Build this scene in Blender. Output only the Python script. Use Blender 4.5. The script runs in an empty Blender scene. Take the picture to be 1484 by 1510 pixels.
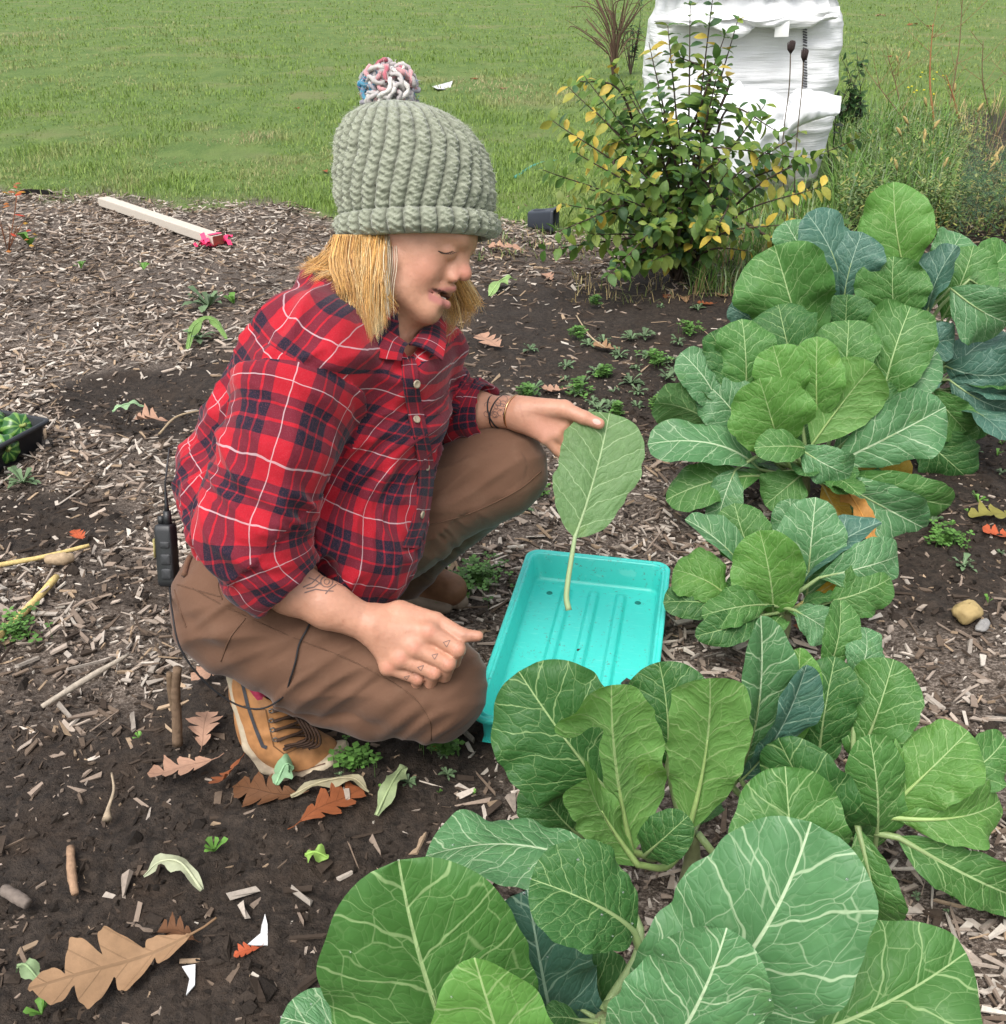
import bpy, math, random
import numpy as np
from mathutils import Vector, Matrix
from mathutils.bvhtree import BVHTree
R = math.radians
scene = bpy.context.scene
COL = scene.collection
# ---------------------------------------------------------------- camera, sky, sun, exposure
CAM_H, PITCH = 1.10, 29.103
FPX, CU, CV = 1500.0, 742.0, 755.0          # focal length and centre in photograph pixels
cam_d = bpy.data.cameras.new('camera'); cam = bpy.data.objects.new('camera', cam_d); COL.objects.link(cam)
cam.location = (0, 0, CAM_H); cam.rotation_euler = (R(90 - PITCH), 0, 0)
cam_d.sensor_fit = 'VERTICAL'; cam_d.sensor_height = 36; cam_d.lens = 36 * FPX / 1510
cam_d.clip_start = 0.02; cam_d.clip_end = 2000
scene.camera = cam
world = bpy.data.worlds.new('World'); scene.world = world; world.use_nodes = True
wn = world.node_tree; wn.nodes.clear()
SUN_EL, SUN_AZ = 60.0, -152.0               # direction the light comes from (azimuth clockwise from +Y)
sky = wn.nodes.new('ShaderNodeTexSky'); sky.sky_type = 'NISHITA'; sky.sun_disc = False
sky.sun_elevation = R(SUN_EL); sky.sun_rotation = R(SUN_AZ)
sky.air_density = 1.0; sky.dust_density = 4.0; sky.ozone_density = 1.0
hs = wn.nodes.new('ShaderNodeHueSaturation'); hs.inputs['Saturation'].default_value = 0.30
bg = wn.nodes.new('ShaderNodeBackground'); bg.inputs['Strength'].default_value = 0.15
wo = wn.nodes.new('ShaderNodeOutputWorld')
wn.links.new(sky.outputs[0], hs.inputs['Color']); wn.links.new(hs.outputs[0], bg.inputs[0]); wn.links.new(bg.outputs[0], wo.inputs[0])
sd = bpy.data.lights.new('sun', 'SUN'); sd.energy = 1.3; sd.angle = R(35); sd.color = (1.0, 0.965, 0.91)
sun = bpy.data.objects.new('sun', sd); COL.objects.link(sun)
sv = Vector((math.sin(R(SUN_AZ)) * math.cos(R(SUN_EL)), math.cos(R(SUN_AZ)) * math.cos(R(SUN_EL)), math.sin(R(SUN_EL))))
sun.rotation_euler = sv.to_track_quat('Z', 'Y').to_euler(); sun.location = (-3, -2, 6)
vs = scene.view_settings; vs.view_transform = 'Standard'; vs.look = 'None'; vs.gamma = 1.0; vs.exposure = 0.92
vs.use_curve_mapping = False
scene.cycles.use_denoising = True
scene.cycles.max_bounces = 6; scene.cycles.diffuse_bounces = 3; scene.cycles.glossy_bounces = 2
scene.cycles.transparent_max_bounces = 4; scene.cycles.transmission_bounces = 3
# ---------------------------------------------------------------- helpers
_c, _s = math.cos(R(PITCH)), math.sin(R(PITCH))
def P(u, v, d):
    """point seen at photograph pixel (u, v), d metres along the viewing axis"""
    yc = (CV - v) / FPX * d
    return np.array([(u - CU) / FPX * d, d * _c + yc * _s, CAM_H - d * _s + yc * _c])
def G(u, v, z=0.0):
    """point at pixel (u, v) on the level z"""
    yc = (CV - v) / FPX
    return P(u, v, (CAM_H - z) / (_s - yc * _c))
def Q(p):
    p = np.asarray(p, float)
    d = p[..., 1] * _c - (p[..., 2] - CAM_H) * _s
    yc = p[..., 1] * _s + (p[..., 2] - CAM_H) * _c
    return CU + p[..., 0] / d * FPX, CV - yc / d * FPX, d
EX, EU, ET = np.array([1., 0, 0]), np.array([0, _s, _c]), np.array([0, -_c, _s])  # right, up, towards the viewer
def nrm(v):
    v = np.asarray(v, float); return v / (np.linalg.norm(v) + 1e-12)
rng = np.random.default_rng(7)
random.seed(7)

def vnoise(p, seed=0):
    """smooth value noise, p (n,3) -> -1..1"""
    p = np.asarray(p, np.float64); i = np.floor(p).astype(np.int64); f = p - i; f = f * f * (3 - 2 * f)
    def h(a, b, c):
        n = (a * 374761393 + b * 668265263 + c * 2147483647 + seed * 144665) & 0xffffffff
        n = ((n ^ (n >> 13)) * 1274126177) & 0xffffffff
        return ((n ^ (n >> 16)) & 0xffff) / 32767.5 - 1
    o = 0
    for dx in (0, 1):
        for dy in (0, 1):
            for dz in (0, 1):
                w = (f[..., 0] if dx else 1 - f[..., 0]) * (f[..., 1] if dy else 1 - f[..., 1]) * (f[..., 2] if dz else 1 - f[..., 2])
                o = o + w * h(i[..., 0] + dx, i[..., 1] + dy, i[..., 2] + dz)
    return o
def fbm(p, oct=3, seed=0):
    o, a = 0, 1.0
    for k in range(oct):
        o = o + a * vnoise(p * 2 ** k, seed + k); a *= 0.5
    return o

def mesh_np(name, V, F, mats=(), smooth=True, col=None, uv=None, mi=None):
    """mesh from numpy verts and equal-sided faces (or a list of such arrays)"""
    Fs = F if isinstance(F, list) else [F]
    Fs = [np.asarray(f, np.int32) for f in Fs if len(f)]
    me = bpy.data.meshes.new(name)
    V = np.asarray(V, np.float32)
    nl = sum(f.size for f in Fs); nf = sum(len(f) for f in Fs)
    me.vertices.add(len(V)); me.vertices.foreach_set('co', V.ravel())
    li = np.concatenate([f.ravel() for f in Fs]).astype(np.int32)
    me.loops.add(nl); me.loops.foreach_set('vertex_index', li)
    tot = np.concatenate([np.full(len(f), f.shape[1], np.int32) for f in Fs])
    st = np.zeros(nf, np.int32); st[1:] = np.cumsum(tot)[:-1]
    me.polygons.add(nf); me.polygons.foreach_set('loop_start', st)
    me.polygons.foreach_set('use_smooth', np.full(nf, smooth, bool))
    if mi is not None: me.polygons.foreach_set('material_index', np.asarray(mi, np.int32))
    for m in mats: me.materials.append(m)
    me.update(calc_edges=True)
    if col is not None:
        a = me.color_attributes.new('Col', 'FLOAT_COLOR', 'POINT')
        c = np.ones((len(V), 4), np.float32); c[:, :col.shape[1]] = col
        a.data.foreach_set('color', c.ravel())
    if uv is not None:
        l = me.uv_layers.new(name='UVMap'); l.data.foreach_set('uv', np.asarray(uv, np.float32)[li].ravel())
    me.validate()
    return me
def link(name, me, parent=None, loc=None):
    o = bpy.data.objects.new(name, me); COL.objects.link(o)
    if parent is not None:
        o.parent = parent
        o.matrix_parent_inverse = Matrix.Translation(parent.location).inverted()
    if loc is not None: o.location = loc
    return o
def tag(o, label, cat, group=None):
    o['label'] = label; o['category'] = cat
    if group: o['group'] = group
    return o
TRAY_POLY = []
def thing(name, label, cat, loc=(0, 0, 0), group=None):
    o = bpy.data.objects.new(name, None); COL.objects.link(o); o.location = [float(x) for x in loc]
    o.empty_display_size = 0.05
    return tag(o, label, cat, group)
def kind(o, k): o['kind'] = k; return o

class MB:
    """collects pieces into one mesh"""
    def __init__(s): s.v, s.q, s.t, s.c, s.n, s.qm, s.tm = [], [], [], [], 0, [], []
    def add(s, V, quads=None, tris=None, col=None, m=0):
        V = np.asarray(V, float); s.v.append(V)
        if quads is not None and len(quads): s.q.append(np.asarray(quads) + s.n); s.qm += [m] * len(quads)
        if tris is not None and len(tris): s.t.append(np.asarray(tris) + s.n); s.tm += [m] * len(tris)
        if col is None: col = (1, 1, 1)
        c = np.asarray(col, float)
        s.c.append(np.tile(c, (len(V), 1)) if c.ndim == 1 else c); s.n += len(V)
    def tube(s, pts, rad, n=6, col=None, m=0, cap=True, squash=None):
        pts = np.asarray(pts, float); k = len(pts)
        rad = np.broadcast_to(np.asarray(rad, float), (k,))
        T = np.gradient(pts, axis=0); T /= np.linalg.norm(T, axis=1)[:, None] + 1e-12
        a = np.array([0, 0, 1.]) if abs(T[0][2]) < .9 else np.array([1., 0, 0])
        N = np.empty_like(T); x = nrm(np.cross(T[0], a))
        for i in range(k):
            x = nrm(x - T[i] * (x @ T[i])); N[i] = x
        B = np.cross(T, N)
        th = np.arange(n) / n * 2 * np.pi
        V = pts[:, None] + rad[:, None, None] * (np.cos(th)[None, :, None] * N[:, None] + np.sin(th)[None, :, None] * B[:, None])
        V = V.reshape(-1, 3)
        i, j = np.meshgrid(np.arange(k - 1), np.arange(n), indexing='ij'); i, j = i.ravel(), j.ravel(); j2 = (j + 1) % n
        qd = np.stack([i * n + j, i * n + j2, (i + 1) * n + j2, (i + 1) * n + j], 1)
        tr = None
        if cap:
            V = np.vstack([V, pts[0], pts[-1]]); a0, a1 = k * n, k * n + 1
            jj = np.arange(n); j3 = (jj + 1) % n
            tr = np.vstack([np.stack([np.full(n, a0), j3, jj], 1), np.stack([np.full(n, a1), (k - 1) * n + jj, (k - 1) * n + j3], 1)])
        if col is not None and np.ndim(col) == 2:
            c = np.repeat(np.asarray(col, float), n, 0)
            if cap: c = np.vstack([c, c[:1], c[-1:]])
            col = c
        s.add(V, qd, tr, col, m)
    def grid(s, Pg, col=None, m=0, wrap=False):
        """Pg (a,b,3)"""
        a, b = Pg.shape[:2]
        i, j = np.meshgrid(np.arange(a - 1), np.arange(b if wrap else b - 1), indexing='ij'); i, j = i.ravel(), j.ravel(); j2 = (j + 1) % b
        s.add(Pg.reshape(-1, 3), np.stack([i * b + j, i * b + j2, (i + 1) * b + j2, (i + 1) * b + j], 1), None, None if col is None else (col if np.ndim(col) == 1 else np.asarray(col).reshape(-1, 3)), m)
    def box(s, c, ax, ay, az, col=None, m=0):
        """centre and three half-axis vectors"""
        c, ax, ay, az = [np.asarray(q, float) for q in (c, ax, ay, az)]
        V = [c + i * ax + j * ay + k * az for k in (-1, 1) for j in (-1, 1) for i in (-1, 1)]
        s.add(V, [(0, 2, 3, 1), (4, 5, 7, 6), (0, 1, 5, 4), (2, 6, 7, 3), (0, 4, 6, 2), (1, 3, 7, 5)], None, col, m)
    def mesh(s, name, mats=(), smooth=True):
        F, mi = [], []
        if s.q: F.append(np.vstack(s.q)); mi += s.qm
        if s.t: F.append(np.vstack(s.t)); mi += s.tm
        return mesh_np(name, np.vstack(s.v), F, mats, smooth, np.vstack(s.c), None, mi)
    def build(s, name, mats, parent=None, smooth=True):
        return link(name, s.mesh(name, mats if isinstance(mats, (list, tuple)) else [mats], smooth), parent)
def bez(pts, n=12):
    """Catmull-Rom through the points"""
    p = np.asarray(pts, float)
    if len(p) == 2: return p[0] + (p[1] - p[0]) * np.linspace(0, 1, n)[:, None]
    q = np.vstack([2 * p[0] - p[1], p, 2 * p[-1] - p[-2]]); o = []
    t = np.linspace(0, len(p) - 1 - 1e-9, n)
    for x in t:
        i = int(x); f = x - i; a, b, c, d = q[i:i + 4]
        o.append(.5 * (2 * b + (c - a) * f + (2 * a - 5 * b + 4 * c - d) * f * f + (3 * b - a - 3 * c + d) * f ** 3))
    return np.array(o)

# ---- node materials
class NT:
    def __init__(s, name):
        s.m = bpy.data.materials.new(name); s.m.use_nodes = True
        s.t = s.m.node_tree; s.t.nodes.clear()
        s.out = s.n('ShaderNodeOutputMaterial'); s.b = s.n('ShaderNodeBsdfPrincipled')
        s.l(s.b.outputs[0], s.out.inputs[0])
    def n(s, ty, **kw):
        x = s.t.nodes.new(ty)
        for k, v in kw.items(): setattr(x, k, v)
        return x
    def l(s, a, b): s.t.links.new(a, b)
    def put(s, v, sock):
        if isinstance(v, bpy.types.NodeSocket): s.l(v, sock)
        elif v is not None:
            if isinstance(v, (tuple, list)) and len(v) == 3 and sock.type == 'RGBA': v = (*v, 1)
            sock.default_value = v
    def mth(s, op, a, b=None, c=None, clamp=False):
        x = s.n('ShaderNodeMath', operation=op, use_clamp=clamp)
        for i, v in enumerate((a, b, c)):
            if v is not None: s.put(v, x.inputs[i])
        return x.outputs[0]
    def mix(s, f, a, b, mode='MIX'):
        x = s.n('ShaderNodeMix', data_type='RGBA', blend_type=mode)
        s.put(f, x.inputs[0]); s.put(a, x.inputs[6]); s.put(b, x.inputs[7]); return x.outputs[2]
    def coord(s, k='Object'): return s.n('ShaderNodeTexCoord').outputs[k]
    def pos(s): return s.n('ShaderNodeNewGeometry').outputs['Position']
    def noise(s, vec, scale=5, detail=3, rough=.55, dist=0, out=0, dim='3D'):
        x = s.n('ShaderNodeTexNoise', noise_dimensions=dim); s.put(vec, x.inputs['Vector'])
        x.inputs['Scale'].default_value = scale; x.inputs['Detail'].default_value = detail
        x.inputs['Roughness'].default_value = rough; x.inputs['Distortion'].default_value = dist
        return x.outputs[out]
    def vor(s, vec, scale=5, feature='F1', out=0, rand=1.0, dim='3D'):
        x = s.n('ShaderNodeTexVoronoi', feature=feature, voronoi_dimensions=dim); s.put(vec, x.inputs['Vector'])
        x.inputs['Scale'].default_value = scale; x.inputs['Randomness'].default_value = rand
        return x.outputs[out]
    def ramp(s, f, stops, interp='LINEAR'):
        x = s.n('ShaderNodeValToRGB'); x.color_ramp.interpolation = interp; e = x.color_ramp.elements
        while len(e) < len(stops): e.new(.5)
        for q, (p_, c) in zip(e, stops):
            q.position = p_; q.color = (*c, 1) if isinstance(c, (tuple, list)) else (c, c, c, 1)
        s.put(f, x.inputs[0]); return x.outputs[0]
    def sstep(s, v, a, b):
        x = s.n('ShaderNodeMapRange', interpolation_type='SMOOTHSTEP'); s.put(v, x.inputs[0])
        for i, q in ((1, a), (2, b)): s.put(q, x.inputs[i])
        return x.outputs[0]
    def mapping(s, vec, scale=(1, 1, 1), rot=(0, 0, 0)):
        x = s.n('ShaderNodeMapping'); s.put(vec, x.inputs[0]); x.inputs['Scale'].default_value = scale; x.inputs['Rotation'].default_value = rot
        return x.outputs[0]
    def vcol(s): return s.n('ShaderNodeVertexColor', layer_name='Col').outputs[0]
    def sep(s, v):
        x = s.n('ShaderNodeSeparateXYZ'); s.put(v, x.inputs[0]); return x.outputs
    def com(s, a, b, c=0.0):
        x = s.n('ShaderNodeCombineXYZ')
        for i, v in enumerate((a, b, c)): s.put(v, x.inputs[i])
        return x.outputs[0]
    def bump(s, h, strength=.3, dist=.01, normal=None):
        x = s.n('ShaderNodeBump'); x.inputs['Strength'].default_value = strength; x.inputs['Distance'].default_value = dist
        s.put(h, x.inputs['Height']); s.put(normal, x.inputs['Normal']); return x.outputs[0]
    def fin(s, col=None, rough=.6, normal=None, spec=.5, trans=0, tcol=None, sheen=0, sss=0):
        b = s.b; s.put(col, b.inputs['Base Color']); s.put(rough, b.inputs['Roughness']); s.put(normal, b.inputs['Normal'])
        b.inputs['Specular IOR Level'].default_value = spec
        if sheen: b.inputs['Sheen Weight'].default_value = sheen; b.inputs['Sheen Roughness'].default_value = .4
        if sss:
            b.inputs['Subsurface Weight'].default_value = sss; b.inputs['Subsurface Radius'].default_value = (1, .35, .2); b.inputs['Subsurface Scale'].default_value = .006
        if trans:
            t = s.n('ShaderNodeBsdfTranslucent'); s.put(tcol if tcol is not None else col, t.inputs[0]); s.put(normal, t.inputs['Normal'])
            x = s.n('ShaderNodeMixShader'); s.put(trans, x.inputs[0]); s.l(b.outputs[0], x.inputs[1]); s.l(t.outputs[0], x.inputs[2]); s.l(x.outputs[0], s.out.inputs[0])
        return s.m
def vmat(name, rough=.75, amt=.35, scale=60, spec=.3, bumpd=0, trans=0, sheen=0):
    """vertex-coloured material broken up by noise"""
    t = NT(name); v = t.noise(t.pos(), scale, 3)
    k = t.mth('MULTIPLY_ADD', v, 2 * amt, 1 - amt)
    x = t.n('ShaderNodeMix', data_type='RGBA', blend_type='MULTIPLY'); x.inputs[0].default_value = 1
    t.l(t.vcol(), x.inputs[6]); t.l(k, x.inputs[7])
    nm = t.bump(v, .5, bumpd) if bumpd else None
    return t.fin(x.outputs[2], rough, nm, spec, trans=trans, sheen=sheen)
def flat(name, col, rough=.6, spec=.4, amt=.15, scale=30, bumpd=0):
    t = NT(name); v = t.noise(t.pos(), scale, 4)
    c = t.mix(v, tuple(q * (1 - amt) for q in col), tuple(min(1, q * (1 + amt)) for q in col))
    return t.fin(c, rough, t.bump(v, .4, bumpd) if bumpd else None, spec)

# ---- implicit surfaces (smooth unions on a grid, meshed with surface nets)
class Vol:
    def __init__(s, lo, hi, h):
        s.lo = np.asarray(lo, float); s.h = h
        s.n = np.ceil((np.asarray(hi) - s.lo) / h).astype(int) + 1
        s.F = np.full(s.n, .05, np.float32)
    def sub(s, lo, hi):
        a = np.clip(np.floor((np.asarray(lo) - s.lo) / s.h).astype(int), 0, s.n); b = np.clip(np.ceil((np.asarray(hi) - s.lo) / s.h).astype(int) + 1, 0, s.n)
        sl = tuple(slice(x, y) for x, y in zip(a, b))
        ax = [(s.lo[i] + s.h * np.arange(a[i], b[i])).astype(np.float32) for i in range(3)]
        return sl, ax
    def comb(s, sl, d, k, op):
        A = s.F[sl]
        if op == 'u':
            if k > 0: h = np.maximum(k - np.abs(A - d), 0) / k; s.F[sl] = np.minimum(A, d) - h * h * k * .25
            else: s.F[sl] = np.minimum(A, d)
        elif op == 's':
            d = -d
            if k > 0: h = np.maximum(k - np.abs(A - d), 0) / k; s.F[sl] = np.maximum(A, d) + h * h * k * .25
            else: s.F[sl] = np.maximum(A, d)
    def cone(s, a, b, ra, rb, k=.01, op='u', flat=None):
        """rounded cone; flat=(direction, factor) squeezes the section along a direction"""
        a, b = np.asarray(a, float), np.asarray(b, float); m = max(ra, rb) * 1.3 + k + .012
        sl, ax = s.sub(np.minimum(a, b) - m, np.maximum(a, b) + m)
        X, Y, Z = np.meshgrid(*ax, indexing='ij')
        if X.size == 0: return
        d = b - a; L2 = max(d @ d, 1e-9)
        px, py, pz = X - a[0], Y - a[1], Z - a[2]
        t = np.clip((px * d[0] + py * d[1] + pz * d[2]) / L2, 0, 1)
        px = px - t * d[0]; py = py - t * d[1]; pz = pz - t * d[2]
        q = px * px + py * py + pz * pz
        if flat is not None:
            n = nrm(flat[0]); w = px * n[0] + py * n[1] + pz * n[2]; q = q + w * w * (1 / flat[1] ** 2 - 1)
        D = np.sqrt(q) - (ra + (rb - ra) * t)
        if flat is not None and flat[1] < 1: D = D * (.5 + .5 * flat[1])
        s.comb(sl, D.astype(np.float32), k, op)
    def ball(s, c, r, k=.01, op='u'): s.cone(c, np.asarray(c, float) + [0, 0, 1e-4], r, r, k, op)
    def ell(s, c, r, M, k=.01, op='u'):
        """ellipsoid, M rows are its axes"""
        c = np.asarray(c, float); M = np.array([nrm(x) for x in M]); r = np.asarray(r, float); m = max(r) + k + .012
        sl, ax = s.sub(c - m, c + m); X, Y, Z = np.meshgrid(*ax, indexing='ij')
        if X.size == 0: return
        px, py, pz = X - c[0], Y - c[1], Z - c[2]; k0 = 0; k1 = 0
        for i in range(3):
            w = px * M[i, 0] + py * M[i, 1] + pz * M[i, 2]; k0 = k0 + (w / r[i]) ** 2; k1 = k1 + (w / r[i] ** 2) ** 2
        k0 = np.sqrt(k0); D = k0 * (k0 - 1) / (np.sqrt(k1) + 1e-9)
        s.comb(sl, D.astype(np.float32), k, op)
    def nets(s):
        F = s.F; S = F < 0; n = s.n
        cnt = np.zeros(n - 1, np.uint8)
        for dx in (0, 1):
            for dy in (0, 1):
                for dz in (0, 1):
                    cnt += S[dx:n[0] - 1 + dx, dy:n[1] - 1 + dy, dz:n[2] - 1 + dz]
        I = np.nonzero((cnt > 0) & (cnt < 8)); flat = np.ravel_multi_index(I, n - 1)
        I = np.stack(I, 1)
        C = np.array([(x, y, z) for x in (0, 1) for y in (0, 1) for z in (0, 1)])
        vals = np.stack([F[I[:, 0] + c[0], I[:, 1] + c[1], I[:, 2] + c[2]] for c in C], 1).astype(float)
        acc = np.zeros((len(I), 3)); num = np.zeros(len(I))
        for a in range(8):
            for b in range(a + 1, 8):
                if np.abs(C[a] - C[b]).sum() == 1:
                    va, vb = vals[:, a], vals[:, b]; m = (va < 0) != (vb < 0)
                    t = np.where(m, va / np.where(m, va - vb, 1), 0)
                    acc += m[:, None] * (C[a] + t[:, None] * (C[b] - C[a])); num += m
        V = s.lo + s.h * (I + acc / num[:, None])
        quads = []
        for ax in range(3):
            A = np.take(S, range(n[ax] - 1), ax); B = np.take(S, range(1, n[ax]), ax)
            E = np.stack(np.nonzero(A != B), 1); u, v = (ax + 1) % 3, (ax + 2) % 3
            E = E[(E[:, u] > 0) & (E[:, v] > 0) & (E[:, u] < n[u] - 1) & (E[:, v] < n[v] - 1)]
            ins = S[E[:, 0], E[:, 1], E[:, 2]]
            ids = []
            for du, dv in ((-1, -1), (0, -1), (0, 0), (-1, 0)):
                q = E.copy(); q[:, u] += du; q[:, v] += dv
                ids.append(np.searchsorted(flat, np.ravel_multi_index(q.T, n - 1)))
            q = np.stack(ids, 1); q[~ins] = q[~ins][:, ::-1]; quads.append(q)
        return V, np.vstack(quads)
def vnormals(V, Fq):
    n = np.cross(V[Fq[:, 2]] - V[Fq[:, 0]], V[Fq[:, 3]] - V[Fq[:, 1]]); N = np.zeros_like(V)
    for i in range(4): np.add.at(N, Fq[:, i], n)
    return N / (np.linalg.norm(N, axis=1)[:, None] + 1e-12)
def relax(V, Fq, it=2, w=.5):
    for _ in range(it):
        A = np.zeros_like(V); c = np.zeros(len(V))
        for i in range(4):
            a, b = Fq[:, i], Fq[:, (i + 1) % 4]
            np.add.at(A, a, V[b]); np.add.at(A, b, V[a]); np.add.at(c, a, 1); np.add.at(c, b, 1)
        V = V + w * (A / np.maximum(c, 1)[:, None] - V)
    return V
# unit icosahedron
ICO_V = []; g_ = (1 + 5 ** .5) / 2
for a_, b_ in ((-1, g_), (1, g_), (-1, -g_), (1, -g_)): ICO_V += [(a_, b_, 0), (0, a_, b_), (b_, 0, a_)]
ICO_V = np.array(ICO_V, float); ICO_V /= np.linalg.norm(ICO_V[0])
_d = np.linalg.norm(ICO_V[:, None] - ICO_V[None], axis=2); _e = _d[_d > 1e-6].min() * 1.01
ICO_F = [(i, j, k) for i in range(12) for j in range(i + 1, 12) for k in range(j + 1, 12) if _d[i, j] < _e and _d[j, k] < _e and _d[i, k] < _e]
ICO_F = np.array([(i, j, k) if np.dot(np.cross(ICO_V[j] - ICO_V[i], ICO_V[k] - ICO_V[i]), ICO_V[i]) > 0 else (i, k, j) for i, j, k in ICO_F])
# ---------------------------------------------------------------- the ground
BARE = [(190, 1340, 560, 250, .97), (420, 1180, 330, 130, .8), (235, 592, 165, 52, 1.0), (370, 560, 130, 60, .7), (60, 765, 150, 50, .7),
        (860, 515, 260, 95, .72), (930, 560, 120, 60, .8), (740, 400, 150, 60, .4), (1420, 700, 150, 150, .9), (1240, 600, 330, 150, .85), (1400, 860, 110, 70, .6), (1050, 440, 170, 60, .8),
        (640, 1085, 190, 55, .6), (330, 1090, 170, 110, .75), (1450, 250, 330, 130, .8), (40, 1040, 130, 70, .45), (180, 860, 90, 45, .5), (320, 430, 160, 50, .35), (700, 850, 60, 70, .4)]
def density(u, v):
    D = np.ones_like(u)
    for cu, cv, ru, rv, a in BARE:
        r = ((u - cu) / ru) ** 2 + ((v - cv) / rv) ** 2
        D *= 1 - a * np.clip(1.35 - r, 0, 1) ** .7
    return D
def edge_v(u):
    return np.interp(u, [-2000, 0, 60, 150, 260, 430, 500, 740, 800, 880, 960, 1040, 1150, 1215, 1260, 1330, 1500, 3500], [268, 275, 288, 282, 302, 296, 326, 318, 335, 352, 340, 372, 345, 300, 215, 175, 160, 120])
def gz(x, y):
    p = np.stack([x, y, 0 * x], -1)
    z = .012 * fbm(p * 3.1, 2, 3) + .006 * fbm(p * 14, 2, 9)
    u, v, d = Q(np.stack([x, y, 0 * x], -1))
    r = ((u - 235) / 150) ** 2 + ((v - 592) / 45) ** 2
    return z - .03 * np.clip(1 - r, 0, 1) - .01
YR = np.concatenate([np.linspace(-1.2, .55, 12)[:-1], .55 * (6.0 / .55) ** np.linspace(0, 1, 350), 6.0 * (300 / 6.0) ** np.linspace(0.03, 1, 46)])
TR = np.linspace(-1, 1, 351)
Yg, Tg = np.meshgrid(YR, TR, indexing='ij'); Xg = Tg * (np.maximum(Yg, 0) * .75 + .75)
gzv = gz(Xg, Yg); pg = np.stack([Xg, Yg, 0 * Xg], -1)
ug, vg, dg = Q(pg)
bad = dg < .2; ug[bad] = 742; vg[bad] = 1800
Dg = density(ug, vg)
lawn = 1 / (1 + np.exp((vg - edge_v(ug) - 9 * vnoise(pg * 6, 5) - 5 * vnoise(pg * 23, 6)) / 3.0)) * (Yg > 2)
clod = .007 * np.abs(fbm(pg * 38, 3, 21)) * np.clip(1.2 - Dg, 0, 1) * (Yg < 4)
zz = gzv + clod * (1 - lawn) + lawn * .02 * np.clip((Yg - 4) / 2, 0, 1)
Vg = np.stack([Xg, Yg, zz], -1)
b = MB(); cc = np.zeros(Xg.shape + (3,)); cc[..., 0] = lawn; cc[..., 1] = Dg; cc[..., 2] = .5 + .5 * vnoise(pg * 1.3, 40)
b.grid(Vg[:, ::-1], cc[:, ::-1])
t = NT('ground_mat')
ch = t.sep(t.vcol()); po = t.pos()
n1 = t.noise(po, 9, 5, .65); n2 = t.noise(po, 70, 4, .7); n3 = t.noise(po, 260, 3, .7); vo = t.vor(po, 90, 'F1', 0)
soil = t.mix(t.sstep(n2, .3, .75), (.015, .0112, .0088), (.050, .037, .028))
soil = t.mix(t.mth('MULTIPLY', t.sstep(n1, .45, .75), .6), soil, (.042, .026, .016))
chipc = t.ramp(t.n('ShaderNodeSeparateColor').outputs[0] if False else t.noise(t.mapping(po, (1, 1.6, 1), (0, 0, .7)), 120, 3, .8), [(.35, (.03, .023, .018)), (.5, (.12, .092, .072)), (.62, (.30, .25, .21))])
soil = t.mix(t.mth('MULTIPLY', t.sstep(ch[1], .3, .9), .75), soil, chipc)
g1 = t.noise(po, .9, 4, .6); g2 = t.noise(t.mapping(po, (1, .5, 1)), 5, 5, .7); g3 = t.noise(t.mapping(po, (1, .35, 1)), 45, 4, .75)
gr = t.mix(t.sstep(g2, .3, .7), (.066, .120, .023), (.115, .168, .040))
gr = t.mix(t.mth('MULTIPLY', t.sstep(g1, .52, .72), .65), gr, (.19, .175, .08))
gr = t.mix(t.mth('MULTIPLY', t.sstep(g3, .45, .75), .5), gr, (.15, .21, .06))
col = t.mix(ch[0], soil, gr)
hgt = t.mth('ADD', t.mth('MULTIPLY', n2, .7), t.mth('MULTIPLY', n3, .35))
GROUND_MAT = t.fin(col, t.mth('MULTIPLY_ADD', n3, .25, .68), t.bump(hgt, .9, .012), .25)
kind(b.build('ground', GROUND_MAT), 'structure')
far = MB(); far.grid(np.array([[[x, y, -.16] for x in np.linspace(400, -400, 9)] for y in np.linspace(-60, 900, 9)]), (1., .5, .5))
kind(far.build('far_lawn', GROUND_MAT), 'structure')

def fan_points(n, y0, y1, m=1.22):
    o = []
    while sum(map(len, o)) < n:
        y = rng.uniform(y0, y1, 60000); x = rng.uniform(-1, 1, 60000) * (y1 * .75 + .2); o.append(np.stack([x, y], 1)[np.abs(x) < .58 * y * m + .16])
    return np.vstack(o)[:n]
def boxes(n, C, U, Wd, N, tap):
    """n tapered slabs: centres, half-length / half-width / half-thickness vectors -> verts, quads"""
    sg = np.array([(-1, -1, -1), (-1, 1, -1), (1, 1, -1), (1, -1, -1), (-1, -1, 1), (-1, 1, 1), (1, 1, 1), (1, -1, 1)], float)
    V = np.zeros((n, 8, 3))
    for i, q in enumerate(sg):
        w = np.where(q[0] < 0, tap[:, 0], tap[:, 1])[:, None]
        V[:, i] = C + U * (q[0] + .25 * (tap[:, 2:3] - .6) * q[1]) + Wd * q[1] * w + N * q[2]
    F = np.array([(0, 1, 2, 3), (7, 6, 5, 4), (0, 4, 5, 1), (1, 5, 6, 2), (2, 6, 7, 3), (3, 7, 4, 0)])
    return V.reshape(-1, 3), (F[None] + 8 * np.arange(n)[:, None, None]).reshape(-1, 4)
def chip_cols(n, k):
    pal = np.array([(.42, .365, .31), (.34, .28, .23), (.24, .185, .145), (.13, .095, .07), (.055, .04, .03), (.31, .225, .15), (.47, .42, .36)])
    c = pal[rng.choice(7, n, p=[.24, .21, .18, .13, .10, .06, .08] if k else [.02, .06, .18, .30, .34, .09, .01])]
    return c * rng.uniform(.75, 1.2, (n, 1))
_a, _b, _c2 = G(779, 809, .062)[:2], G(990, 831, .062)[:2], G(630, 1058, .062)[:2]
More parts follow.
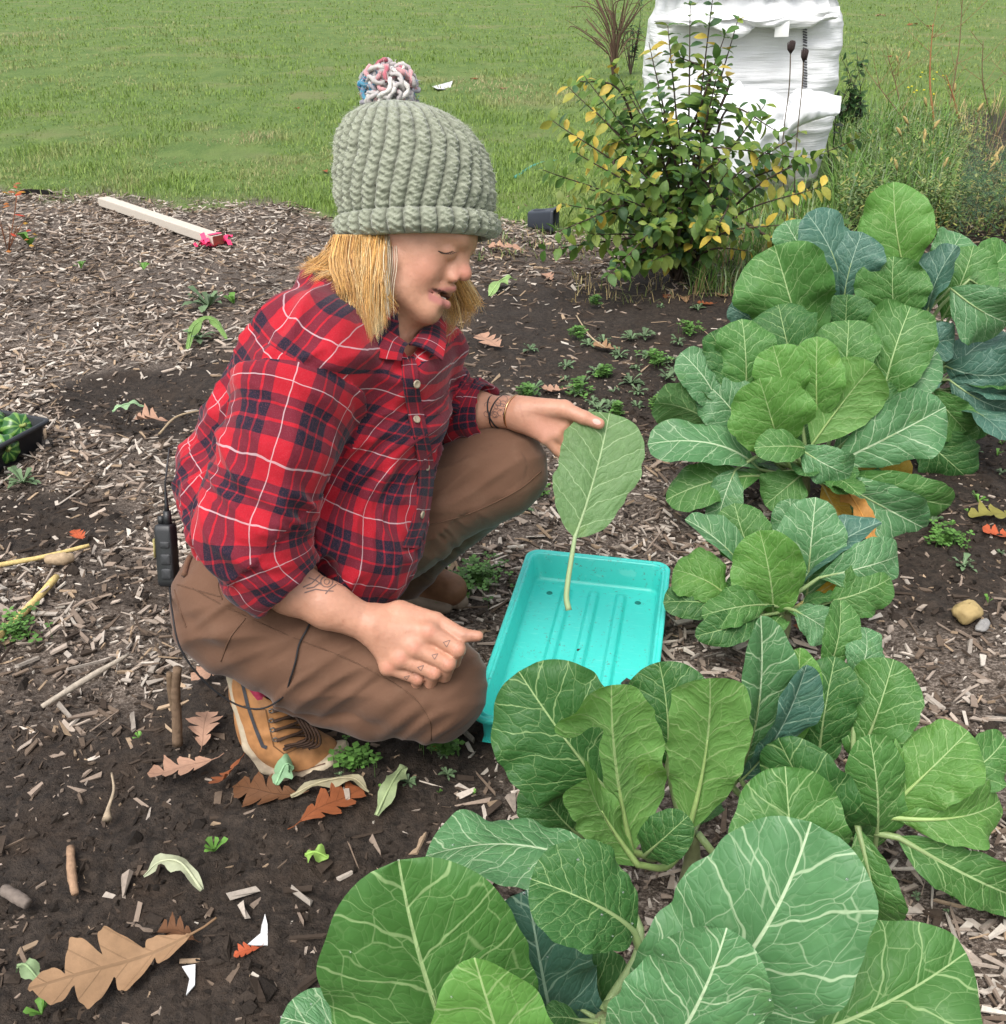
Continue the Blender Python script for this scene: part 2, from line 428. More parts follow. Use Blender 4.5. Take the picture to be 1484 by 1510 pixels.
def in_tray(p):
    x = (_b - _a) / np.linalg.norm(_b - _a); y = np.array([x[1], -x[0]]); q = p - _a; s_, t_ = q @ x, q @ y
    ins = (s_ > .004) & (s_ < np.linalg.norm(_b - _a) - .004) & (t_ > .004) & (t_ < .511)
    c0_ = G(77, 617, .075)[:2]; ex_ = G(0, 603, .075)[:2] - c0_; ex_ /= np.linalg.norm(ex_); ey_ = G(0, 673, .075)[:2] - c0_; ey_ = ey_ - ex_ * (ey_ @ ex_); ey_ /= np.linalg.norm(ey_); q = p - c0_   # nor in the black one
    return ins | ((q @ ex_ > .01) & (q @ ex_ < .35) & (q @ ey_ > .01) & (q @ ey_ < .51))
def scatter_chips(n, y0, y1, lmin, lmax, wide, zlift, keep_pow=1.0, pale=True):
    p = fan_points(n, y0, y1)
    u, v, d = Q(np.c_[p, np.zeros(len(p))]); D = density(u, v)
    D = np.where(v < edge_v(u) + 6 * vnoise(np.c_[p, 0 * p[:, :1]] * 7, 5), .02, D)
    cl = vnoise(np.c_[p, 0 * p[:, :1]] * 5, 77)
    k = rng.random(len(p)) < np.clip(D, .13, 1) ** keep_pow * (.75 + .35 * cl)
    # nothing lies inside the seed tray
    k &= ~in_tray(p)
    p = p[k]; D = D[k]; m = len(p)
    L = rng.uniform(lmin, lmax, m) * .5 * rng.uniform(.6, 1.25, m); Wd = np.minimum(rng.uniform(*wide, m) * .5, L * .55); T = rng.uniform(.0007, .0022, m)
    th = rng.uniform(0, np.pi * 2, m); pt, rl = rng.normal(0, .2, m), rng.normal(0, .32, m)
    U = np.stack([np.cos(th) * np.cos(pt), np.sin(th) * np.cos(pt), np.sin(pt)], 1); B = np.stack([-np.sin(th), np.cos(th), 0 * th], 1)
    N = np.cross(U, B); B2 = B * np.cos(rl)[:, None] + N * np.sin(rl)[:, None]; N2 = np.cross(U, B2)
    z = gz(p[:, 0], p[:, 1]) + rng.uniform(.001, zlift, m) * np.clip(D, .3, 1) + L * np.abs(np.sin(pt)) * .6
    V, F = boxes(m, np.c_[p, z], U * L[:, None], B2 * Wd[:, None], N2 * T[:, None], np.stack([rng.uniform(.08, .9, m), rng.uniform(.15, 1, m), rng.uniform(-.4, 1.8, m)], 1))
    lo = vnoise(np.c_[p, 0 * p[:, :1]] * 1.7, 31)
    c = np.where((rng.random(m) < .55 + .5 * lo + .9 * (D - .7))[:, None], chip_cols(m, True), chip_cols(m, False))
    return V, F, np.repeat(c, 8, 0)
CHIP = vmat('chip_mat', .85, .35, 160, .15)
def join(parts):
    n = 0; Vs, Fs, Cs = [], [], []
    for V, F, C in parts: Vs.append(V); Fs.append(F + n); Cs.append(C); n += len(V)
    return np.vstack(Vs), np.vstack(Fs), np.vstack(Cs)
V, F, C = join([scatter_chips(60000, .55, 5.4, .014, .040, (.006, .016), .013), scatter_chips(4500, .55, 5.4, .03, .07, (.003, .009), .018),
                scatter_chips(23000, .55, 2.8, .004, .015, (.0025, .006), .010, .30)])
kind(link('wood_chip_mulch', mesh_np('wood_chip_mulch', V, F, [CHIP], False, C)), 'stuff')
# crumbs of dark soil
def lumps(p, r, colr, sink=.3):
    m = len(p); S = r[:, None, None] * rng.uniform(.35, 1.5, (m, 12, 1)) * ICO_V[None] * rng.uniform(.6, 1.5, (m, 1, 3))
    V = S * np.array([1, 1, .7]) + np.c_[p, gz(p[:, 0], p[:, 1]) + r * sink][:, None]
    return V.reshape(-1, 3), (ICO_F[None] + 12 * np.arange(m)[:, None, None]).reshape(-1, 3), np.repeat(colr, 12, 0)
p = fan_points(40000, .55, 2.7); u, v, d = Q(np.c_[p, 0 * p[:, :1]]); k = (rng.random(len(p)) > density(u, v) * .85) & ~in_tray(p); p = p[k]
r = rng.gamma(1.6, .0014, len(p)) + .0012; r = np.minimum(r, .012)
cl = np.array([.021, .0155, .0118]) * rng.uniform(.6, 1.9, (len(p), 1))
V, F, C = lumps(p, r, cl)
kind(link('soil_crumbs', mesh_np('soil_crumbs', V, F, [vmat('crumb_mat', .85, .5, 320, .2, .004)], False, C)), 'stuff')
# ---- lawn blades
def blades(p, h, w, colr, lean=.5, z0=None):
    """tapered bent blades: base points (n,3), heights, widths"""
    m = len(p); th = rng.uniform(0, 2 * np.pi, m); D = np.stack([np.cos(th), np.sin(th), 0 * th], 1); B = np.stack([-np.sin(th), np.cos(th), 0 * th], 1)
    ln = rng.uniform(.1, 1, m) * lean; h = h[:, None]; w = w[:, None]; ln = ln[:, None]; Z = np.array([0, 0, 1.])
    mid = p + Z * h * .55 + D * h * ln * .35; tip = p + Z * h * (1 - .35 * ln) + D * h * ln * 1.1
    V = np.stack([p - B * w, p + B * w, mid - B * w * .8, mid + B * w * .8, tip], 1).reshape(-1, 3)
    o = 5 * np.arange(m)[:, None]
    return V, np.array([0, 1, 3, 2]) + o, np.array([2, 3, 4]) + o, np.repeat(colr, 5, 0)
def grass_obj(name, sets, mat):
    n = 0; Vs, Qs, Ts, Cs = [], [], [], []
    for V, q, t_, c in sets: Vs.append(V); Qs.append(q + n); Ts.append(t_ + n); Cs.append(c); n += len(V)
    return kind(link(name, mesh_np(name, np.vstack(Vs), [np.vstack(Qs), np.vstack(Ts)], [mat], True, np.vstack(Cs))), 'stuff')
def grass_cols(p, n):
    a = vnoise(p * np.array([.8, .5, 1]), 12)[:, None]; e = vnoise(p * np.array([3, 2, 1]), 14)[:, None]; q = rng.random((n, 1))
    c = np.array([.130, .215, .040]) * (1 - q) + np.array([.225, .315, .072]) * q
    dry = np.clip(.5 * a + .55 * e + rng.normal(0, .2, (n, 1)) - .16, 0, 1)
    uu, vv, _ = Q(p)
    for cu, cv, ru, rv, a_ in ((690, 128, 120, 28, 1.0), (790, 150, 80, 24, .9), (350, 205, 110, 18, .8), (250, 245, 70, 14, .6), (60, 60, 90, 20, .4), (500, 60, 120, 14, .35), (130, 205, 120, 14, .3), (1380, 60, 160, 60, .35), (860, 310, 80, 40, .4), (240, 120, 160, 10, .3)):
        dry = np.clip(dry + (a_ * np.clip(1.2 - ((uu - cu) / ru) ** 2 - ((vv - cv) / rv) ** 2, 0, 1) * (.6 + .8 * e[:, 0]))[:, None], 0, .95)
    return c * (1 - dry) + np.array([.34, .30, .16]) * dry
GRASS = vmat('grass_mat', .6, .25, 30, .25, trans=.25)
sets = []
n = 185000; u = rng.uniform(-260, 1750, n); v = rng.uniform(-66, 385, n)
k = v < edge_v(u) + rng.normal(0, 6, n); u, v = u[k], v[k]
yc = (CV - v) / FPX; d = CAM_H / (_s - yc * _c); p = np.stack([(u - CU) / FPX * d, d * _c + yc * d * _s, 0 * d], 1)
p[:, 2] = gz(p[:, 0], p[:, 1]) + .01; sc_ = d / FPX
h = rng.uniform(.014, .042, len(p)) * (1 + .7 * np.clip(vnoise(p * 2.2, 8) + .5 * vnoise(p * 9, 18), -1, 1.3)) + 1.2 * sc_
sets.append(blades(p, h, sc_ * rng.uniform(.4, .85, len(p)), grass_cols(p, len(p)), .9))
grass_obj('lawn_grass', sets, GRASS)
# ---------------------------------------------------------------- collard plants
def leaf_mat(name, base, back, vein, rough=.52, trans=.12, net=1.0):
    t = NT(name)
    uv = t.sep(t.coord('UV')); X, Y = uv[0], uv[1]     # X sideways / length, Y along the midrib
    ob = t.n('ShaderNodeObjectInfo').outputs['Random']; po = t.coord('Object')
    off = t.mth('MULTIPLY', ob, 37.0)
    w3 = t.com(X, Y, off)
    wob = t.mth('SUBTRACT', t.noise(w3, 5.5, 2), .5)
    wob2 = t.mth('SUBTRACT', t.noise(w3, 22, 2), .5)
    ax = t.mth('ABSOLUTE', X); sd_ = t.mth('MULTIPLY', t.mth('SIGN', X), .21)
    ph = t.mth('SUBTRACT', Y, t.mth('MULTIPLY', t.mth('POWER', ax, .8), .62))
    ph = t.mth('ADD', t.mth('ADD', ph, t.mth('MULTIPLY', wob, .10)), t.mth('MULTIPLY', wob2, .012))
    N = 6.2
    q = t.mth('ADD', t.mth('MULTIPLY', ph, N), sd_)
    fr = t.mth('ABSOLUTE', t.mth('SUBTRACT', t.mth('FRACT', t.mth('ADD', q, 40)), .5))   # 0 on a vein
    wd = t.mth('MULTIPLY_ADD', ax, -.085, .046)
    v1 = t.mth('SUBTRACT', 1.0, t.sstep(fr, t.mth('MULTIPLY', wd, .35), t.mth('MAXIMUM', wd, .016)))
    mw = t.mth('MULTIPLY_ADD', Y, -.010, .0135)
    v0 = t.mth('SUBTRACT', 1.0, t.sstep(ax, t.mth('MULTIPLY', mw, .55), mw))
    vx = t.com(t.mth('ADD', X, t.mth('MULTIPLY', wob, .06)), t.mth('MULTIPLY', ph, 1.1), off)
    e1 = t.vor(vx, 9.5, 'DISTANCE_TO_EDGE'); e2 = t.vor(vx, 26, 'DISTANCE_TO_EDGE')
    v2 = t.mth('MULTIPLY', t.mth('SUBTRACT', 1.0, t.sstep(e1, .002, .024)), .38 * net)
    v3 = t.mth('MULTIPLY', t.mth('SUBTRACT', 1.0, t.sstep(e2, .0, .04)), .10 * net)
    vv = t.mth('MAXIMUM', t.mth('MAXIMUM', v0, t.mth('MULTIPLY', v1, .62)), t.mth('MAXIMUM', v2, v3))
    bf = t.n('ShaderNodeNewGeometry').outputs['Backfacing']
    body = t.mix(bf, base, back)
    big = t.noise(w3, 3.0, 3); fine = t.noise(po, 320, 3, .7); mid = t.noise(w3, 14, 4, .65)
    body = t.mix(t.mth('MULTIPLY', t.sstep(mid, .42, .75), .35), body, tuple(min(1, q_ * 1.55 + .012) for q_ in base))
    body = t.mix(t.mth('MULTIPLY', t.sstep(big, .55, .8), .45), body, tuple(q_ * f_ for q_, f_ in zip(base, (1.7, 1.35, .9))))
    body = t.mix(t.mth('MULTIPLY_ADD', ob, .5, -.15), body, tuple(q_ * .62 for q_ in base))
    body = t.mix(t.mth('MULTIPLY', fine, .22), body, tuple(q_ * .5 for q_ in base))
    spot = t.mth('SUBTRACT', 1.0, t.sstep(t.vor(w3, 21, 'F1'), .02, .09))
    spot = t.mth('MULTIPLY', spot, t.sstep(t.noise(w3, 6, 2), .56, .62))
    col = t.mix(vv, body, vein)
    col = t.mix(t.mth('MULTIPLY', spot, .55), col, (.16, .13, .05))
    quilt = t.mth('ADD', t.mth('MULTIPLY', t.sstep(fr, 0, .42), .8), t.mth('ADD', t.mth('MULTIPLY', t.sstep(e1, 0, .25), .8), t.mth('MULTIPLY', t.sstep(e2, 0, .2), .3)))
    nm = t.bump(t.mth('ADD', quilt, t.mth('MULTIPLY', fine, .15)), .42, .0026)
    rg = t.mth('ADD', t.mth('MULTIPLY', t.noise(po, 45, 3), .25), rough - .1)
    return t.fin(col, rg, nm, .30, trans=trans, tcol=t.mix(vv, tuple(min(1, q_ * f_) for q_, f_ in zip(base, (2.2, 2.0, 1.0))), vein))
LM = {
    'd': leaf_mat('leaf_dark', (.034, .112, .026), (.085, .17, .075), (.27, .38, .16)),
    'm': leaf_mat('leaf_mid', (.056, .158, .034), (.10, .20, .075), (.31, .43, .19)),
    'l': leaf_mat('leaf_light', (.10, .24, .050), (.135, .28, .075), (.32, .45, .18), trans=.22),
    'g': leaf_mat('leaf_pale', (.072, .185, .072), (.11, .22, .10), (.42, .53, .33), .46),
    'b': leaf_mat('leaf_blue', (.050, .128, .092), (.08, .16, .12), (.28, .39, .29), .46),
    'y': leaf_mat('leaf_yellow', (.42, .27, .035), (.42, .30, .07), (.45, .36, .12), .6),
    'o': leaf_mat('leaf_old', (.22, .095, .025), (.25, .13, .05), (.25, .15, .06), .7, net=.4),
}
PETI = {}
for k_, c_ in (('d', (.23, .31, .13)), ('l', (.27, .38, .13)), ('y', (.45, .38, .13)), ('o', (.28, .17, .07))): PETI[k_] = flat('petiole_' + {'d': 'green', 'l': 'light', 'y': 'yellow', 'o': 'old'}[k_], c_, .45, .4, .25, 90)
def leaf_mesh(name, b, t_, nrm_dir, width, bend=.12, fold=.25, ruff=.05, mats=None, root=None, prof=(.72, .46), na=44, nb=31, seed=0, twist=0., side=0., pet=.0042, cup=.12, rag=.05, holes=0):
    """one leaf: blade from b to t_ with its petiole back to root"""
    r_ = np.random.default_rng(seed); b, t_ = np.asarray(b, float), np.asarray(t_, float)
    L = np.linalg.norm(t_ - b); D = (t_ - b) / L; N = nrm(nrm_dir - D * (nrm_dir @ D)); B = np.cross(D, N)
    s = np.linspace(0, 1, na); s = 1 - (1 - s) ** 1.18; tt = np.linspace(-1, 1, nb)
    arc = 4 * s * (1 - s)
    mid = b + D * (s * L)[:, None] + N * (bend * L * (arc - .0 * s))[:, None] + B * (side * L * arc)[:, None]
    Tn = np.gradient(mid, axis=0); Tn /= np.linalg.norm(Tn, axis=1)[:, None]
    a_, c_ = prof; sm = a_ / (a_ + c_); w = (np.clip(s, 0, 1) ** a_) * (np.clip(1 - s, 0, 1) ** c_) / (sm ** a_ * (1 - sm) ** c_)
    w = w * .5 * width
    w[0] = .003
    ph = r_.uniform(0, 6.28, 8)
    V = np.zeros((na, nb, 3)); UV = np.zeros((na, nb, 2))
    for j, q in enumerate(tt):
        sg = 1 if q >= 0 else -1; o = 0 if sg > 0 else 4
        e = 1 + rag * (2.2 * np.sin(s * 7 + ph[o + 3]) + np.sin(s * 17 + ph[o]) + .7 * np.sin(s * 31 + ph[o + 1]) + .5 * np.sin(s * 53 + ph[o + 2])) * abs(q) ** 2
        ww = w * e * q
        tw = twist * (s - .4)
        Bi = np.cross(Tn, N); Bi /= np.linalg.norm(Bi, axis=1)[:, None]; Ni = np.cross(Bi, Tn)
        Bt = Bi * np.cos(tw)[:, None] + Ni * np.sin(tw)[:, None]; Nt = Ni * np.cos(tw)[:, None] - Bi * np.sin(tw)[:, None]
        h = fold * np.abs(ww) - cup * w * q * q * .9 + ruff * w * abs(q) ** 2.2 * (1.3 * np.sin(s * 8 + ph[o + 3]) + .7 * np.sin(s * 17 + ph[o]) + .3 * np.sin(s * 33 + ph[o + 2]))
        h = h + .025 * w * np.sin(q * 5 + ph[3] + 3 * s) * (1 - abs(q)) * 2
        V[:, j] = mid + Bt * (ww * np.cos(np.arctan(fold) * .6))[:, None] + Nt * h[:, None]
        UV[:, j, 0] = ww / L; UV[:, j, 1] = s
    m = MB(); m.grid(V)
    if holes:
        qd = m.q[0]; cen = np.stack([UV.reshape(-1, 2)[qd].mean(1)[:, 0], UV.reshape(-1, 2)[qd].mean(1)[:, 1]], 1); keep = np.ones(len(qd), bool)
        for _ in range(holes):
            c0_ = np.array([r_.uniform(-.9, .9) * width / L * .5, r_.uniform(.25, .95)]); rr_ = r_.uniform(.006, .017); an_ = np.arctan2(*(cen - c0_).T)
            keep &= np.hypot(*(cen - c0_).T) > rr_ * (1 + .35 * np.sin(3 * an_ + ph[0]))
        m.q[0] = qd[keep]; m.qm = [0] * int(keep.sum())
    uv = UV.reshape(-1, 2)
    k = len(m.v[0])
    if root is not None:
        root = np.asarray(root, float); gap = np.linalg.norm(b - root)
        if gap > .004:
            c1 = b - D * min(gap * .5, .09)
            pts = np.vstack([bez([root, root * .45 + c1 * .55 + np.array([0, 0, -.004]), b], 10), mid[1:int(na * .55):2] - N * .0008])
        else: pts = mid[0:int(na * .55):2] - N * .0008
        n_ = len(pts); rad = np.interp(np.linspace(0, 1, n_), [0, .4, 1], [pet, pet * .8, pet * .12])
        m.tube(pts, rad, 7, m=1)
    me = m.mesh(name, mats)
    l = me.uv_layers.new(name='UVMap'); li = np.zeros(len(me.loops), np.int32); me.loops.foreach_get('vertex_index', li)
    au = np.zeros((m.n, 2), np.float32); au[:k] = uv; l.data.foreach_set('uv', au[li].ravel())
    return me
def PY(u, v, y):
    yc = (CV - v) / FPX; return P(u, v, y / (_c + yc * _s))
TOCAM = lambda p: nrm(np.array([0, 0, CAM_H]) - p)
LEAFN = [0]
def put_leaf(par, y0, root, spec):
    bu, bv, tu, tv, w, mk, dyb, dyt, roll, bend = (list(spec) + [0, 0, 0, .12][len(spec) - 6:])[:10] if len(spec) < 10 else spec[:10]
    kw = spec[10] if len(spec) > 10 else {}
    LEAFN[0] += 1; sd_ = LEAFN[0]
    b, t_ = PY(bu, bv, y0 + dyb), PY(tu, tv, y0 + dyt)
    mid = (b + t_) / 2; D = nrm(t_ - b); n0 = TOCAM(mid); n0 = nrm(n0 - D * (n0 @ D)); B = np.cross(D, n0); a = R(roll)
    n = n0 * math.cos(a) + B * math.sin(a)
    dd = Q(mid)[2]; r_ = np.random.default_rng(sd_ + 900)
    args = dict(bend=bend, fold=r_.uniform(.08, .3), ruff=r_.uniform(.07, .20), seed=sd_, twist=r_.uniform(-.25, .25), side=r_.uniform(-.04, .04), cup=r_.uniform(.05, .28), rag=r_.uniform(.018, .042), prof=(r_.uniform(.66, .95), r_.uniform(.40, .54)))
    if dd > 1.7: args.update(na=24, nb=17)
    else: args['holes'] = 0; args.update(na=56, nb=43)
    args.update(kw)
    if 'back' in args and args.pop('back'): n = -n
    rt = root + (b - root) * .06 + np.array([0, 0, r_.uniform(-.01, .012)])
    pm = PETI['l' if mk == 'l' else mk if mk in 'yo' else 'd']
    return link('leaf', leaf_mesh('leaf', b, t_, n, w * dd / FPX, mats=[LM[mk], pm], root=rt, pet=.0052 * (.75 if w * dd / FPX < .07 else 1), **args), par)
def stem(par, g, top):
    m = MB(); pts = bez([g + [0, 0, -.02], (g + top) / 2 + [.006, .003, 0], top], 8)
    m.tube(pts, np.linspace(.013, .009, 8), 9); m.build('stem', flat('stem_mat', (.20, .22, .11), .6, .3, .3, 60, .002), par)
def plant(label, gu, gv, ztop, leaves, seedfill=0, nfill=0, rfill=.12, fm='dm'):
    g = G(gu, gv); y0 = g[1]; top = g + np.array([0, 0, ztop])
    e = thing('collard_plant', label, 'collard plant', g, 'collard plants growing in a row')
    stem(e, g, top)
    for sp in leaves: put_leaf(e, y0, top, sp)
    r_ = np.random.default_rng(seedfill)
    for i in range(nfill):
        th = r_.uniform(0, 6.28); rr = rfill * r_.uniform(.55, 1.1); el = r_.uniform(-.1, .75)
        D = np.array([math.cos(th) * math.cos(el), math.sin(th) * math.cos(el), math.sin(el)])
        b = top + D * rr * .45 + [0, 0, -.01]; t_ = b + D * rr * r_.uniform(.8, 1.2) + [0, 0, -.02]
        t_[2] = max(t_[2], .02); LEAFN[0] += 1
        mk = fm[r_.integers(len(fm))]
        link('leaf', leaf_mesh('leaf', b, t_, np.array([0, 0, 1.]) + .2 * D, rr * r_.uniform(.45, .7), .12, .25, .12, [LM[mk], PETI['d']], top, na=16, nb=11, seed=LEAFN[0], pet=.004), e)
    return e
GRP = 'collard plants growing in a row'
# each leaf: blade base u v, tip u v, width, colour, distance shifts of base and tip, roll, bend
plant('largest collard plant, nearest the camera, broad round leaves with white veins', 880, 1640, .16, [
    (1060, 1580, 1230, 1400, 150, 'd', .02, .04, 25, .15),
    (830, 1560, 778, 1312, 165, 'b', .03, .05, -10, .1),
    (900, 1560, 850, 1400, 120, 'd', .04, .06, 15, .1),
    (892, 1285, 628, 1262, 150, 'g', .14, .16, 48, .14, dict(ruff=.14)),
    (730, 1640, 588, 1268, 305, 'm', -.02, .0, -8, .06, dict(prof=(.62, .44), ruff=.06, fold=.2)),
    (935, 1375, 783, 1296, 150, 'd', -.02, -.02, 12, .15, dict(fold=.35)),
    (905, 1535, 1196, 1212, 262, 'g', -.02, .0, 10, .08, dict(side=.10, prof=(.78, .42), fold=.22, ruff=.10, rag=.03)),
    (760, 1640, 700, 1412, 175, 'l', -.07, -.10, -10, .1),
    (915, 1600, 1072, 1368, 215, 'g', -.07, -.08, 14, .08, dict(side=.05)),
    (1060, 1545, 1425, 1405, 235, 'm', .0, .02, 12, .16, dict(side=.03)),
    (640, 1600, 415, 1500, 130, 'g', -.04, -.02, 25, .1)], 1, 4, .09)
plant('collard plant hiding the near end of the turquoise tray, pale upright inner leaves', 1010, 1310, .10, [
    (985, 1130, 972, 976, 135, 'd', .05, .10, 0, .08),
    (915, 1185, 765, 990, 190, 'd', .0, .03, -12, .12, dict(prof=(.6, .4))),
    (860, 1235, 782, 1145, 95, 'd', .02, .03, -15, .15),
    (1165, 1330, 1158, 1130, 172, 'm', -.06, -.05, 10, .2, dict(prof=(.6, .4))),
    (932, 1255, 902, 1010, 155, 'l', -.03, -.02, 0, .05, dict(back=1)),
    (1015, 1225, 1047, 1000, 128, 'l', -.04, -.03, 5, .05, dict(back=1)),
    (950, 1262, 1015, 1203, 70, 'd', -.05, -.07, 0, .15),
    (940, 1275, 866, 1148, 95, 'l', -.06, -.07, 35, .08, dict(fold=.7, back=1))], 2, 3, .07)
plant('collard plant at the right edge with upright crowded leaves and yellowish side leaves', 1255, 1310, .11, [
    (1215, 995, 1240, 885, 60, 'm', .12, .16, 30, .2),
    (1262, 1000, 1275, 925, 60, 'g', .10, .14, 20, .2),
    (1205, 1130, 1232, 968, 95, 'd', .06, .10, 10, .1),
    (1262, 1130, 1318, 972, 108, 'm', .05, .09, -8, .1),
    (1150, 1125, 1180, 955, 72, 'l', .05, .07, 20, .08),
    (1080, 1160, 1122, 908, 85, 'g', .03, .04, 40, .06, dict(fold=.5)),
    (1093, 1150, 1190, 980, 80, 'b', .01, .02, 45, .05, dict(fold=.5)),
    (1275, 1240, 1148, 1088, 130, 'd', .0, .0, -25, .18),
    (1290, 1250, 1282, 1083, 95, 'm', -.01, .0, 20, .1),
    (1302, 1200, 1428, 1078, 118, 'l', -.01, .02, 0, .12, dict(ruff=.16)),
    (1375, 1165, 1482, 1088, 75, 'm', .02, .05, 20, .2, dict(ruff=.18)),
    (1312, 1205, 1474, 1180, 85, 'l', -.02, .0, 20, .2, dict(ruff=.16)),
    (1265, 1220, 1292, 1358, 85, 'm', -.05, -.09, 0, .2),
    (1325, 1235, 1510, 1325, 85, 'm', -.03, -.04, 10, .15)], 3, 5, .08, 'md')
plant('smallest collard plant, low and open, by the far right corner of the tray', 1150, 945, .07, [
    (1120, 840, 1083, 742, 80, 'm', .05, .10, 0, .12),
    (1160, 850, 1165, 735, 60, 'g', .06, .10, 10, .1),
    (1190, 880, 1203, 733, 95, 'g', .03, .07, 0, .12),
    (1110, 862, 1010, 766, 62, 'g', .02, .05, 50, .12, dict(fold=.6)),
    (1178, 865, 1300, 770, 70, 'b', .02, .05, -48, .1, dict(fold=.6)),
    (1140, 905, 1120, 782, 108, 'l', -.02, -.01, 0, .1, dict(ruff=.12)),
    (1208, 852, 1324, 820, 78, 'g', -.01, .02, 15, .2),
    (1222, 888, 1314, 852, 80, 'm', -.03, -.02, 10, .15),
    (1078, 885, 993, 840, 75, 'l', -.01, .02, 15, .2, dict(ruff=.18)),
    (1085, 900, 978, 888, 55, 'd', -.02, -.02, 20, .15),
    (1130, 892, 1035, 908, 58, 'm', -.04, -.07, 10, .2),
    (1120, 908, 1025, 938, 52, 'd', -.05, -.10, 0, .15),
    (1172, 900, 1228, 935, 62, 'g', -.05, -.09, 0, .2),
    (1195, 880, 1285, 810, 50, 'y', .03, .06, 20, .1)], 4, 8, .1)
plant('widest collard plant with pale yellow-green heart, behind the small low one', 1180, 750, .09, [
    (1170, 545, 1148, 449, 92, 'd', .07, .14, 0, .12),
    (1245, 575, 1252, 472, 92, 'm', .06, .12, 0, .12),
    (1300, 595, 1343, 452, 112, 'm', .06, .12, -5, .12),
    (1100, 585, 1094, 470, 88, 'm', .04, .09, 10, .12),
    (1080, 585, 1048, 490, 60, 'd', .05, .09, 25, .12),
    (1062, 605, 1004, 520, 70, 'g', .04, .07, 20, .15),
    (1105, 645, 1035, 560, 85, 'g', .02, .05, 15, .15),
    (1288, 615, 1384, 520, 78, 'g', .04, .08, -15, .12),
    (1205, 625, 1205, 496, 78, 'l', .01, .03, 0, .08),
    (1165, 630, 1140, 510, 80, 'l', .01, .03, 0, .08),
    (1280, 640, 1300, 560, 70, 'd', .03, .06, 0, .12),
    (1198, 655, 1290, 536, 100, 'l', -.02, -.02, 5, .06, dict(back=1)),
    (1152, 668, 1120, 558, 118, 'l', -.03, -.05, 0, .1),
    (1085, 652, 965, 595, 80, 'm', -.01, .0, -25, .2, dict(back=1)),
    (1120, 692, 955, 655, 78, 'g', -.02, -.03, 38, .2),
    (1232, 682, 1395, 600, 100, 'g', -.02, -.01, 10, .12),
    (1180, 662, 1255, 700, 62, 'g', -.06, -.10, 10, .25),
    (1190, 662, 1112, 660, 50, 'm', -.06, -.09, 20, .2),
    (1250, 700, 1402, 745, 72, 'm', -.02, -.03, 20, .2),
    (1226, 705, 1366, 780, 80, 'g', -.04, -.08, 10, .15),
    (1120, 702, 982, 738, 72, 'm', -.04, -.07, 25, .15),
    (1085, 692, 1058, 772, 55, 'g', -.06, -.11, 0, .15),
    (1182, 700, 1128, 745, 68, 'm', -.06, -.10, 0, .2),
    (1214, 716, 1262, 792, 58, 'y', -.05, -.08, 0, .12),
    (1270, 745, 1318, 832, 55, 'o', -.02, -.06, 10, .15),
    (1260, 690, 1345, 700, 50, 'y', .0, .02, 10, .15)], 5, 12, .14)
plant('tallest blue-green collard plant at the far end of the row', 1350, 660, .16, [
    (1205, 405, 1158, 326, 66, 'g', .08, .12, 10, .12),
    (1215, 400, 1235, 335, 60, 'm', .09, .12, 10, .12),
    (1240, 440, 1190, 314, 82, 'b', .04, .07, 35, .1),
    (1245, 440, 1272, 342, 88, 'b', .03, .05, -10, .12),
    (1322, 395, 1276, 312, 66, 'l', .05, .08, 10, .1),
    (1337, 410, 1318, 268, 102, 'l', .03, .06, 0, .08),
    (1370, 410, 1418, 345, 62, 'g', .06, .10, 0, .15),
    (1420, 435, 1490, 366, 78, 'm', .06, .10, 10, .15),
    (1390, 470, 1436, 362, 92, 'm', .03, .06, 0, .12),
    (1322, 478, 1318, 378, 105, 'm', .0, .01, 0, .1),
    (1366, 475, 1412, 362, 72, 'b', -.01, .0, -45, .1, dict(fold=.6)),
    (1185, 505, 1142, 362, 138, 'm', -.02, .01, -5, .12, dict(prof=(.6, .42))),
    (1120, 480, 1075, 452, 45, 'b', .02, .03, 0, .12),
    (1430, 412, 1508, 450, 66, 'm', -.01, -.03, -15, .2, dict(back=1)),
    (1402, 425, 1490, 475, 92, 'g', -.04, -.07, 10, .25),
    (1250, 505, 1250, 434, 88, 'd', -.04, -.03, 0, .12),
    (1330, 500, 1408, 500, 60, 'b', -.04, -.07, 10, .25),
    (1395, 540, 1505, 545, 80, 'b', -.04, -.08, 20, .25),
    (1400, 560, 1490, 604, 74, 'b', -.06, -.10, 10, .2),
    (1372, 575, 1425, 636, 62, 'm', -.08, -.12, 10, .15),
    (1390, 575, 1468, 634, 86, 'd', -.02, -.05, 10, .15),
    (1352, 640, 1428, 706, 88, 'd', -.08, -.13, 10, .15),
    (1350, 620, 1440, 650, 60, 'm', -.06, -.10, 10, .15)], 6, 16, .17, 'db')

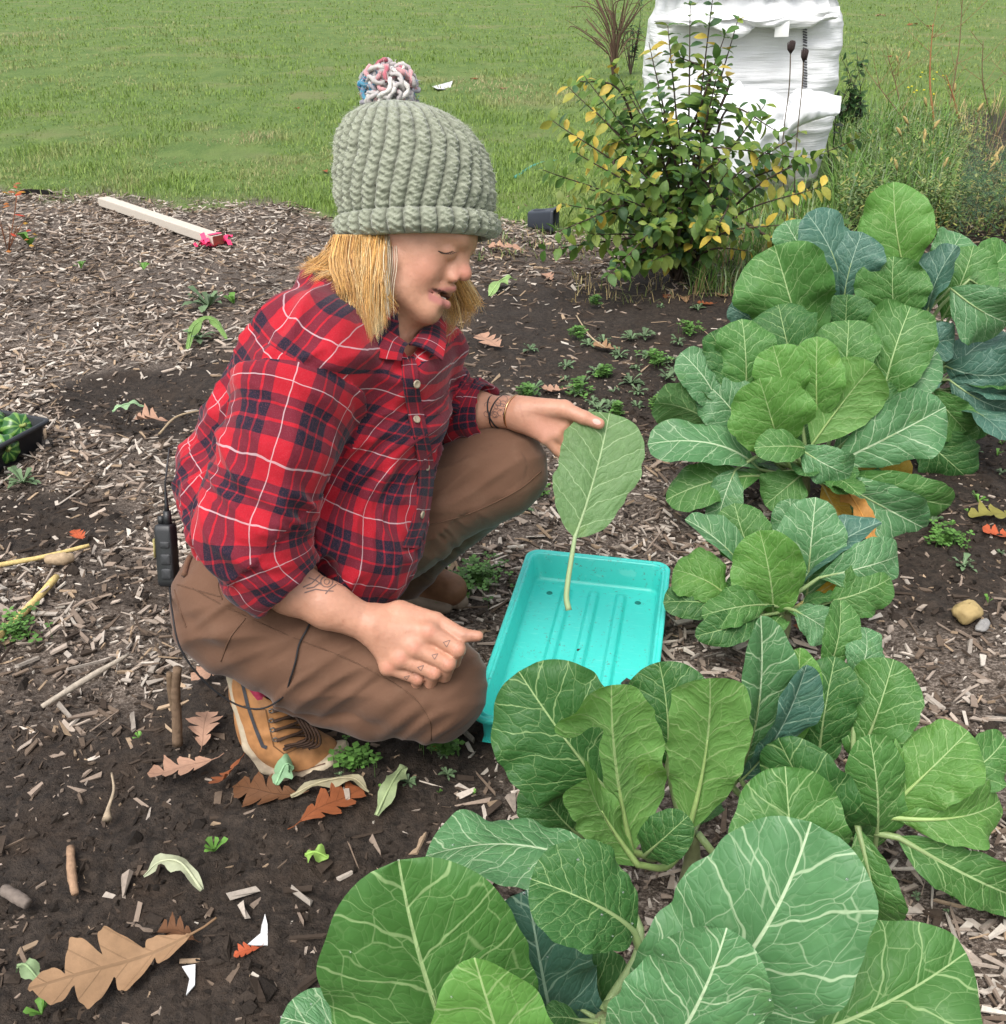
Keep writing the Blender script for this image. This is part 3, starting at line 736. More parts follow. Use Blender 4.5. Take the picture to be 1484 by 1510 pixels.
# rain drops on the nearest broad leaves
_A = [o for o in bpy.data.objects if o.type == 'EMPTY' and o.get('label', '').startswith('largest collard')][0]
t = NT('water'); t.b.inputs['Transmission Weight'].default_value = .9; t.b.inputs['IOR'].default_value = 1.33; WATER = t.fin((1, 1, 1), .03, None, .5)
for o in [c for c in _A.children if c.name.startswith('leaf')]:
    me = o.data; co = np.zeros(len(me.vertices) * 3, np.float32); me.vertices.foreach_get('co', co); co = co.reshape(-1, 3); no = np.array([v.normal for v in me.vertices]); r_ = np.random.default_rng(len(co) + int(abs(co[0, 0]) * 1e4))
    nb_ = 56 * 43; m = MB(); ok = [i for i in r_.integers(0, min(nb_, len(co)), 8) if no[i] @ ET > .3]
    for i in ok:
        rr_ = r_.uniform(.0008, .0018); m.add(co[i] + no[i] * rr_ * .25 + ICO_V * rr_ * np.array([1, 1, .8]), None, ICO_F)
    if m.v: kind(link('water_drops', m.mesh('water_drops', [WATER], True), o), 'stuff')
# ---------------------------------------------------------------- the gardener
PERSON = thing('person', 'person squatting in red plaid shirt, brown trousers and green knit hat, holding up a leaf', 'person', G(470, 1110))
def pc(vol, pts, k=.01, flat=None):
    """chain of (u, v, d, radius m)"""
    q = [(P(a, b, c), r) for a, b, c, r in pts]
    for (a, ra), (b, rb) in zip(q[:-1], q[1:]): vol.cone(a, b, ra, rb, k, flat=flat)
def vplane(vol, p, n, c, rad):
    """cut away what lies beyond a plane, near c only"""
    sl, ax = vol.sub(np.asarray(c) - rad, np.asarray(c) + rad); X, Y, Z = np.meshgrid(*ax, indexing='ij')
    D = (X - p[0]) * n[0] + (Y - p[1]) * n[1] + (Z - p[2]) * n[2]
    near = (X - c[0]) ** 2 + (Y - c[1]) ** 2 + (Z - c[2]) ** 2 < rad * rad
    A = vol.F[sl]; vol.F[sl] = np.where(near, np.maximum(A, D), A)
# --- skin: head, neck, torso, arms and hands as one surface
HD = 1.43                                    # distance of the head's middle plane
YAW = .30
def hp(u, v, r=0.0):                         # point of the head; r metres towards the viewer from its middle plane
    return P(u, v, HD - YAW * (u - 605) / 1050 - r)
hf = nrm(.90 * EX - .42 * EU + .33 * ET); hu = nrm(.42 * EX + .90 * EU); hr = np.cross(hf, hu)
bv = Vol((-.55, 1.02, .13), (.17, 1.72, .98), .0023)
c0 = hp(600, 318)
bv.ell(c0, (.098, .088, .074), (hf, hu, hr), .01)
bv.ell(hp(609, 364), (.060, .058, .059), (hf, hu, hr), .03)
bv.ell(hp(664, 346), (.036, .026, .044), (hf, hu, hr), .025)             # forehead
bv.cone(hp(677, 354, .026), hp(681, 354, -.026), .0115, .0115, .016)     # brow
for sg in (1, -1):
    bv.ell(hp(620, 396, .038 * sg), (.026, .022, .014), (hf, hu, hr), .03)
    #  # cheek
    bv.cone(hp(630, 456, .016 * sg), hp(580, 424, .049 * sg), .0125, .016, .03)   # jaw
bv.ell(hp(644, 426), (.022, .030, .025), (hf, hu, hr), .018)             # muzzle
bv.cone(hp(632, 460, .007), hp(632, 460, -.007), .0145, .0145, .016)     # chin
bv.cone(hp(612, 446), hp(588, 432), .020, .034, .03)
for sg in (1, -1):
    bv.ell(hp(675, 374, .0350 * sg), (.0095, .0065, .0130), (hf, hu, hr), .014, 's')   # socket
    bv.ball(hp(660, 369, .0285 * sg), .0135, .003)                       # lid over the eye
bv.cone(hp(683, 358), hp(683, 402), .0085, .0098, .009)                  # nose
bv.ball(hp(686, 404), .0088, .007)
for sg in (1, -1):
    bv.cone(hp(677, 374, .006 * sg), hp(669, 401, .0100 * sg), .0065, .0085, .010); bv.ell(hp(667, 407, .0130 * sg), (.0115, .0085, .0072), (nrm(hf - .2 * hu), nrm(hu + .2 * hf), hr), .0025)
    bv.ball(hp(677, 416, .0065 * sg), .0036, .002, 's')
for sg in (1, -1):
    bv.cone(hp(668, 425, .0), hp(652, 427, .0160 * sg), .0046, .0040, .005); bv.cone(hp(652, 427, .0160 * sg), hp(632, 430, .0250 * sg), .0040, .0022, .004)   # upper lip
    bv.cone(hp(658, 450, .0), hp(647, 447, .0160 * sg), .0060, .0052, .006); bv.cone(hp(647, 447, .0160 * sg), hp(631, 434, .0240 * sg), .0050, .0024, .005)   # lower lip
    bv.cone(hp(655, 412, .0200 * sg), hp(634, 420, .0330 * sg), .0006, .0004, .005, 's')   # smile fold
bv.cone(hp(664, 438, .0), hp(633, 431, .0300), .0036, .0022, .002, 's'); bv.cone(hp(664, 438, .0), hp(633, 431, -.0300), .0036, .0022, .002, 's'); bv.ell(hp(652, 437), (.021, .0038, .019), (nrm(hf + .10 * hu), nrm(hu - .10 * hf), hr), .002, 's')      # open mouth
bv.cone(hp(654, 461, .010), hp(654, 461, -.010), .0026, .0026, .010, 's')
bv.ell(hp(572, 395, .070), (.014, .028, .008), (hf, hu, hr), .006)       # ear
pc(bv, [(588, 425, 1.45, .050), (560, 500, 1.475, .056)], .02)           # neck
pc(bv, [(520, 530, 1.49, .09), (470, 660, 1.51, .11), (420, 800, 1.52, .11)], .03)
pc(bv, [(455, 535, 1.38, .05), (615, 510, 1.6, .05)], .03)
pc(bv, [(450, 535, 1.385, .045), (378, 800, 1.372, .040), (430, 866, 1.380, .0350), (485, 893, 1.386, .0302), (548, 922, 1.392, .0238)], .014)
pc(bv, [(620, 510, 1.6, .042), (640, 612, 1.70, .035), (700, 606, 1.65, .032), (750, 608, 1.618, .0225)], .014)
for a, b_ in (((632, 931, 1.386), (611, 955, 1.384)), ((611, 955, 1.384), (590, 971, 1.386)), ((590, 971, 1.386), (573, 984, 1.392)), ((643, 938, 1.389), (622, 961, 1.388)), ((622, 961, 1.388), (602, 976, 1.390)), ((656, 946, 1.390), (637, 967, 1.389)), ((668, 954, 1.392), (651, 974, 1.391)), ((641, 969, 1.390), (620, 985, 1.391))): bv.cone(P(*a), P(*b_), .0092, .0088, .008)
# right hand, knuckles up, fingers curled over the knee
fl = nrm(P(600, 930, 1.38) - P(600, 930, 1.40))
RH = dict(i=[(632, 931), (675, 957), (669, 975), (650, 975)], m=[(611, 955), (661, 979), (655, 996), (638, 993)], r=[(590, 971), (640, 992), (634, 1007), (620, 1002)], p=[(573, 984), (616, 1001), (612, 1013), (600, 1008)])
rad = dict(i=.0116, m=.0114, r=.0104, p=.0090)
for kf, q in RH.items():
    r_ = rad[kf]; dd = dict(i=(1.383, 1.384, 1.408, 1.420), m=(1.380, 1.384, 1.408, 1.420), r=(1.382, 1.388, 1.410, 1.420), p=(1.388, 1.396, 1.414, 1.420))[kf]
    bv.cone(P(552, 922, 1.392), P(*q[0], dd[0] + .004), .021, r_ * 1.12, .012)
    bv.ball(P(*q[0], dd[0]), r_ * 1.12, .006)
    bv.cone(P(*q[0], dd[0]), P(*q[1], dd[1]), r_ * 1.08, r_ * .93, .0018)
    bv.ball(P(*q[1], dd[1] - .0008), r_ * 1.02, .0015)
    bv.cone(P(*q[1], dd[1]), P(*q[2], dd[2]), r_ * .95, r_ * .88, .002)
    bv.cone(P(*q[2], dd[2]), P(*q[3], dd[3]), r_ * .88, r_ * .8, .002)
bv.cone(P(552, 916, 1.396), P(590, 906, 1.402), .021, .0165, .012)
bv.cone(P(590, 905, 1.402), P(642, 915, 1.400), .0175, .0122, .010)
bv.cone(P(642, 915, 1.400), P(682, 937, 1.392), .0115, .0102, .004)
bv.cone(P(682, 937, 1.392), P(706, 938, 1.388), .0100, .0072, .004)
# left hand, palm to the viewer, thumb and fingers pinching the leaf
bv.cone(P(750, 607, 1.618), P(775, 611, 1.610), .0235, .024, .012)
bv.cone(P(770, 603, 1.606), P(832, 603, 1.588), .0205, .0145, .010)
bv.cone(P(832, 604, 1.586), P(862, 616, 1.578), .0128, .0112, .005)
bv.cone(P(862, 616, 1.578), P(884, 625, 1.576), .0108, .0088, .003)
for q, r_ in ((((838, 612, 1.606), (866, 618, 1.612), (884, 630, 1.606), (897, 640, 1.600)), .0090), (((832, 628, 1.604), (858, 644, 1.612), (874, 657, 1.606), (884, 664, 1.602)), .0092),
              (((820, 640, 1.602), (842, 660, 1.610), (856, 674, 1.606), (866, 682, 1.602)), .0088), (((804, 646, 1.602), (822, 664, 1.608), (836, 677, 1.606), (846, 684, 1.604)), .0078)):
    bv.cone(P(768, 613, 1.612), P(*q[0]), .020, r_ * 1.25, .012)
    for a, b_, f1, f2 in ((0, 1, 1.12, 1.0), (1, 2, 1.0, .92), (2, 3, .92, .78)): bv.cone(P(*q[a]), P(*q[b_]), r_ * f1, r_ * f2, .004)
V, F = bv.nets(); del bv
V = relax(V, F, 1, .4)
_u, _v, _d = Q(V); _m = np.clip(1.6 - np.hypot((_u - 604) / 34, (_v - 424) / 52), 0, 1) * (_v < 490); _m = np.maximum(_m, .8 * np.clip(1.5 - np.hypot((_u - 640) / 16, (_v - 400) / 18), 0, 1)); _m = np.maximum(_m, .6 * np.clip(1.5 - np.hypot((_u - 690) / 20, (_v - 352) / 12), 0, 1)) * (_d < 1.50)
_sel = _m[F].max(1) > .01; _Fs = F[_sel]
for _ in range(28): V = V + _m[:, None] * (relax(V, _Fs, 1, 1.0) - V) * .6
N = vnormals(V, F)
U_, V_, D_ = Q(V)
def near(u, v, ru, rv, d=None, dd=.05):
    w = np.clip(1 - ((U_ - u) / ru) ** 2 - ((V_ - v) / rv) ** 2, 0, 1)
    return w if d is None else w * (np.abs(D_ - d) < dd)
V = V + N * (.0003 * vnoise(V * 120, 3) + .00015 * vnoise(V * 420, 8))[:, None]
c = np.tile(np.array([.46, .235, .155]), (len(V), 1)); c *= (1 + .10 * fbm(V * 45, 2, 4) + .05 * vnoise(V * 300, 5))[:, None]
def tint(w, colr): 
    global c
    w = np.clip(w, 0, 1)[:, None]; c = c * (1 - w) + np.array(colr) * w
head = V_ < 520
tint(.55 * near(690, 408, 26, 24) * head, (.50, .17, .13)); tint(.40 * near(632, 400, 40, 32) * head, (.49, .20, .14))
def segd(a, b_):
    a, b_ = np.array(a, float), np.array(b_, float); q = np.stack([U_, V_], 1) - a; d = b_ - a; t_ = np.clip((q @ d) / (d @ d), 0, 1); return np.linalg.norm(q - t_[:, None] * d, axis=1)
lip = np.maximum(np.clip(1.5 - segd((670, 426), (632, 430)) / 3.6, 0, 1), np.clip(1.5 - segd((661, 450), (634, 437)) / 5.5, 0, 1))
tint(.85 * lip * head * np.clip((U_ - 629) / 5, 0, 1), (.36, .125, .115))
hole = np.clip(1 - (((V - hp(652, 437)) @ nrm(hf + .18 * hu)) / .034) ** 2 - (((V - hp(652, 437)) @ nrm(hu - .18 * hf)) / .0042) ** 2 - (((V - hp(652, 437)) @ hr) / .034) ** 2, 0, 1)
tint(4 * hole * head * (N @ hu < .55), (.055, .018, .016))  # shade inside the open mouth painted as a near-black tint
for q in RH.values():
    tint(.4 * near(*q[0], 14, 12), (.47, .16, .11)); tint(.4 * near(*q[1], 12, 11), (.48, .17, .115))
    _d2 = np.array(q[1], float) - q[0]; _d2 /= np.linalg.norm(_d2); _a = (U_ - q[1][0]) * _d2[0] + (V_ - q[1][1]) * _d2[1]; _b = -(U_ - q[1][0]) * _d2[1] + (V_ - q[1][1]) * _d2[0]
    for _o in (-5.5, -2.0): tint(.38 * np.exp(-((_a - _o - .03 * _b ** 2) / 1.0) ** 2) * (np.abs(_b) < 8) * (D_ < 1.42), (.25, .10, .06))  # knuckle creases: their shade painted as darker bands of skin
tint(.55 * near(690, 940, 28, 14) * (.6 + .6 * vnoise(V * 260, 6)), (.22, .09, .055)); tint(.3 * near(556, 932, 8, 26), (.34, .15, .09)); tint(.45 * np.exp(-((V_ - 612 - .25 * (U_ - 800)) / 1.6) ** 2) * near(800, 612, 30, 20), (.30, .12, .08)); tint(.4 * np.exp(-((U_ - 770 - .3 * (V_ - 610)) / 1.3) ** 2) * near(770, 612, 10, 24), (.32, .13, .085)); tint(.5 * near(800, 634, 45, 28), (.50, .23, .165)); tint(.4 * near(880, 624, 14, 12), (.52, .22, .17))  # wrist and palm creases are shaded by tint as well
SKIN = NT('skin'); t = SKIN; po = t.pos(); n1 = t.noise(po, 520, 3, .7); n2 = t.noise(po, 90, 4, .65); fr = t.vor(po, 230, 'F1')
cs = t.mix(t.mth('MULTIPLY', t.sstep(t.noise(po, 150, 2), .64, .74), .22), t.vcol(), (.30, .125, .07))
cs = t.mix(t.mth('MULTIPLY', t.sstep(n2, .4, .75), .25), cs, (.40, .17, .105))
SKIN = t.fin(cs, t.mth('MULTIPLY_ADD', n2, .2, .38), t.bump(t.mth('ADD', n1, t.mth('MULTIPLY', fr, .7)), .22, .0012), .4, sss=.07)
BODY_V, BODY_F = V, F
body = link('body', mesh_np('body', V, F, [SKIN], True, c), PERSON)
BVH_B = BVHTree.FromPolygons(V.tolist(), F.tolist())
CAMP = Vector((0, 0, CAM_H))
def hit(bvh, u, v, off=.0006):
    r_ = bvh.ray_cast(CAMP, Vector(P(u, v, 1.0)) - CAMP)
    if r_[0] is None: return None
    n = r_[1]; n = n if n.dot(CAMP - r_[0]) > 0 else -n
    return np.array(r_[0] + n * off), np.array(n)
def ribbon(m, bvh, poly, w, off=.0005, col=(1, 1, 1), step=4, closed=False):
    """line of real width w laid on a surface along pixel polyline"""
    q = np.array(poly + ([poly[0]] if closed else []), float); pts = []
    for a, b_ in zip(q[:-1], q[1:]):
        k = max(2, int(np.hypot(*(b_ - a)) / step))
        pts += [a + (b_ - a) * i / k for i in range(k)]
    pts.append(q[-1]); L = []
    for p_ in pts:
        h_ = hit(bvh, *p_, off)
        if h_ is not None: L.append(h_)
    if len(L) < 2: return
    A = np.array([x[0] for x in L]); Nn = np.array([x[1] for x in L]); T = np.gradient(A, axis=0); S = np.cross(T, Nn); S /= np.linalg.norm(S, axis=1)[:, None] + 1e-9
    wv = np.broadcast_to(np.asarray(w, float), (len(A),))[:, None] * .5
    m.grid(np.stack([A - S * wv, A + Nn * .0002, A + S * wv], 1), col); return True
ink = flat('tattoo_ink', (.150, .098, .085), .5, .35, .2, 200)
m = MB()
for poly in ([(672, 942), (680, 934), (673, 929), (662, 938)],): pass
def piece(fn):
    mm = MB(); fn(mm)
    if mm.v: mm.build('tattoo', ink, PERSON)
tri = lambda a: piece(lambda mm: ribbon(mm, BVH_B, a, .0009, closed=True, step=2))
tri([(654, 947), (664, 944), (659, 954)]); tri([(637, 966), (646, 964), (641, 972)]); tri([(616, 984), (625, 981), (621, 989)]); tri([(596, 998), (604, 996), (600, 1002)])
th_ = np.linspace(0, 2 * np.pi, 14)
ribbon(m, BVH_B, [(482 + 9 * math.cos(a), 858 + 8 * math.sin(a)) for a in th_], .0016); ribbon(m, BVH_B, [(482 + 4 * math.cos(a), 858 + 4 * math.sin(a)) for a in th_], .0012)
for poly in ([(447, 866), (460, 860), (472, 848), (468, 838)], [(449, 874), (466, 869), (478, 871), (492, 872)], [(455, 852), (466, 856), (473, 862)], [(490, 848), (500, 853), (496, 862), (486, 869), (480, 876)], [(488, 852), (499, 862), (512, 866)], [(452, 868), (463, 866), (474, 858)]): ribbon(m, BVH_B, poly, .0017)
if m.v: kind(m.build('forearm_tattoo', ink, PERSON), 'stuff')
m = MB(); r_ = np.random.default_rng(5)
for i in range(16):
    u0, v0 = r_.uniform(718, 748), r_.uniform(588, 612); a0 = r_.uniform(0, 6.28)
    ribbon(m, BVH_B, [(u0 + 4.5 * math.cos(a0 + a), v0 + 4.5 * math.sin(a0 + a)) for a in np.linspace(0, r_.uniform(3, 6), 9)], .0009, step=2)
if m.v: kind(m.build('wrist_tattoo', ink, PERSON), 'stuff')
# nails
m = MB()
def nail(a, ru, rv, ang=0.):
    pts = [(a[0] + ru * math.cos(x) * math.cos(ang) - rv * math.sin(x) * math.sin(ang), a[1] + ru * math.cos(x) * math.sin(ang) + rv * math.sin(x) * math.cos(ang)) for x in np.linspace(0, 2 * np.pi, 11)[:-1]]
    L = [hit(BVH_B, *p_, .0006) for p_ in pts]; cen = hit(BVH_B, *a, .0011)
    if cen is None or any(x is None for x in L): return
    m.add(np.array([x[0] for x in L] + [cen[0]]), None, [(i, (i + 1) % 10, 10) for i in range(10)])
nail((880, 622), 6.5, 4, .4); nail((694, 930), 5, 3, .1)
if m.v: m.build('fingernail', flat('nail_mat', (.62, .36, .30), .25, .5, .05), PERSON)
# eye line, lashes, lower teeth
m = MB()
for k in range(9):
    a = hit(BVH_B, 648 + 2.4 * k, 370 + 2.6 * math.sin(k / 8 * 3.1), .0004)
    if a is not None: m.tube([a[0], a[0] + .004 * nrm(.8 * EX - .75 * EU + .5 * ET), a[0] + .007 * nrm(.9 * EX - .4 * EU + .4 * ET)], [.0005, .0004, .0001], 4)
ribbon(m, BVH_B, [(646, 370), (651, 373), (658, 374), (667, 371)], .0013, .0003, step=2)
m.build('eyelash', flat('lash_mat', (.035, .02, .015), .6), PERSON)
m = MB()
tz = [hp(655 - 20 * abs(x) ** 1.6, 441.5 - 3.5 * abs(x), .017 * x) for x in np.linspace(-1, 1, 11)]
for a in tz: m.box(a, hf * .002, hu * .0022, hr * .0019)
m.build('teeth', flat('teeth_mat', (.62, .56, .48), .3), PERSON)
# --- hair
HAIR = vmat('hair_mat', .45, .35, 420, .5, sheen=.2)
m = MB(); r_ = np.random.default_rng(11)
def strand(pts, rw, colr, n=9):
    q = bez(pts, n); k = len(q); m.tube(q, rw * np.interp(np.linspace(0, 1, k), [0, .2, .7, 1], [.8, 1, .8, .08]), 4, colr, cap=False)
def hcol(w): 
    a = np.array([.60, .335, .095]); b_ = np.array([.76, .56, .27]); g = np.array([.42, .20, .05])
    x = r_.random(); return (a if x < .6 else b_ if x < .85 else g) * r_.uniform(.75, 1.2) if not w else np.array([.72, .62, .46]) * r_.uniform(.8, 1.1)
def lockset(n, guide, per, spread, r0, r1, streak=lambda s: False):
    """n clumps along a fringe, each a bundle of fine strands closing to a point"""
    for i in range(n):
        s = (i + r_.random()) / n; G_ = [np.array(q, float) for q in guide(s)]; cl = hcol(streak(s)); ln = r_.uniform(.74, 1.10); jit = r_.normal(0, spread, (len(G_), 2)); jit[-1] *= 2.2; jit[2] *= 1.4
        for k in range(per):
            o = r_.normal(0, 1, 3); f = r_.uniform(.85, 1.0) * ln; pts = []
            for j, q in enumerate(G_):
                w = [1, 1.1, 1.0, .6][min(j, 3)]
                a = G_[0] + (q - G_[0]) * (f if j == len(G_) - 1 else 1)
                pts.append(P(a[0] + jit[j, 0] * (j > 0) + o[0] * 4.2 * w, a[1] + jit[j, 1] * (j > 0) + (o[1] * 3 * w if j else 0), a[2] + o[2] * .0045 * w))
            strand(pts, r_.uniform(r0, r1), np.clip(cl * r_.uniform(.86, 1.14), 0, .9), 8)
def front(s):
    ue = np.interp(s, [0, .35, .7, 1], [505, 535, 549, 573]); ve = np.interp(s, [0, .35, .7, 1], [440, 492, 502, 470]); u0 = 500 + 72 * s; d0 = 1.362 + .012 * abs(s - .6)
    b_ = 6 * math.sin(s * 7)
    return (u0, 346, d0 + .006), (u0 - 5 + 4 * s, 385, d0 - .010), ((u0 + ue) / 2 - 3 + b_, 430, d0 - .014), (ue, ve, d0 - .008 + .004 * math.sin(s * 17))
def back(s):
    u0 = 498 + 50 * s; d0 = 1.385 + .05 * (1 - s); ue = np.interp(s, [0, .3, .6, 1], [436, 452, 478, 508]); ve = np.interp(s, [0, .3, .6, 1], [396, 402, 418, 440])
    return (u0, 346, d0), (u0 - 12 + 8 * s, 371, d0 - .012), ((u0 + ue) / 2 - 2, (374 + ve) / 2 + 7, d0 - .014), (ue, ve, d0 - .012)
def farside(s):
    ue = 657 + 62 * s; ve = np.interp(s, [0, .4, 1], [494, 480, 460]); d0 = 1.490
    return (640 + 22 * s, 365, d0), (650 + 26 * s, 405, d0 + .006), ((662 + 24 * s + ue) / 2, (422 + ve) / 2, d0 + .008), (ue, ve, d0 + .004)
lockset(46, front, 34, 2.6, .0003, .0006, lambda s: s > .95)
lockset(34, front, 20, 4.0, .0003, .0006)
lockset(40, back, 26, 3.6, .0003, .0006)
lockset(26, farside, 20, 3.0, .0003, .0006)
for i in range(170):
    s = r_.random(); G_ = (front, back, farside)[i % 3](s); strand([P(q[0] + r_.normal(0, 5), q[1] + r_.normal(0, 4) * (j > 0), q[2] - .004 * r_.random()) for j, q in enumerate(G_)], .0003, hcol(False))
m.build('hair', HAIR, PERSON)
# --- knitted hat
def hat_axis(t):                              # t 0 brim .. 1 top (pixel centre)
    return np.interp(t, [0, .3, .6, .85, 1], [617, 613, 606, 590, 577]), np.interp(t, [0, 1], [352, 158])
HN = 30
def hat_r(t): return np.interp(t, [0, .03, .10, .165, .19, .3, .5, .65, .78, .88, .95, 1], [110, 118, 120, 115, 111, 116, 114, 107, 94, 76, 50, 8]) * HD / FPX
tt = np.concatenate([np.linspace(0, .17, 26), np.linspace(.17, 1, 140)[1:]]); NA = 660; th = np.arange(NA) / NA * 2 * np.pi
Tt, Th = np.meshgrid(tt, th, indexing='ij')
hx = nrm(EX + .02 * EU); hy = nrm(EU * .985 + ET * .16 + .0 * EX); hz = np.cross(hx, hy)
cu, cv = hat_axis(Tt); base = np.array([P(a, b_, HD) for a, b_ in zip(*hat_axis(tt))])[:, None, :]
shift = base - P(617, 352, HD) ; base = P(617, 352, HD) + shift @ np.outer(hx, hx) + (shift @ EU)[..., None] * hy
r0 = hat_r(Tt)
band = Tt < .17
ph = HN * Th / 2 + np.where(band, 0, 1.0) * (4.2 * (Tt - .17) ** 1.0) * 2.0
rib = np.abs(np.sin(ph)); sq = np.abs(np.cos(ph))
v_al = Tt * .215
zig = np.sin(v_al / .0105 * 2 * np.pi + 2.4 * np.sin(2 * ph) + 1.3 * vnoise(np.stack([Th * 6, Tt * 9, 0 * Tt], -1), 3))
zig2 = np.sin(v_al / .0052 * 2 * np.pi - 3.5 * np.cos(2 * ph))
pn = np.stack([np.cos(Th) * 9, np.sin(Th) * 9, Tt * 17], -1)
fade = np.clip((1 - Tt) * 5, 0.25, 1)
disp = (.0085 * (rib ** .42 - .8) + .0019 * zig * rib + .0007 * zig2 * rib) * fade + .0022 * vnoise(pn, 4) + .0009 * vnoise(pn * 3.3, 5) + .0004 * vnoise(pn * 11, 6)
disp = disp - .006 * np.exp(-((Tt - .175) / .010) ** 2)
rr = r0 + disp
Ph = base + hx * (rr * np.cos(Th))[..., None] + hz * (rr * .90 * np.sin(Th))[..., None]
groove_shade = np.clip(rib ** .7 + .15 * zig, 0, 1)[..., None]
hc = np.array([.265, .280, .215]) * (.45 + .58 * groove_shade) * (1 + .12 * vnoise(pn * 2, 9) + .08 * vnoise(pn * 14, 2))[..., None]  # wool darkened between the ribs, shade of the grooves put into the colour
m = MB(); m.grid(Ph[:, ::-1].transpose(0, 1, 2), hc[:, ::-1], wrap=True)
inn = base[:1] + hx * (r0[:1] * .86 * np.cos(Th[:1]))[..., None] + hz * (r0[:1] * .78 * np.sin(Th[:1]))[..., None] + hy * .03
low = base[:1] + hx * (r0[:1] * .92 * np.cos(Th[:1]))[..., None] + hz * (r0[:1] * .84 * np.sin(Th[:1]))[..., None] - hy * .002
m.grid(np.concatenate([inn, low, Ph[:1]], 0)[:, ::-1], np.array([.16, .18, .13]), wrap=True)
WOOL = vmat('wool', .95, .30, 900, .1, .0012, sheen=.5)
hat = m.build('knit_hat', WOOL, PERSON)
r_ = np.random.default_rng(3); m = MB()
i_ = r_.integers(3, len(tt) - 4, 10000); j_ = r_.integers(0, NA, 10000)
for a, b_ in zip(i_, j_):
    p0 = Ph[a, b_]; n_ = nrm(p0 - base[a, 0]); d1 = nrm(n_ + r_.normal(0, .8, 3)); d2 = nrm(d1 + r_.normal(0, .8, 3)); L = r_.uniform(.003, .008) if r_.random() < .95 else r_.uniform(.01, .02)
    q = np.array([p0 - n_ * .001, p0 + d1 * L * .5, p0 + d1 * L * .5 + d2 * L * .5]); s_ = nrm(np.cross(d1, r_.normal(0, 1, 3))) * .00018
    m.add(np.vstack([q[0] - s_, q[0] + s_, q[1] + s_, q[1] - s_, q[2]]), [(0, 1, 2, 3)], [(3, 2, 4)], np.array([.27, .30, .22]) * r_.uniform(.8, 1.25))
kind(m.build('wool_fuzz', WOOL, hat), 'stuff')
m = MB(); pc0 = P(574, 137, HD + .012); pal = [(.42, .39, .38), (.25, .24, .27), (.58, .55, .52), (.42, .12, .15), (.50, .26, .27), (.025, .16, .27), (.08, .25, .36), (.36, .31, .32)]
for i in range(210):
    n_ = nrm(r_.normal(0, 1, 3)); tx = nrm(np.cross(n_, r_.normal(0, 1, 3))); u_ = n_ @ EX; w_ = n_ @ EU
    if u_ < -.35 and w_ < .5: cl = pal[r_.choice([5, 6, 1, 0, 2])]
    elif w_ > .35: cl = pal[r_.choice([3, 4, 0, 7, 2])]
    else: cl = pal[r_.choice([0, 1, 2, 7, 0, 4])]
    R0 = .041 * r_.uniform(.75, 1.08); a_ = r_.uniform(.008, .015)
    k = np.linspace(-1, 1, 9)[:, None]; q = pc0 + n_ * R0 * (1 - .22 * k ** 2) + tx * k * a_ + np.cross(n_, tx) * .004 * np.sin(k * 3 + i)
    tw = 1 + .25 * np.sin(np.arange(9) * 2.2 + i)
    m.tube(q, .0031 * tw, 6, np.array(cl) * r_.uniform(.8, 1.15))
for i in range(900):
    n_ = nrm(r_.normal(0, 1, 3)); p0 = pc0 + n_ * .040 * r_.uniform(.85, 1.05); d1 = nrm(n_ + r_.normal(0, .9, 3)); L = r_.uniform(.004, .012); s_ = nrm(np.cross(d1, r_.normal(0, 1, 3))) * .0003
    m.add(np.vstack([p0 - s_, p0 + s_, p0 + d1 * L * .6 + s_, p0 + d1 * L * .6 - s_, p0 + d1 * L + r_.normal(0, .002, 3)]), [(0, 1, 2, 3)], [(3, 2, 4)], np.array(pal[r_.integers(8)]) * 1.1)
m.add(pc0 + ICO_V * .031, None, ICO_F, (.3, .28, .28))
m.build('pompom', WOOL, hat)
# --- shirt
tf = nrm([.83, -.50, -.22]); tu = nrm([.50, .03, .86]); tf = nrm(tf - tu * (tf @ tu)); tl = np.cross(tf, tu)      # front, up, right side
if tl[1] > 0: tl = -tl
sv_ = Vol((-.62, 1.02, .14), (.12, 1.82, .80), .0040)
sv_.ell(P(508, 585, 1.53), (.155, .155, .165), (tf, tl, tu), .04)
sv_.ell(P(460, 690, 1.555), (.178, .155, .165), (tf, tl, tu), .06)
sv_.ell(P(430, 775, 1.545), (.186, .165, .105), (tf, tl, tu), .05)
sv_.ell(P(505, 775, 1.525), (.120, .12, .085), (tf, tl, tu), .05)
pc(sv_, [(470, 520, 1.40, .075), (620, 520, 1.60, .062)], .05)
pc(sv_, [(500, 440, 1.47, .058), (480, 520, 1.47, .09)], .05)
pc(sv_, [(565, 470, 1.455, .062), (545, 530, 1.47, .09)], .03)
RS = [(450, 535, 1.370, .086), (412, 660, 1.340, .077), (376, 785, 1.348, .071), (390, 830, 1.364, .066), (432, 872, 1.380, .053)]
LS = [(622, 525, 1.61, .066), (640, 606, 1.69, .060), (690, 604, 1.655, .047), (724, 606, 1.632, .042)]
pc(sv_, RS[:1] + [(438, 575, 1.358, .086)], .03); pc(sv_, RS, .006); pc(sv_, LS, .02)
ra = nrm(P(432, 872, 1.380) - P(385, 825, 1.372)); la = nrm(P(724, 606, 1.632) - P(660, 604, 1.67))
re_, le_ = P(428, 868, 1.379), P(722, 606, 1.633)
sv_.cone(re_ - ra * .058, re_ - ra * .018, .0590, .0580, .004); sv_.cone(le_ - la * .05, le_ - la * .014, .0455, .0445, .004)   # rolled cuffs
vplane(sv_, re_, ra, re_, .070); vplane(sv_, le_, la, le_, .058)
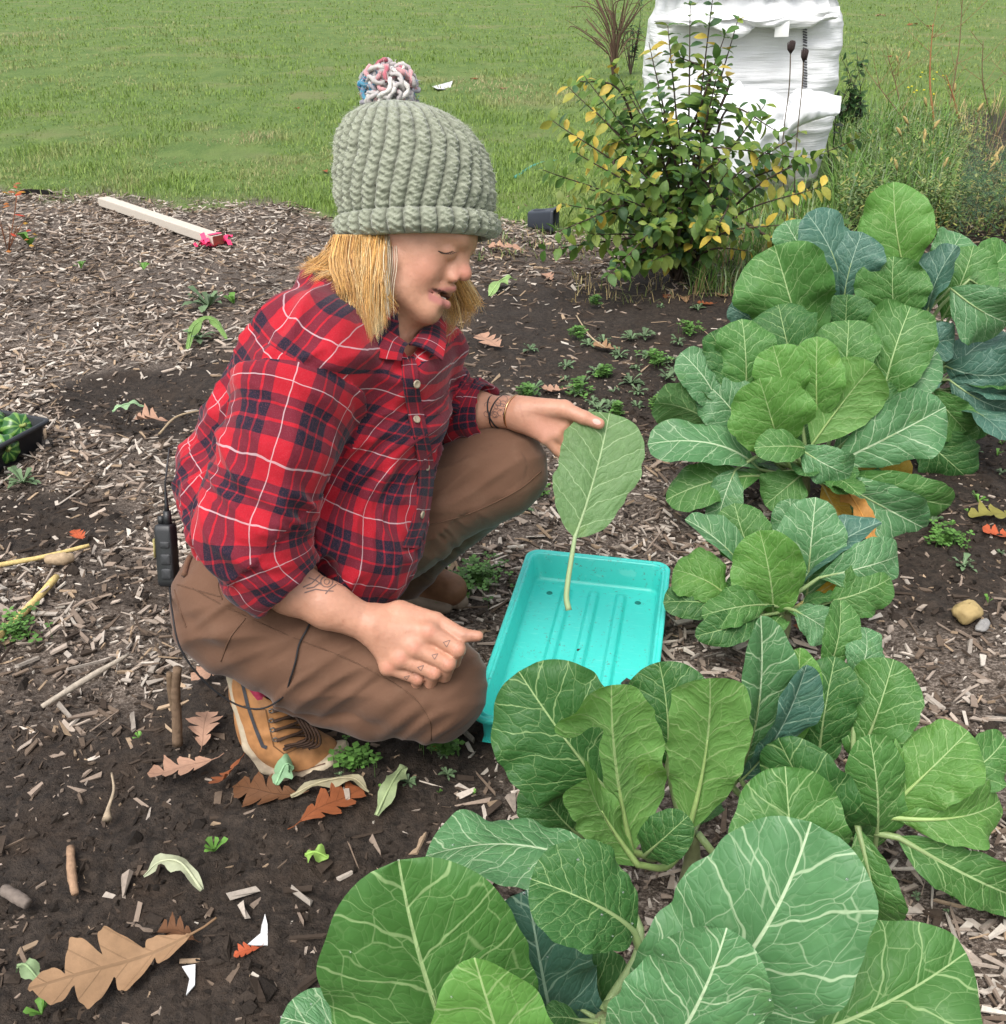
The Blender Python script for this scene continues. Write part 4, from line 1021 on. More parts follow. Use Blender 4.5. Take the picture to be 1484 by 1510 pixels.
sv_.cone(re_ - ra * .018, re_ + ra * .08, .0505, .0505, .002, 's'); sv_.cone(le_ - la * .018, le_ + la * .08, .0385, .0385, .002, 's')
sv_.cone(P(585, 430, 1.445), P(578, 492, 1.455), .050, .047, .008, 's')         # neck opening
sv_.cone(P(600, 480, 1.425), P(612, 540, 1.415), .026, .006, .01, 's')          # open collar
V, F = sv_.nets(); del sv_
V = relax(V, F, 2, .5); N = vnormals(V, F)
def seg_uv(V, pts, ref):
    """along / around coordinates about a poly-axis"""
    A = np.array([P(*q[:3]) for q in pts]); acc = 0; rs, ss, vx, vy = [], [], [], []
    for i in range(len(A) - 1):
        d = A[i + 1] - A[i]; L = np.linalg.norm(d); d = d / L; x = V - A[i]; s = x @ d
        sc = np.clip(s, -.1 if i == 0 else -.02, L + (.1 if i == len(A) - 2 else .02)); o = x - np.clip(s, -.1 if i == 0 else 0, L + (.1 if i == len(A) - 2 else 0))[:, None] * d
        r_ = np.linalg.norm(o, axis=1) / (pts[i][3] + (pts[i + 1][3] - pts[i][3]) * np.clip(s / L, 0, 1))
        a = nrm(ref - d * (ref @ d)); b_ = np.cross(d, a); n_ = np.linalg.norm(o, axis=1) + 1e-9
        rs.append(r_); ss.append(acc + sc); vx.append((x @ a) / n_); vy.append((x @ b_) / n_); acc += L
    rs = np.array(rs); best = rs.min(0); w = np.exp(-(rs - best) / .10); w /= w.sum(0)
    ang = np.arctan2((w * np.array(vy)).sum(0), (w * np.array(vx)).sum(0))
    return best, ang * np.mean([q[3] for q in pts[:4]]) * 1.0, (w * np.array(ss)).sum(0)
bR, uR, wR = seg_uv(V, RS, nrm(ET)); bL, uL, wL = seg_uv(V, LS, nrm(ET))
ax0 = P(440, 740, 1.52); x = V - ax0
ref = nrm(ET - tu * (ET @ tu)); crs = np.cross(tu, ref); arc_ = np.arctan2(x @ crs, x @ ref) * .172; wT = x @ tu
kb = np.clip((wT - .06) / .2, 0, 1); kb = kb * kb * (3 - 2 * kb)
uT = arc_ * (1 - kb) + (x @ crs) * 1.06 * kb
U_, V_, D_ = Q(V)
sR = np.minimum((1.13 - bR) * .085, wR - (.035 + .012 * np.sin(uR * 9))); sL = np.minimum((1.12 - bL) * .06, wL - .05)
isR = sR > 0; isL = (sL > 0) & ~isR
inT = (((V - P(508, 585, 1.50)) @ np.array([tf / .152, tl / .165, tu / .165]).T) ** 2).sum(1) < .95
# folds
fold = np.zeros(len(V))
ridge = lambda p, sd: 1 - 2 * np.abs(vnoise(p, sd))
sharp = lambda p, sd: np.clip(1 - 2.4 * np.abs(vnoise(p, sd)), -.6, 1)
q = np.stack([wT * 16 + uT * 12, uT * 22 - wT * 9, 0 * wT], 1)
fold += ~isR * ~isL * (.0060 * sharp(q, 3) + .0028 * sharp(q * 1.9, 5) + .0060 * sharp(np.stack([uT * 26 + wT * 8, wT * 5, 0 * wT], 1), 41) * np.clip(1 - np.abs(wT) / .25, 0, 1) + .0050 * sharp(np.stack([wT * 12, uT * 3, 0 * wT], 1), 43) * np.clip((-wT - .02) / .1, 0, 1))
q = np.stack([wR * 26 + uR * 13, uR * 11, 0 * wR + 3], 1)
elb = np.exp(-((wR - .25) / .08) ** 2) + .5 * np.exp(-((wR - .06) / .05) ** 2)
fold += isR * ((.0036 + .0072 * elb) * sharp(q, 7) + (.0014 + .002 * elb) * sharp(q * np.array([1.9, 1.5, 1]), 8))
q = np.stack([wL * 34 + uL * 12, uL * 14, 0 * wL + 9], 1); fold += isL * .0040 * sharp(q, 9)
cuffR = (((V - re_) @ ra) > -.058) & isR; fold[cuffR] *= .35
V = V + N * fold[:, None]; N = vnormals(V, F)
V = V - N * (.0022 * np.exp(-(sR / .0035) ** 2) * (V_ < 700))[:, None]
sY = wT - (.262 + .10 * (uT - .03)); ym = np.exp(-(sY / .0028) ** 2) * (~isR) * (uT < .06)
V = V - N * (.0014 * ym)[:, None]
sY = np.where(uT < .06, sY, -1.0)
sC = np.minimum(((V - re_) @ ra) + .060, sR)
shirt_masks = np.stack([.5 + sR * 4, .5 + sL * 4, .5 + sY * 4, .5 + sC * 4], 1).clip(0, 1)
def stripe(t, x, per=.080):
    f = t.mth('FRACT', t.mth('ADD', t.mth('DIVIDE', x, per), 50)); a = t.mth('ABSOLUTE', t.mth('SUBTRACT', f, .5))      # 0 in the middle of the dark group
    g = t.mth('SUBTRACT', 1.0, t.sstep(a, .245, .255))
    gaps = t.mth('ABSOLUTE', t.mth('SUBTRACT', a, .092)); gp = t.sstep(gaps, .012, .020)
    w = t.sstep(a, .4895, .493)
    return t.mth('MULTIPLY', g, gp), w
t = NT('plaid_flannel'); po = t.pos()
def uvn(n): 
    x = t.n('ShaderNodeUVMap', uv_map=n); return x.outputs[0]
vc_ = t.n('ShaderNodeVertexColor', layer_name='Col')
ms = t.sep(vc_.outputs[0]); gt = lambda s_: t.mth('GREATER_THAN', s_, .5)
vm = t.n('ShaderNodeMix', data_type='VECTOR'); vm2 = t.n('ShaderNodeMix', data_type='VECTOR'); vm3 = t.n('ShaderNodeMix', data_type='VECTOR')
sh = t.n('ShaderNodeVectorMath', operation='ADD'); t.l(uvn('UVMap'), sh.inputs[0]); sh.inputs[1].default_value = (.03, .035, 0)
t.l(gt(ms[2]), vm.inputs[0]); t.l(uvn('UVMap'), vm.inputs[4]); t.l(sh.outputs[0], vm.inputs[5])
t.l(gt(ms[1]), vm2.inputs[0]); t.l(vm.outputs[1], vm2.inputs[4]); t.l(uvn('UVL'), vm2.inputs[5])
t.l(gt(ms[0]), vm3.inputs[0]); t.l(vm2.outputs[1], vm3.inputs[4]); t.l(uvn('UVR'), vm3.inputs[5])
vm4 = t.n('ShaderNodeMix', data_type='VECTOR'); sh2 = t.n('ShaderNodeVectorMath', operation='ADD'); t.l(vm3.outputs[1], sh2.inputs[0]); sh2.inputs[1].default_value = (.03, .03, 0)
t.l(gt(vc_.outputs[1]), vm4.inputs[0]); t.l(vm3.outputs[1], vm4.inputs[4]); t.l(sh2.outputs[0], vm4.inputs[5])
uvs = t.sep(vm4.outputs[1])
wob = t.mth('MULTIPLY', t.mth('SUBTRACT', t.noise(po, 26, 2), .5), .006)
d1, w1 = stripe(t, t.mth('ADD', uvs[0], wob)); d2, w2 = stripe(t, t.mth('ADD', uvs[1], wob))
one = t.mth('MAXIMUM', d1, d2); two = t.mth('MULTIPLY', d1, d2)
tw = t.n('ShaderNodeTexWave', wave_type='BANDS', bands_direction='DIAGONAL'); t.l(vm3.outputs[1], tw.inputs['Vector']); tw.inputs['Scale'].default_value = 260; tw.inputs['Distortion'].default_value = 1.5
fz = t.noise(po, 700, 3, .7); fz2 = t.noise(po, 40, 4, .6)
red = t.mix(fz2, (.30, .008, .016), (.42, .015, .028))
colr = t.mix(t.mth('MULTIPLY', one, t.mth('MULTIPLY_ADD', fz, .3, .60)), red, (.055, .014, .026))
colr = t.mix(two, colr, (.012, .012, .024))
wh = t.mth('MAXIMUM', w1, w2)
colr = t.mix(t.mth('MULTIPLY', wh, .60), colr, (.55, .42, .44))
colr = t.mix(t.mth('MULTIPLY', t.sstep(fz, .45, .75), .20), colr, (.42, .10, .12))
hb = t.mth('ADD', t.mth('MULTIPLY', t.noise(po, 26, 4, .6), 1.0), t.mth('MULTIPLY', fz, .10))
FLANNEL = t.fin(colr, .9, t.bump(hb, .45, .006), .15, sheen=.15)
me = mesh_np('shirt', V, F, [FLANNEL], True, shirt_masks)
li = np.zeros(len(me.loops), np.int32); me.loops.foreach_get('vertex_index', li)
for nm_, a, b_ in (('UVMap', uT, wT), ('UVR', uR + .012, wR + .02), ('UVL', uL + .02, wL)):
    l = me.uv_layers.new(name=nm_); l.data.foreach_set('uv', np.stack([a, b_], 1).astype(np.float32)[li].ravel())
shirt = link('shirt', me, PERSON)
BVH_S = BVHTree.FromPolygons(V.tolist(), F.tolist())
def uv_mesh(name, Pg, UVg, mats, parent, thick=.0016, nrmdir=None):
    """sheet with thickness carrying cloth coordinates"""
    a, b_ = Pg.shape[:2]; du = np.gradient(Pg, axis=0); dv = np.gradient(Pg, axis=1); Nn = np.cross(du, dv); Nn /= np.linalg.norm(Nn, axis=2)[..., None] + 1e-12
    if (Nn.mean((0, 1)) @ ET) < 0: Nn = -Nn
    m = MB(); m.grid(Pg + Nn * thick); m.grid((Pg - Nn * thick)[:, ::-1])
    ring = lambda X: np.concatenate([X[0], X[1:, -1], X[-1, ::-1][1:], X[::-1, 0][1:]])
    m.grid(np.stack([ring(Pg + Nn * thick), ring(Pg - Nn * thick)]))
    me = m.mesh(name, mats); l = me.uv_layers.new(name='UVMap'); li = np.zeros(len(me.loops), np.int32); me.loops.foreach_get('vertex_index', li)
    u1 = UVg.reshape(-1, 2); u2 = UVg[:, ::-1].reshape(-1, 2); u3 = np.stack([ring(UVg)] * 2).reshape(-1, 2)
    l.data.foreach_set('uv', np.vstack([u1, u2, u3]).astype(np.float32)[li].ravel())
    ca = me.color_attributes['Col']; ca.data.foreach_set('color', np.tile(np.array([0, 0, 0, 0], np.float32), (len(me.vertices), 1)).ravel())
    return link(name, me, parent)
def collar(inner, outer, ofs):
    I = bez([P(*q) for q in inner], 18); O = bez([P(*q) for q in outer], 18); s = np.linspace(0, 1, 8)[None, :, None]
    mid = (I + O)[:, None] / 2 + np.array([0, 0, .010]) + ET * .006
    Pg = (1 - s) ** 2 * I[:, None] + 2 * s * (1 - s) * mid + s ** 2 * O[:, None]
    arc = np.linspace(0, .17, 18)[:, None] + 0 * s[..., 0]; UV = np.stack([arc + ofs + .02, 0 * arc + np.linspace(0, .040, 8)[None] + .03], -1)
    return uv_mesh('collar', Pg, UV, [FLANNEL], shirt)
collar([(500, 418, 1.425), (535, 452, 1.388), (572, 486, 1.388), (602, 508, 1.405)], [(470, 440, 1.405), (505, 492, 1.360), (548, 524, 1.362), (592, 532, 1.382)], .0)
collar([(603, 508, 1.412), (618, 492, 1.435), (628, 472, 1.475), (628, 455, 1.50)], [(652, 532, 1.420), (657, 505, 1.445), (655, 482, 1.480), (648, 462, 1.51)], .03)
pl = bez([(603, 528, 0), (607, 575, 0), (616, 625, 0), (628, 690, 0), (622, 755, 0), (604, 808, 0)], 40)
rows = []
for a in pl:
    L = [hit(BVH_S, a[0] + o, a[1], .0022) for o in (-12, -7, -1, 5, 10)]
    if all(x is not None for x in L): rows.append([x[0] for x in L])
if len(rows) > 5:
    Pg = np.array(rows)
    for _ in range(2): Pg[1:-1] = (Pg[:-2] + 2 * Pg[1:-1] + Pg[2:]) / 4
    ln = np.concatenate([[0], np.cumsum(np.linalg.norm(np.diff(Pg[:, 2], axis=0), axis=1))]); UV = np.stack([np.tile(np.linspace(.03, .056, 5), (len(Pg), 1)), np.tile(ln[:, None] + .05, (1, 5))], -1)
    uv_mesh('placket', Pg, UV, [FLANNEL], shirt, .0012)
bmat = flat('button_mat', (.30, .24, .17), .35, .5, .3, 200)
for a in ((612, 566), (612, 620), (626, 689), (619, 758)):
    h_ = hit(BVH_S, *a, .0045)
    if h_ is None: continue
    n_ = h_[1]; tx = nrm(np.cross(n_, EU)); ty = np.cross(n_, tx); m = MB(); k = np.arange(14) / 14 * 2 * np.pi; prof = [(0, .0012), (.0028, .0008), (.0040, .0018), (.0056, .0016), (.0060, .0004), (.0052, -.001)]
    m.grid(np.array([[h_[0] + n_ * hh + (tx * math.cos(x_) + ty * math.sin(x_)) * rr_ for x_ in k] for rr_, hh in prof]), wrap=True); m.build('button', bmat, shirt)
# --- trousers
tv = Vol((-.62, 1.0, -.01), (.14, 1.98, .56), .0040)
tv.ell(P(368, 888, 1.50), (.106, .105, .096), (EX, np.array([0, 1., 0]), np.array([0, 0, 1.])), .05)
tv.ell(P(418, 850, 1.60), (.115, .14, .105), (tf, tl, tu), .05)
pc(tv, [(366, 905, 1.50, .092), (470, 958, 1.495, .086), (590, 985, 1.49, .080), (636, 1012, 1.488, .081)], .03)
pc(tv, [(634, 1016, 1.488, .080), (545, 1040, 1.495, .050), (425, 1006, 1.535, .044)], .004)
pc(tv, [(420, 850, 1.66, .115), (560, 780, 1.67, .093), (735, 694, 1.665, .069), (742, 692, 1.665, .068)], .03)
pc(tv, [(738, 696, 1.668, .064), (680, 760, 1.76, .054), (592, 838, 1.885, .050)], .010)
la2 = nrm(P(592, 838, 1.885) - P(680, 760, 1.76)); lc = P(592, 838, 1.885)
tv.cone(lc - la2 * .03, lc + la2 * .012, .056, .058, .004); vplane(tv, lc + la2 * .018, la2, lc, .085)
ra2 = nrm(P(420, 1002, 1.545) - P(560, 1030, 1.51)); rc2 = P(425, 1004, 1.544); vplane(tv, rc2, ra2, rc2, .055) 
V, F = tv.nets(); del tv
V = relax(V, F, 2, .5); N = vnormals(V, F)
U_, V_, D_ = Q(V)
A = P(366, 905, 1.50); B_ = P(636, 1012, 1.488); dx = nrm(B_ - A); s = (V - A) @ dx
rt = D_ < 1.60
ridge = lambda p, sd: 1 - 2 * np.abs(vnoise(p, sd))
f = .0016 * fbm(V * 22, 2, 3) + .0034 * np.clip(1 - 2.4 * np.abs(vnoise(np.stack([s * 22 + (V_ - 960) / 50, (V_ - 960) / 60, 0 * s], 1), 18)), -.5, 1) * rt
q = np.stack([s * 26, U_ * 0 + (V_ - 900) / 90, 0 * s], 1)
kn = np.exp(-((U_ - 620) / 70) ** 2 - ((V_ - 1068) / 34) ** 2) * rt
f += kn * .0075 * ridge(np.stack([s * 48 + (V_ - 1060) / 26, (V_ - 1060) / 70, 0 * s], 1), 5)
hipf = np.exp(-((U_ - 330) / 60) ** 2 - ((V_ - 930) / 45) ** 2) * rt
f += hipf * .0065 * ridge(np.stack([s * 22 - (V_ - 930) / 60, (V_ - 930) / 120, 0 * s], 1), 6)
f += rt * .0030 * ridge(np.stack([s * 10 + (V_ - 960) / 60, (V_ - 960) / 45, 0 * s], 1), 8)
f += ~rt * (.0030 * ridge(np.stack([(U_ - V_ * .5) / 60, (V_ + U_ * .3) / 30, 0 * s], 1), 9) + .004 * np.exp(-((U_ - 640) / 60) ** 2 - ((V_ - 790) / 50) ** 2) * ridge(np.stack([(U_ + V_) / 40, (V_ - U_) / 14, 0 * s], 1), 4))
V = V + N * f[:, None]
t = NT('canvas_trousers'); po = t.pos(); n1 = t.noise(po, 7, 4); n2 = t.noise(po, 900, 2, .8); n3 = t.noise(po, 38, 5, .65)
cl = t.mix(n1, (.110, .056, .034), (.152, .081, .051)); cl = t.mix(t.mth('MULTIPLY', t.sstep(n3, .5, .8), .35), cl, (.175, .105, .070)); cl = t.mix(t.mth('MULTIPLY', n2, .25), cl, (.075, .036, .02))
CANVAS = t.fin(cl, .85, t.bump(t.mth('ADD', n3, t.mth('MULTIPLY', n2, .12)), .35, .004), .2, sheen=.15)
trousers = link('trousers', mesh_np('trousers', V, F, [CANVAS]), PERSON)
BVH_T = BVHTree.FromPolygons(V.tolist(), F.tolist())
SEAM = flat('seam_mat', (.105, .053, .030), .85)
def welt(poly, w=.0018, off=.0004):
    q = bez([(a, b_, 0) for a, b_ in poly], 40); L = [hit(BVH_T, x[0], x[1], off) for x in q]; L = [x for x in L if x is not None]
    if len(L) > 3: m = MB(); m.tube(np.array([x[0] for x in L]), w * .5, 5); m.build('seam', SEAM, trousers)
welt([(285, 868), (330, 893), (420, 935), (520, 975), (600, 1020), (632, 1060), (636, 1092)]); welt([(362, 912), (340, 940), (326, 975)], .0024, .0002)
welt([(262, 862), (300, 873), (325, 880)]); welt([(625, 776), (690, 758), (760, 725), (798, 695)]); welt([(330, 845), (322, 862), (328, 885)])
m = MB(); q = [hit(BVH_T, *a, .003) for a in ((283, 822), (279, 832), (276, 842), (274, 850))]; q = [x[0] for x in q if x is not None]
if len(q) > 2: m.tube(bez(q, 8), .0045, 6); m.build('belt_loop', CANVAS, trousers)
welt([(258, 870), (268, 905), (275, 925)], .0022, .0004)
# --- boots
LEATHER = vmat('boot_leather', .62, .38, 70, .35, .0015); RUBBER = vmat('boot_rubber', .7, .30, 90, .3, .001); LACE = flat('lace_mat', (.045, .026, .018), .8, .2, .3, 300)
latv = nrm(np.array([.34, .94, 0.]))
BR = thing('boot', 'x', 'x', P(420, 1100, 1.57)); del BR['label'], BR['category']; BR.parent = PERSON; BR.matrix_parent_inverse = Matrix.Translation(PERSON.location).inverted()
bvv = Vol((-.50, 1.08, -.03), (-.14, 1.42, .26), .0022)
def foot(vol, pts, k, ex=0.):
    for (a, ra), (b_, rb) in zip(pts[:-1], pts[1:]): vol.cone(a, b_, ra + ex, rb + ex, k)
UP = [(P(392, 985, 1.545), .045), (P(396, 1030, 1.562), .044), (P(410, 1080, 1.578), .043), (P(432, 1108, 1.588), .038), (P(458, 1114, 1.592), .031), (P(478, 1114, 1.598), .024)]
foot(bvv, UP, .03); bvv.cone(P(372, 1000, 1.55), P(385, 1075, 1.58), .032, .034, .02)
bvv.cone(P(410, 985, 1.52), P(412, 1000, 1.53), .034, .034, .006, 's') 
vplane(bvv, P(395, 985, 1.545), nrm(P(392, 960, 1.535) - P(396, 1010, 1.55)), P(395, 985, 1.545), .07)
bvv.cone(P(398, 955, 1.535), P(400, 1012, 1.552), .037, .035, .003, 's')
V, F = bvv.nets(); del bvv
V = relax(V, F, 2, .5); N = vnormals(V, F); V = V + N * (.0022 * fbm(V * 38, 2, 6))[:, None]
c = np.tile(np.array([.36, .17, .065]), (len(V), 1)) * (1 + .22 * fbm(V * 40, 3, 3))[:, None]
sc_f = np.clip(fbm(V * 28, 3, 13) - .15, 0, 1)[:, None] * .7; c = c * (1 - sc_f) + np.array([.20, .11, .06]) * sc_f
U_, V_, D_ = Q(V); w = np.clip((V_ - 1085) / 50, 0, 1)[:, None] * .45; c = c * (1 - w) + np.array([.22, .105, .045]) * w
link('upper', mesh_np('boot_upper', V, F, [LEATHER], True, c), BR); BVH_O = BVHTree.FromPolygons(V.tolist(), F.tolist())
sl_ = Vol((-.52, 1.08, -.04), (-.12, 1.44, .26), .0024)
SN = [P(341, 992, 1.525), P(352, 1040, 1.536), P(367, 1101, 1.549), P(391, 1132, 1.555), P(425, 1147, 1.550), P(462, 1143, 1.552), P(490, 1122, 1.565)]
WD = [.052, .058, .070, .078, .076, .066, .038]
for i in range(6):
    for k in np.linspace(0, 1, 5): sl_.cone(SN[i] + latv * WD[i] * k, SN[i + 1] + latv * WD[i + 1] * k, .0090, .0090, .006)
V, F = sl_.nets(); del sl_
V = relax(V, F, 8, .5); U_, V_, D_ = Q(V); dirt = np.clip(fbm(V * 45, 3, 4) * .9 + (V_ - 1120) / 60, 0, 1)[:, None] * .75
c = np.array([.42, .35, .25]) * (1 - dirt) + np.array([.12, .085, .06]) * dirt
so = link('sole', mesh_np('boot_sole', V, F, [RUBBER], True, c), BR)
BVH_L = BVHTree.FromPolygons(V.tolist(), F.tolist())
m = MB(); ribbon(m, BVH_L, [(356, 1010), (366, 1062), (380, 1105), (402, 1128), (440, 1139), (480, 1126)], .0022, .0008); m.build('foxing_line', flat('foxing_mat', (.10, .045, .025), .6), so) if m.v else None
m = MB(); ribbon(m, BVH_O, [(357, 1002), (366, 1040), (378, 1075), (388, 1100), (394, 1102)], .006, .0012, step=3); 
if m.v: m.build('zip', flat('zip_mat', (.05, .05, .055), .4, .5, .4, 600, .001), BR)
m = MB()
for poly in ([(392, 1046), (398, 1075), (404, 1100), (420, 1112)], [(420, 1112), (445, 1100), (470, 1096)], [(360, 1040), (375, 1046), (392, 1046)]):
    ribbon(m, BVH_O, poly, .0020, .0008, step=3)
if m.v: kind(m.build('stitching', flat('boot_stitch', (.14, .065, .025), .8), BR), 'stuff')
m = MB(); eye = [(403, 1048), (403, 1062), (405, 1076), (409, 1090), (418, 1104)]; eye2 = [(440, 1050), (446, 1062), (452, 1075), (458, 1086), (462, 1096)]
for a, b_ in zip(eye, eye2):
    L = [hit(BVH_O, a[0] + (b_[0] - a[0]) * k, a[1] + (b_[1] - a[1]) * k - 4 * math.sin(k * 3.1), .0035) for k in np.linspace(0, 1, 9)]; L = [x[0] for x in L if x is not None]
    if len(L) > 3: m.tube(L, .0024, 5)
for a, b_ in zip(eye[1:], eye2[:-1]):
    L = [hit(BVH_O, a[0] + (b_[0] - a[0]) * k, a[1] + (b_[1] - a[1]) * k, .0055) for k in np.linspace(0, 1, 9)]; L = [x[0] for x in L if x is not None]
    if len(L) > 3: m.tube(L, .0024, 5)
for k in range(5):
    q = bez([P(425 + 5 * k, 1045 + 3 * k, 1.53), P(440 + 7 * k, 1062 + 4 * k, 1.505), P(452 + 5 * k, 1090 + 2 * k, 1.518), P(420 + 9 * k, 1100 + k, 1.53)], 14); m.tube(q, .0020, 5)
m.build('lace', LACE, BR)
m = MB()
for a in eye[:4]:
    h_ = hit(BVH_O, a[0] - 3, a[1], .001)
    if h_ is None: continue
    tx = nrm(np.cross(h_[1], EU)); ty = np.cross(h_[1], tx); k = np.linspace(0, 2 * np.pi, 9)
    m.tube([h_[0] + .0032 * (tx * math.cos(x) + ty * math.sin(x)) for x in k], .0011, 5)
if m.v: m.build('eyelet', flat('eyelet_mat', (.10, .09, .08), .35, .6), BR)
m = MB(); q = [P(392, 1040, 1.56), P(400, 1005, 1.548), P(412, 985, 1.54)]; m.tube(bez(q, 8), [.036, .037, .036, .036, .035, .034, .033, .03], 14)
m.build('sock', flat('sock_mat', (.045, .045, .055), .95, .1, .4, 300, .002), BR)
m = MB(); m.tube(bez([P(372, 990, 1.512), P(376, 1006, 1.512), P(384, 1026, 1.516), P(392, 1042, 1.522)], 10), [.004, .010, .013, .013, .012, .011, .01, .008, .006, .003], 8); m.build('pull_tab', flat('tab_mat', (.42, .05, .10), .9, .1, .5, 120, .002), BR)
BL = thing('boot', 'x', 'x', G(600, 890)); del BL['label'], BL['category']; BL.parent = PERSON; BL.matrix_parent_inverse = Matrix.Translation(PERSON.location).inverted()
g0 = G(575, 872); dirv = nrm(np.array([.93, -.36, 0])); lat = np.array([.36, .93, 0])
vl = Vol(g0 + [-.12, -.16, -.02], g0 + [.24, .16, .16], .003)
vl.cone(g0 + [-.0, .02, .10], g0 + [.01, .01, .045], .046, .045, .02); vl.cone(g0 + [.01, .01, .042], g0 + dirv * .13 + [0, 0, .035], .043, .032, .03)
V, F = vl.nets(); V = relax(V, F, 2); link('upper', mesh_np('boot_upper', V, F, [LEATHER], True, np.tile(np.array([.17, .08, .04]), (len(V), 1))), BL)
vl = Vol(g0 + [-.12, -.16, -.02], g0 + [.24, .16, .16], .003)
for k in (-1, 1): vl.cone(g0 + lat * .028 * k + [-.02, .02, .012], g0 + dirv * .13 + lat * .026 * k + [0, 0, .012], .014, .014, .004)
vl.cone(g0 + [-.02, .02, .012], g0 + dirv * .15 + [0, 0, .012], .016, .016, .01)
V, F = vl.nets(); link('sole', mesh_np('boot_sole', V, F, [RUBBER], True, np.tile(np.array([.20, .15, .11]), (len(V), 1))), BL)
m = MB()
for k in range(3): m.tube(bez([g0 + dirv * (.06 + .02 * k) - lat * .03 + [0, 0, .07], g0 + dirv * (.07 + .02 * k) + [0, 0, .088], g0 + dirv * (.07 + .02 * k) + lat * .03 + [0, 0, .06]], 8), .002, 5)
m.build('lace', LACE, BL)
# --- bracelets
def ringon(name, u, d, r_arm, tilt, r, mat):
    ax_ = nrm(P(750, 608, 1.618) - P(700, 606, 1.65)); cen = P(u, 607.5, d); ax_ = nrm(ax_ + tilt * EU)
    a = nrm(np.cross(ax_, ET)); b_ = np.cross(ax_, a); k = np.linspace(0, 2 * np.pi, 33)
    m = MB(); m.tube([cen + r_arm * (a * math.cos(x) + b_ * math.sin(x) * 1.04) + ET * .0 for x in k], r, 6, cap=False); m.build(name, mat, PERSON)
BLK = flat('cord_black', (.012, .012, .014), .6)
ringon('cord_bracelet', 733, 1.629, .0272, .28, .0012, BLK); ringon('cord_bracelet', 737, 1.627, .0268, -.30, .0012, BLK)
t = NT('bangle_metal'); t.b.inputs['Metallic'].default_value = 1; ringon('bangle', 758, 1.614, .0265, -.2, .0019, t.fin((.62, .36, .20), .25))
# --- two-way radio at the back of the belt
RAD = thing('two_way_radio', 'black two-way radio with tall antenna clipped on the back of the brown trousers', 'radio', P(247, 862, 1.50))
BP = flat('radio_plastic', (.016, .017, .019), .45, .5, .2, 90); rx, ry, rz = EX * 1.0 + ET * .15, nrm(EU * .98 + ET * .2), nrm(ET - .15 * EX); rx = nrm(rx - ry * (rx @ ry)); rz = np.cross(rx, ry)
def rbox(vol, c_, hx_, hy_, hz_, r):
    for sx in (-1, 1):
        for sy in (-1, 1): vol.cone(c_ + rx * hx_ * sx + ry * hy_ * sy - rz * hz_, c_ + rx * hx_ * sx + ry * hy_ * sy + rz * hz_, r, r, 0)
rcn = P(247, 818, 1.500)
m = MB()
def bev(m, c_, ax, ay, az, b_=.003, col=None):
    ax, ay, az = [np.asarray(q, float) for q in (ax, ay, az)]; la_, lb = np.linalg.norm(ax), np.linalg.norm(ay)
    o = [(-1, -1), (1, -1), (1, 1), (-1, 1)]; ring = []
    for i, (sx, sy) in enumerate(o):
        for k in range(3):
            an = (-135 + 90 * i - 45 + 45 * k) * math.pi / 180; ring.append((sx * (la_ - b_) + b_ * math.cos(an), sy * (lb - b_) + b_ * math.sin(an)))
    ring = np.array(ring); ux, uy, uz, lz = nrm(ax), nrm(ay), nrm(az), np.linalg.norm(az)
    rows = []
    for z, s_ in ((-lz, .0), (-lz, .8), (-lz + b_ * .3, .94), (-lz + b_, 1), (lz - b_, 1), (lz - b_ * .3, .94), (lz, .8), (lz, .0)): rows.append([c_ + ux * q[0] * s_ + uy * q[1] * s_ + uz * z for q in ring])
    m.grid(np.array(rows), col, wrap=True)
bev(m, rcn, rx * .0130, ry * .047, rz * .012, .004); m.build('body', BP, RAD)
m = MB(); q0 = rcn + ry * .046 + rx * .004; m.tube([q0, q0 + ry * .02], [.0065, .0055], 10); m.tube([q0 + ry * .018, q0 + ry * .03, q0 + ry * .06, P(250, 660, 1.47)], [.0042, .003, .0014, .0012], 8); m.build('antenna', BP, RAD)
m = MB(); m.tube([rcn + ry * .047 - rx * .006, rcn + ry * .058 - rx * .006], .005, 10); m.build('knob', BP, RAD)
for k, (o, s_) in enumerate(((-.004, .008), (-.026, .008), (.018, .005))):
    m = MB(); bev(m, rcn + rz * .0128 + ry * o + rx * .003, rx * .0075, ry * s_, rz * .0016, .002); m.build('button', flat('radio_button', (.03, .031, .034), .5), RAD)
m = MB(); m.box(rcn - rx * .0137 + ry * .012 + rz * .008, rx * .0004, ry * .014, rz * .006); m.build('sticker', flat('sticker_mat', (.45, .40, .16), .6), RAD)
m = MB(); pts = [rcn - ry * .047, P(254, 900, 1.41), P(266, 955, 1.40), P(300, 1003, 1.42), P(345, 1037, 1.44), P(385, 1045, 1.44), P(418, 1027, 1.425)]
q = [hit(BVH_T, *a, .003) for a in ((430, 1000), (437, 975), (442, 950), (452, 930), (462, 912))]; m.tube(bez(np.vstack([pts] + [[x[0] for x in q if x is not None]]), 70), .0014, 5); m.build('cord', BLK, RAD)
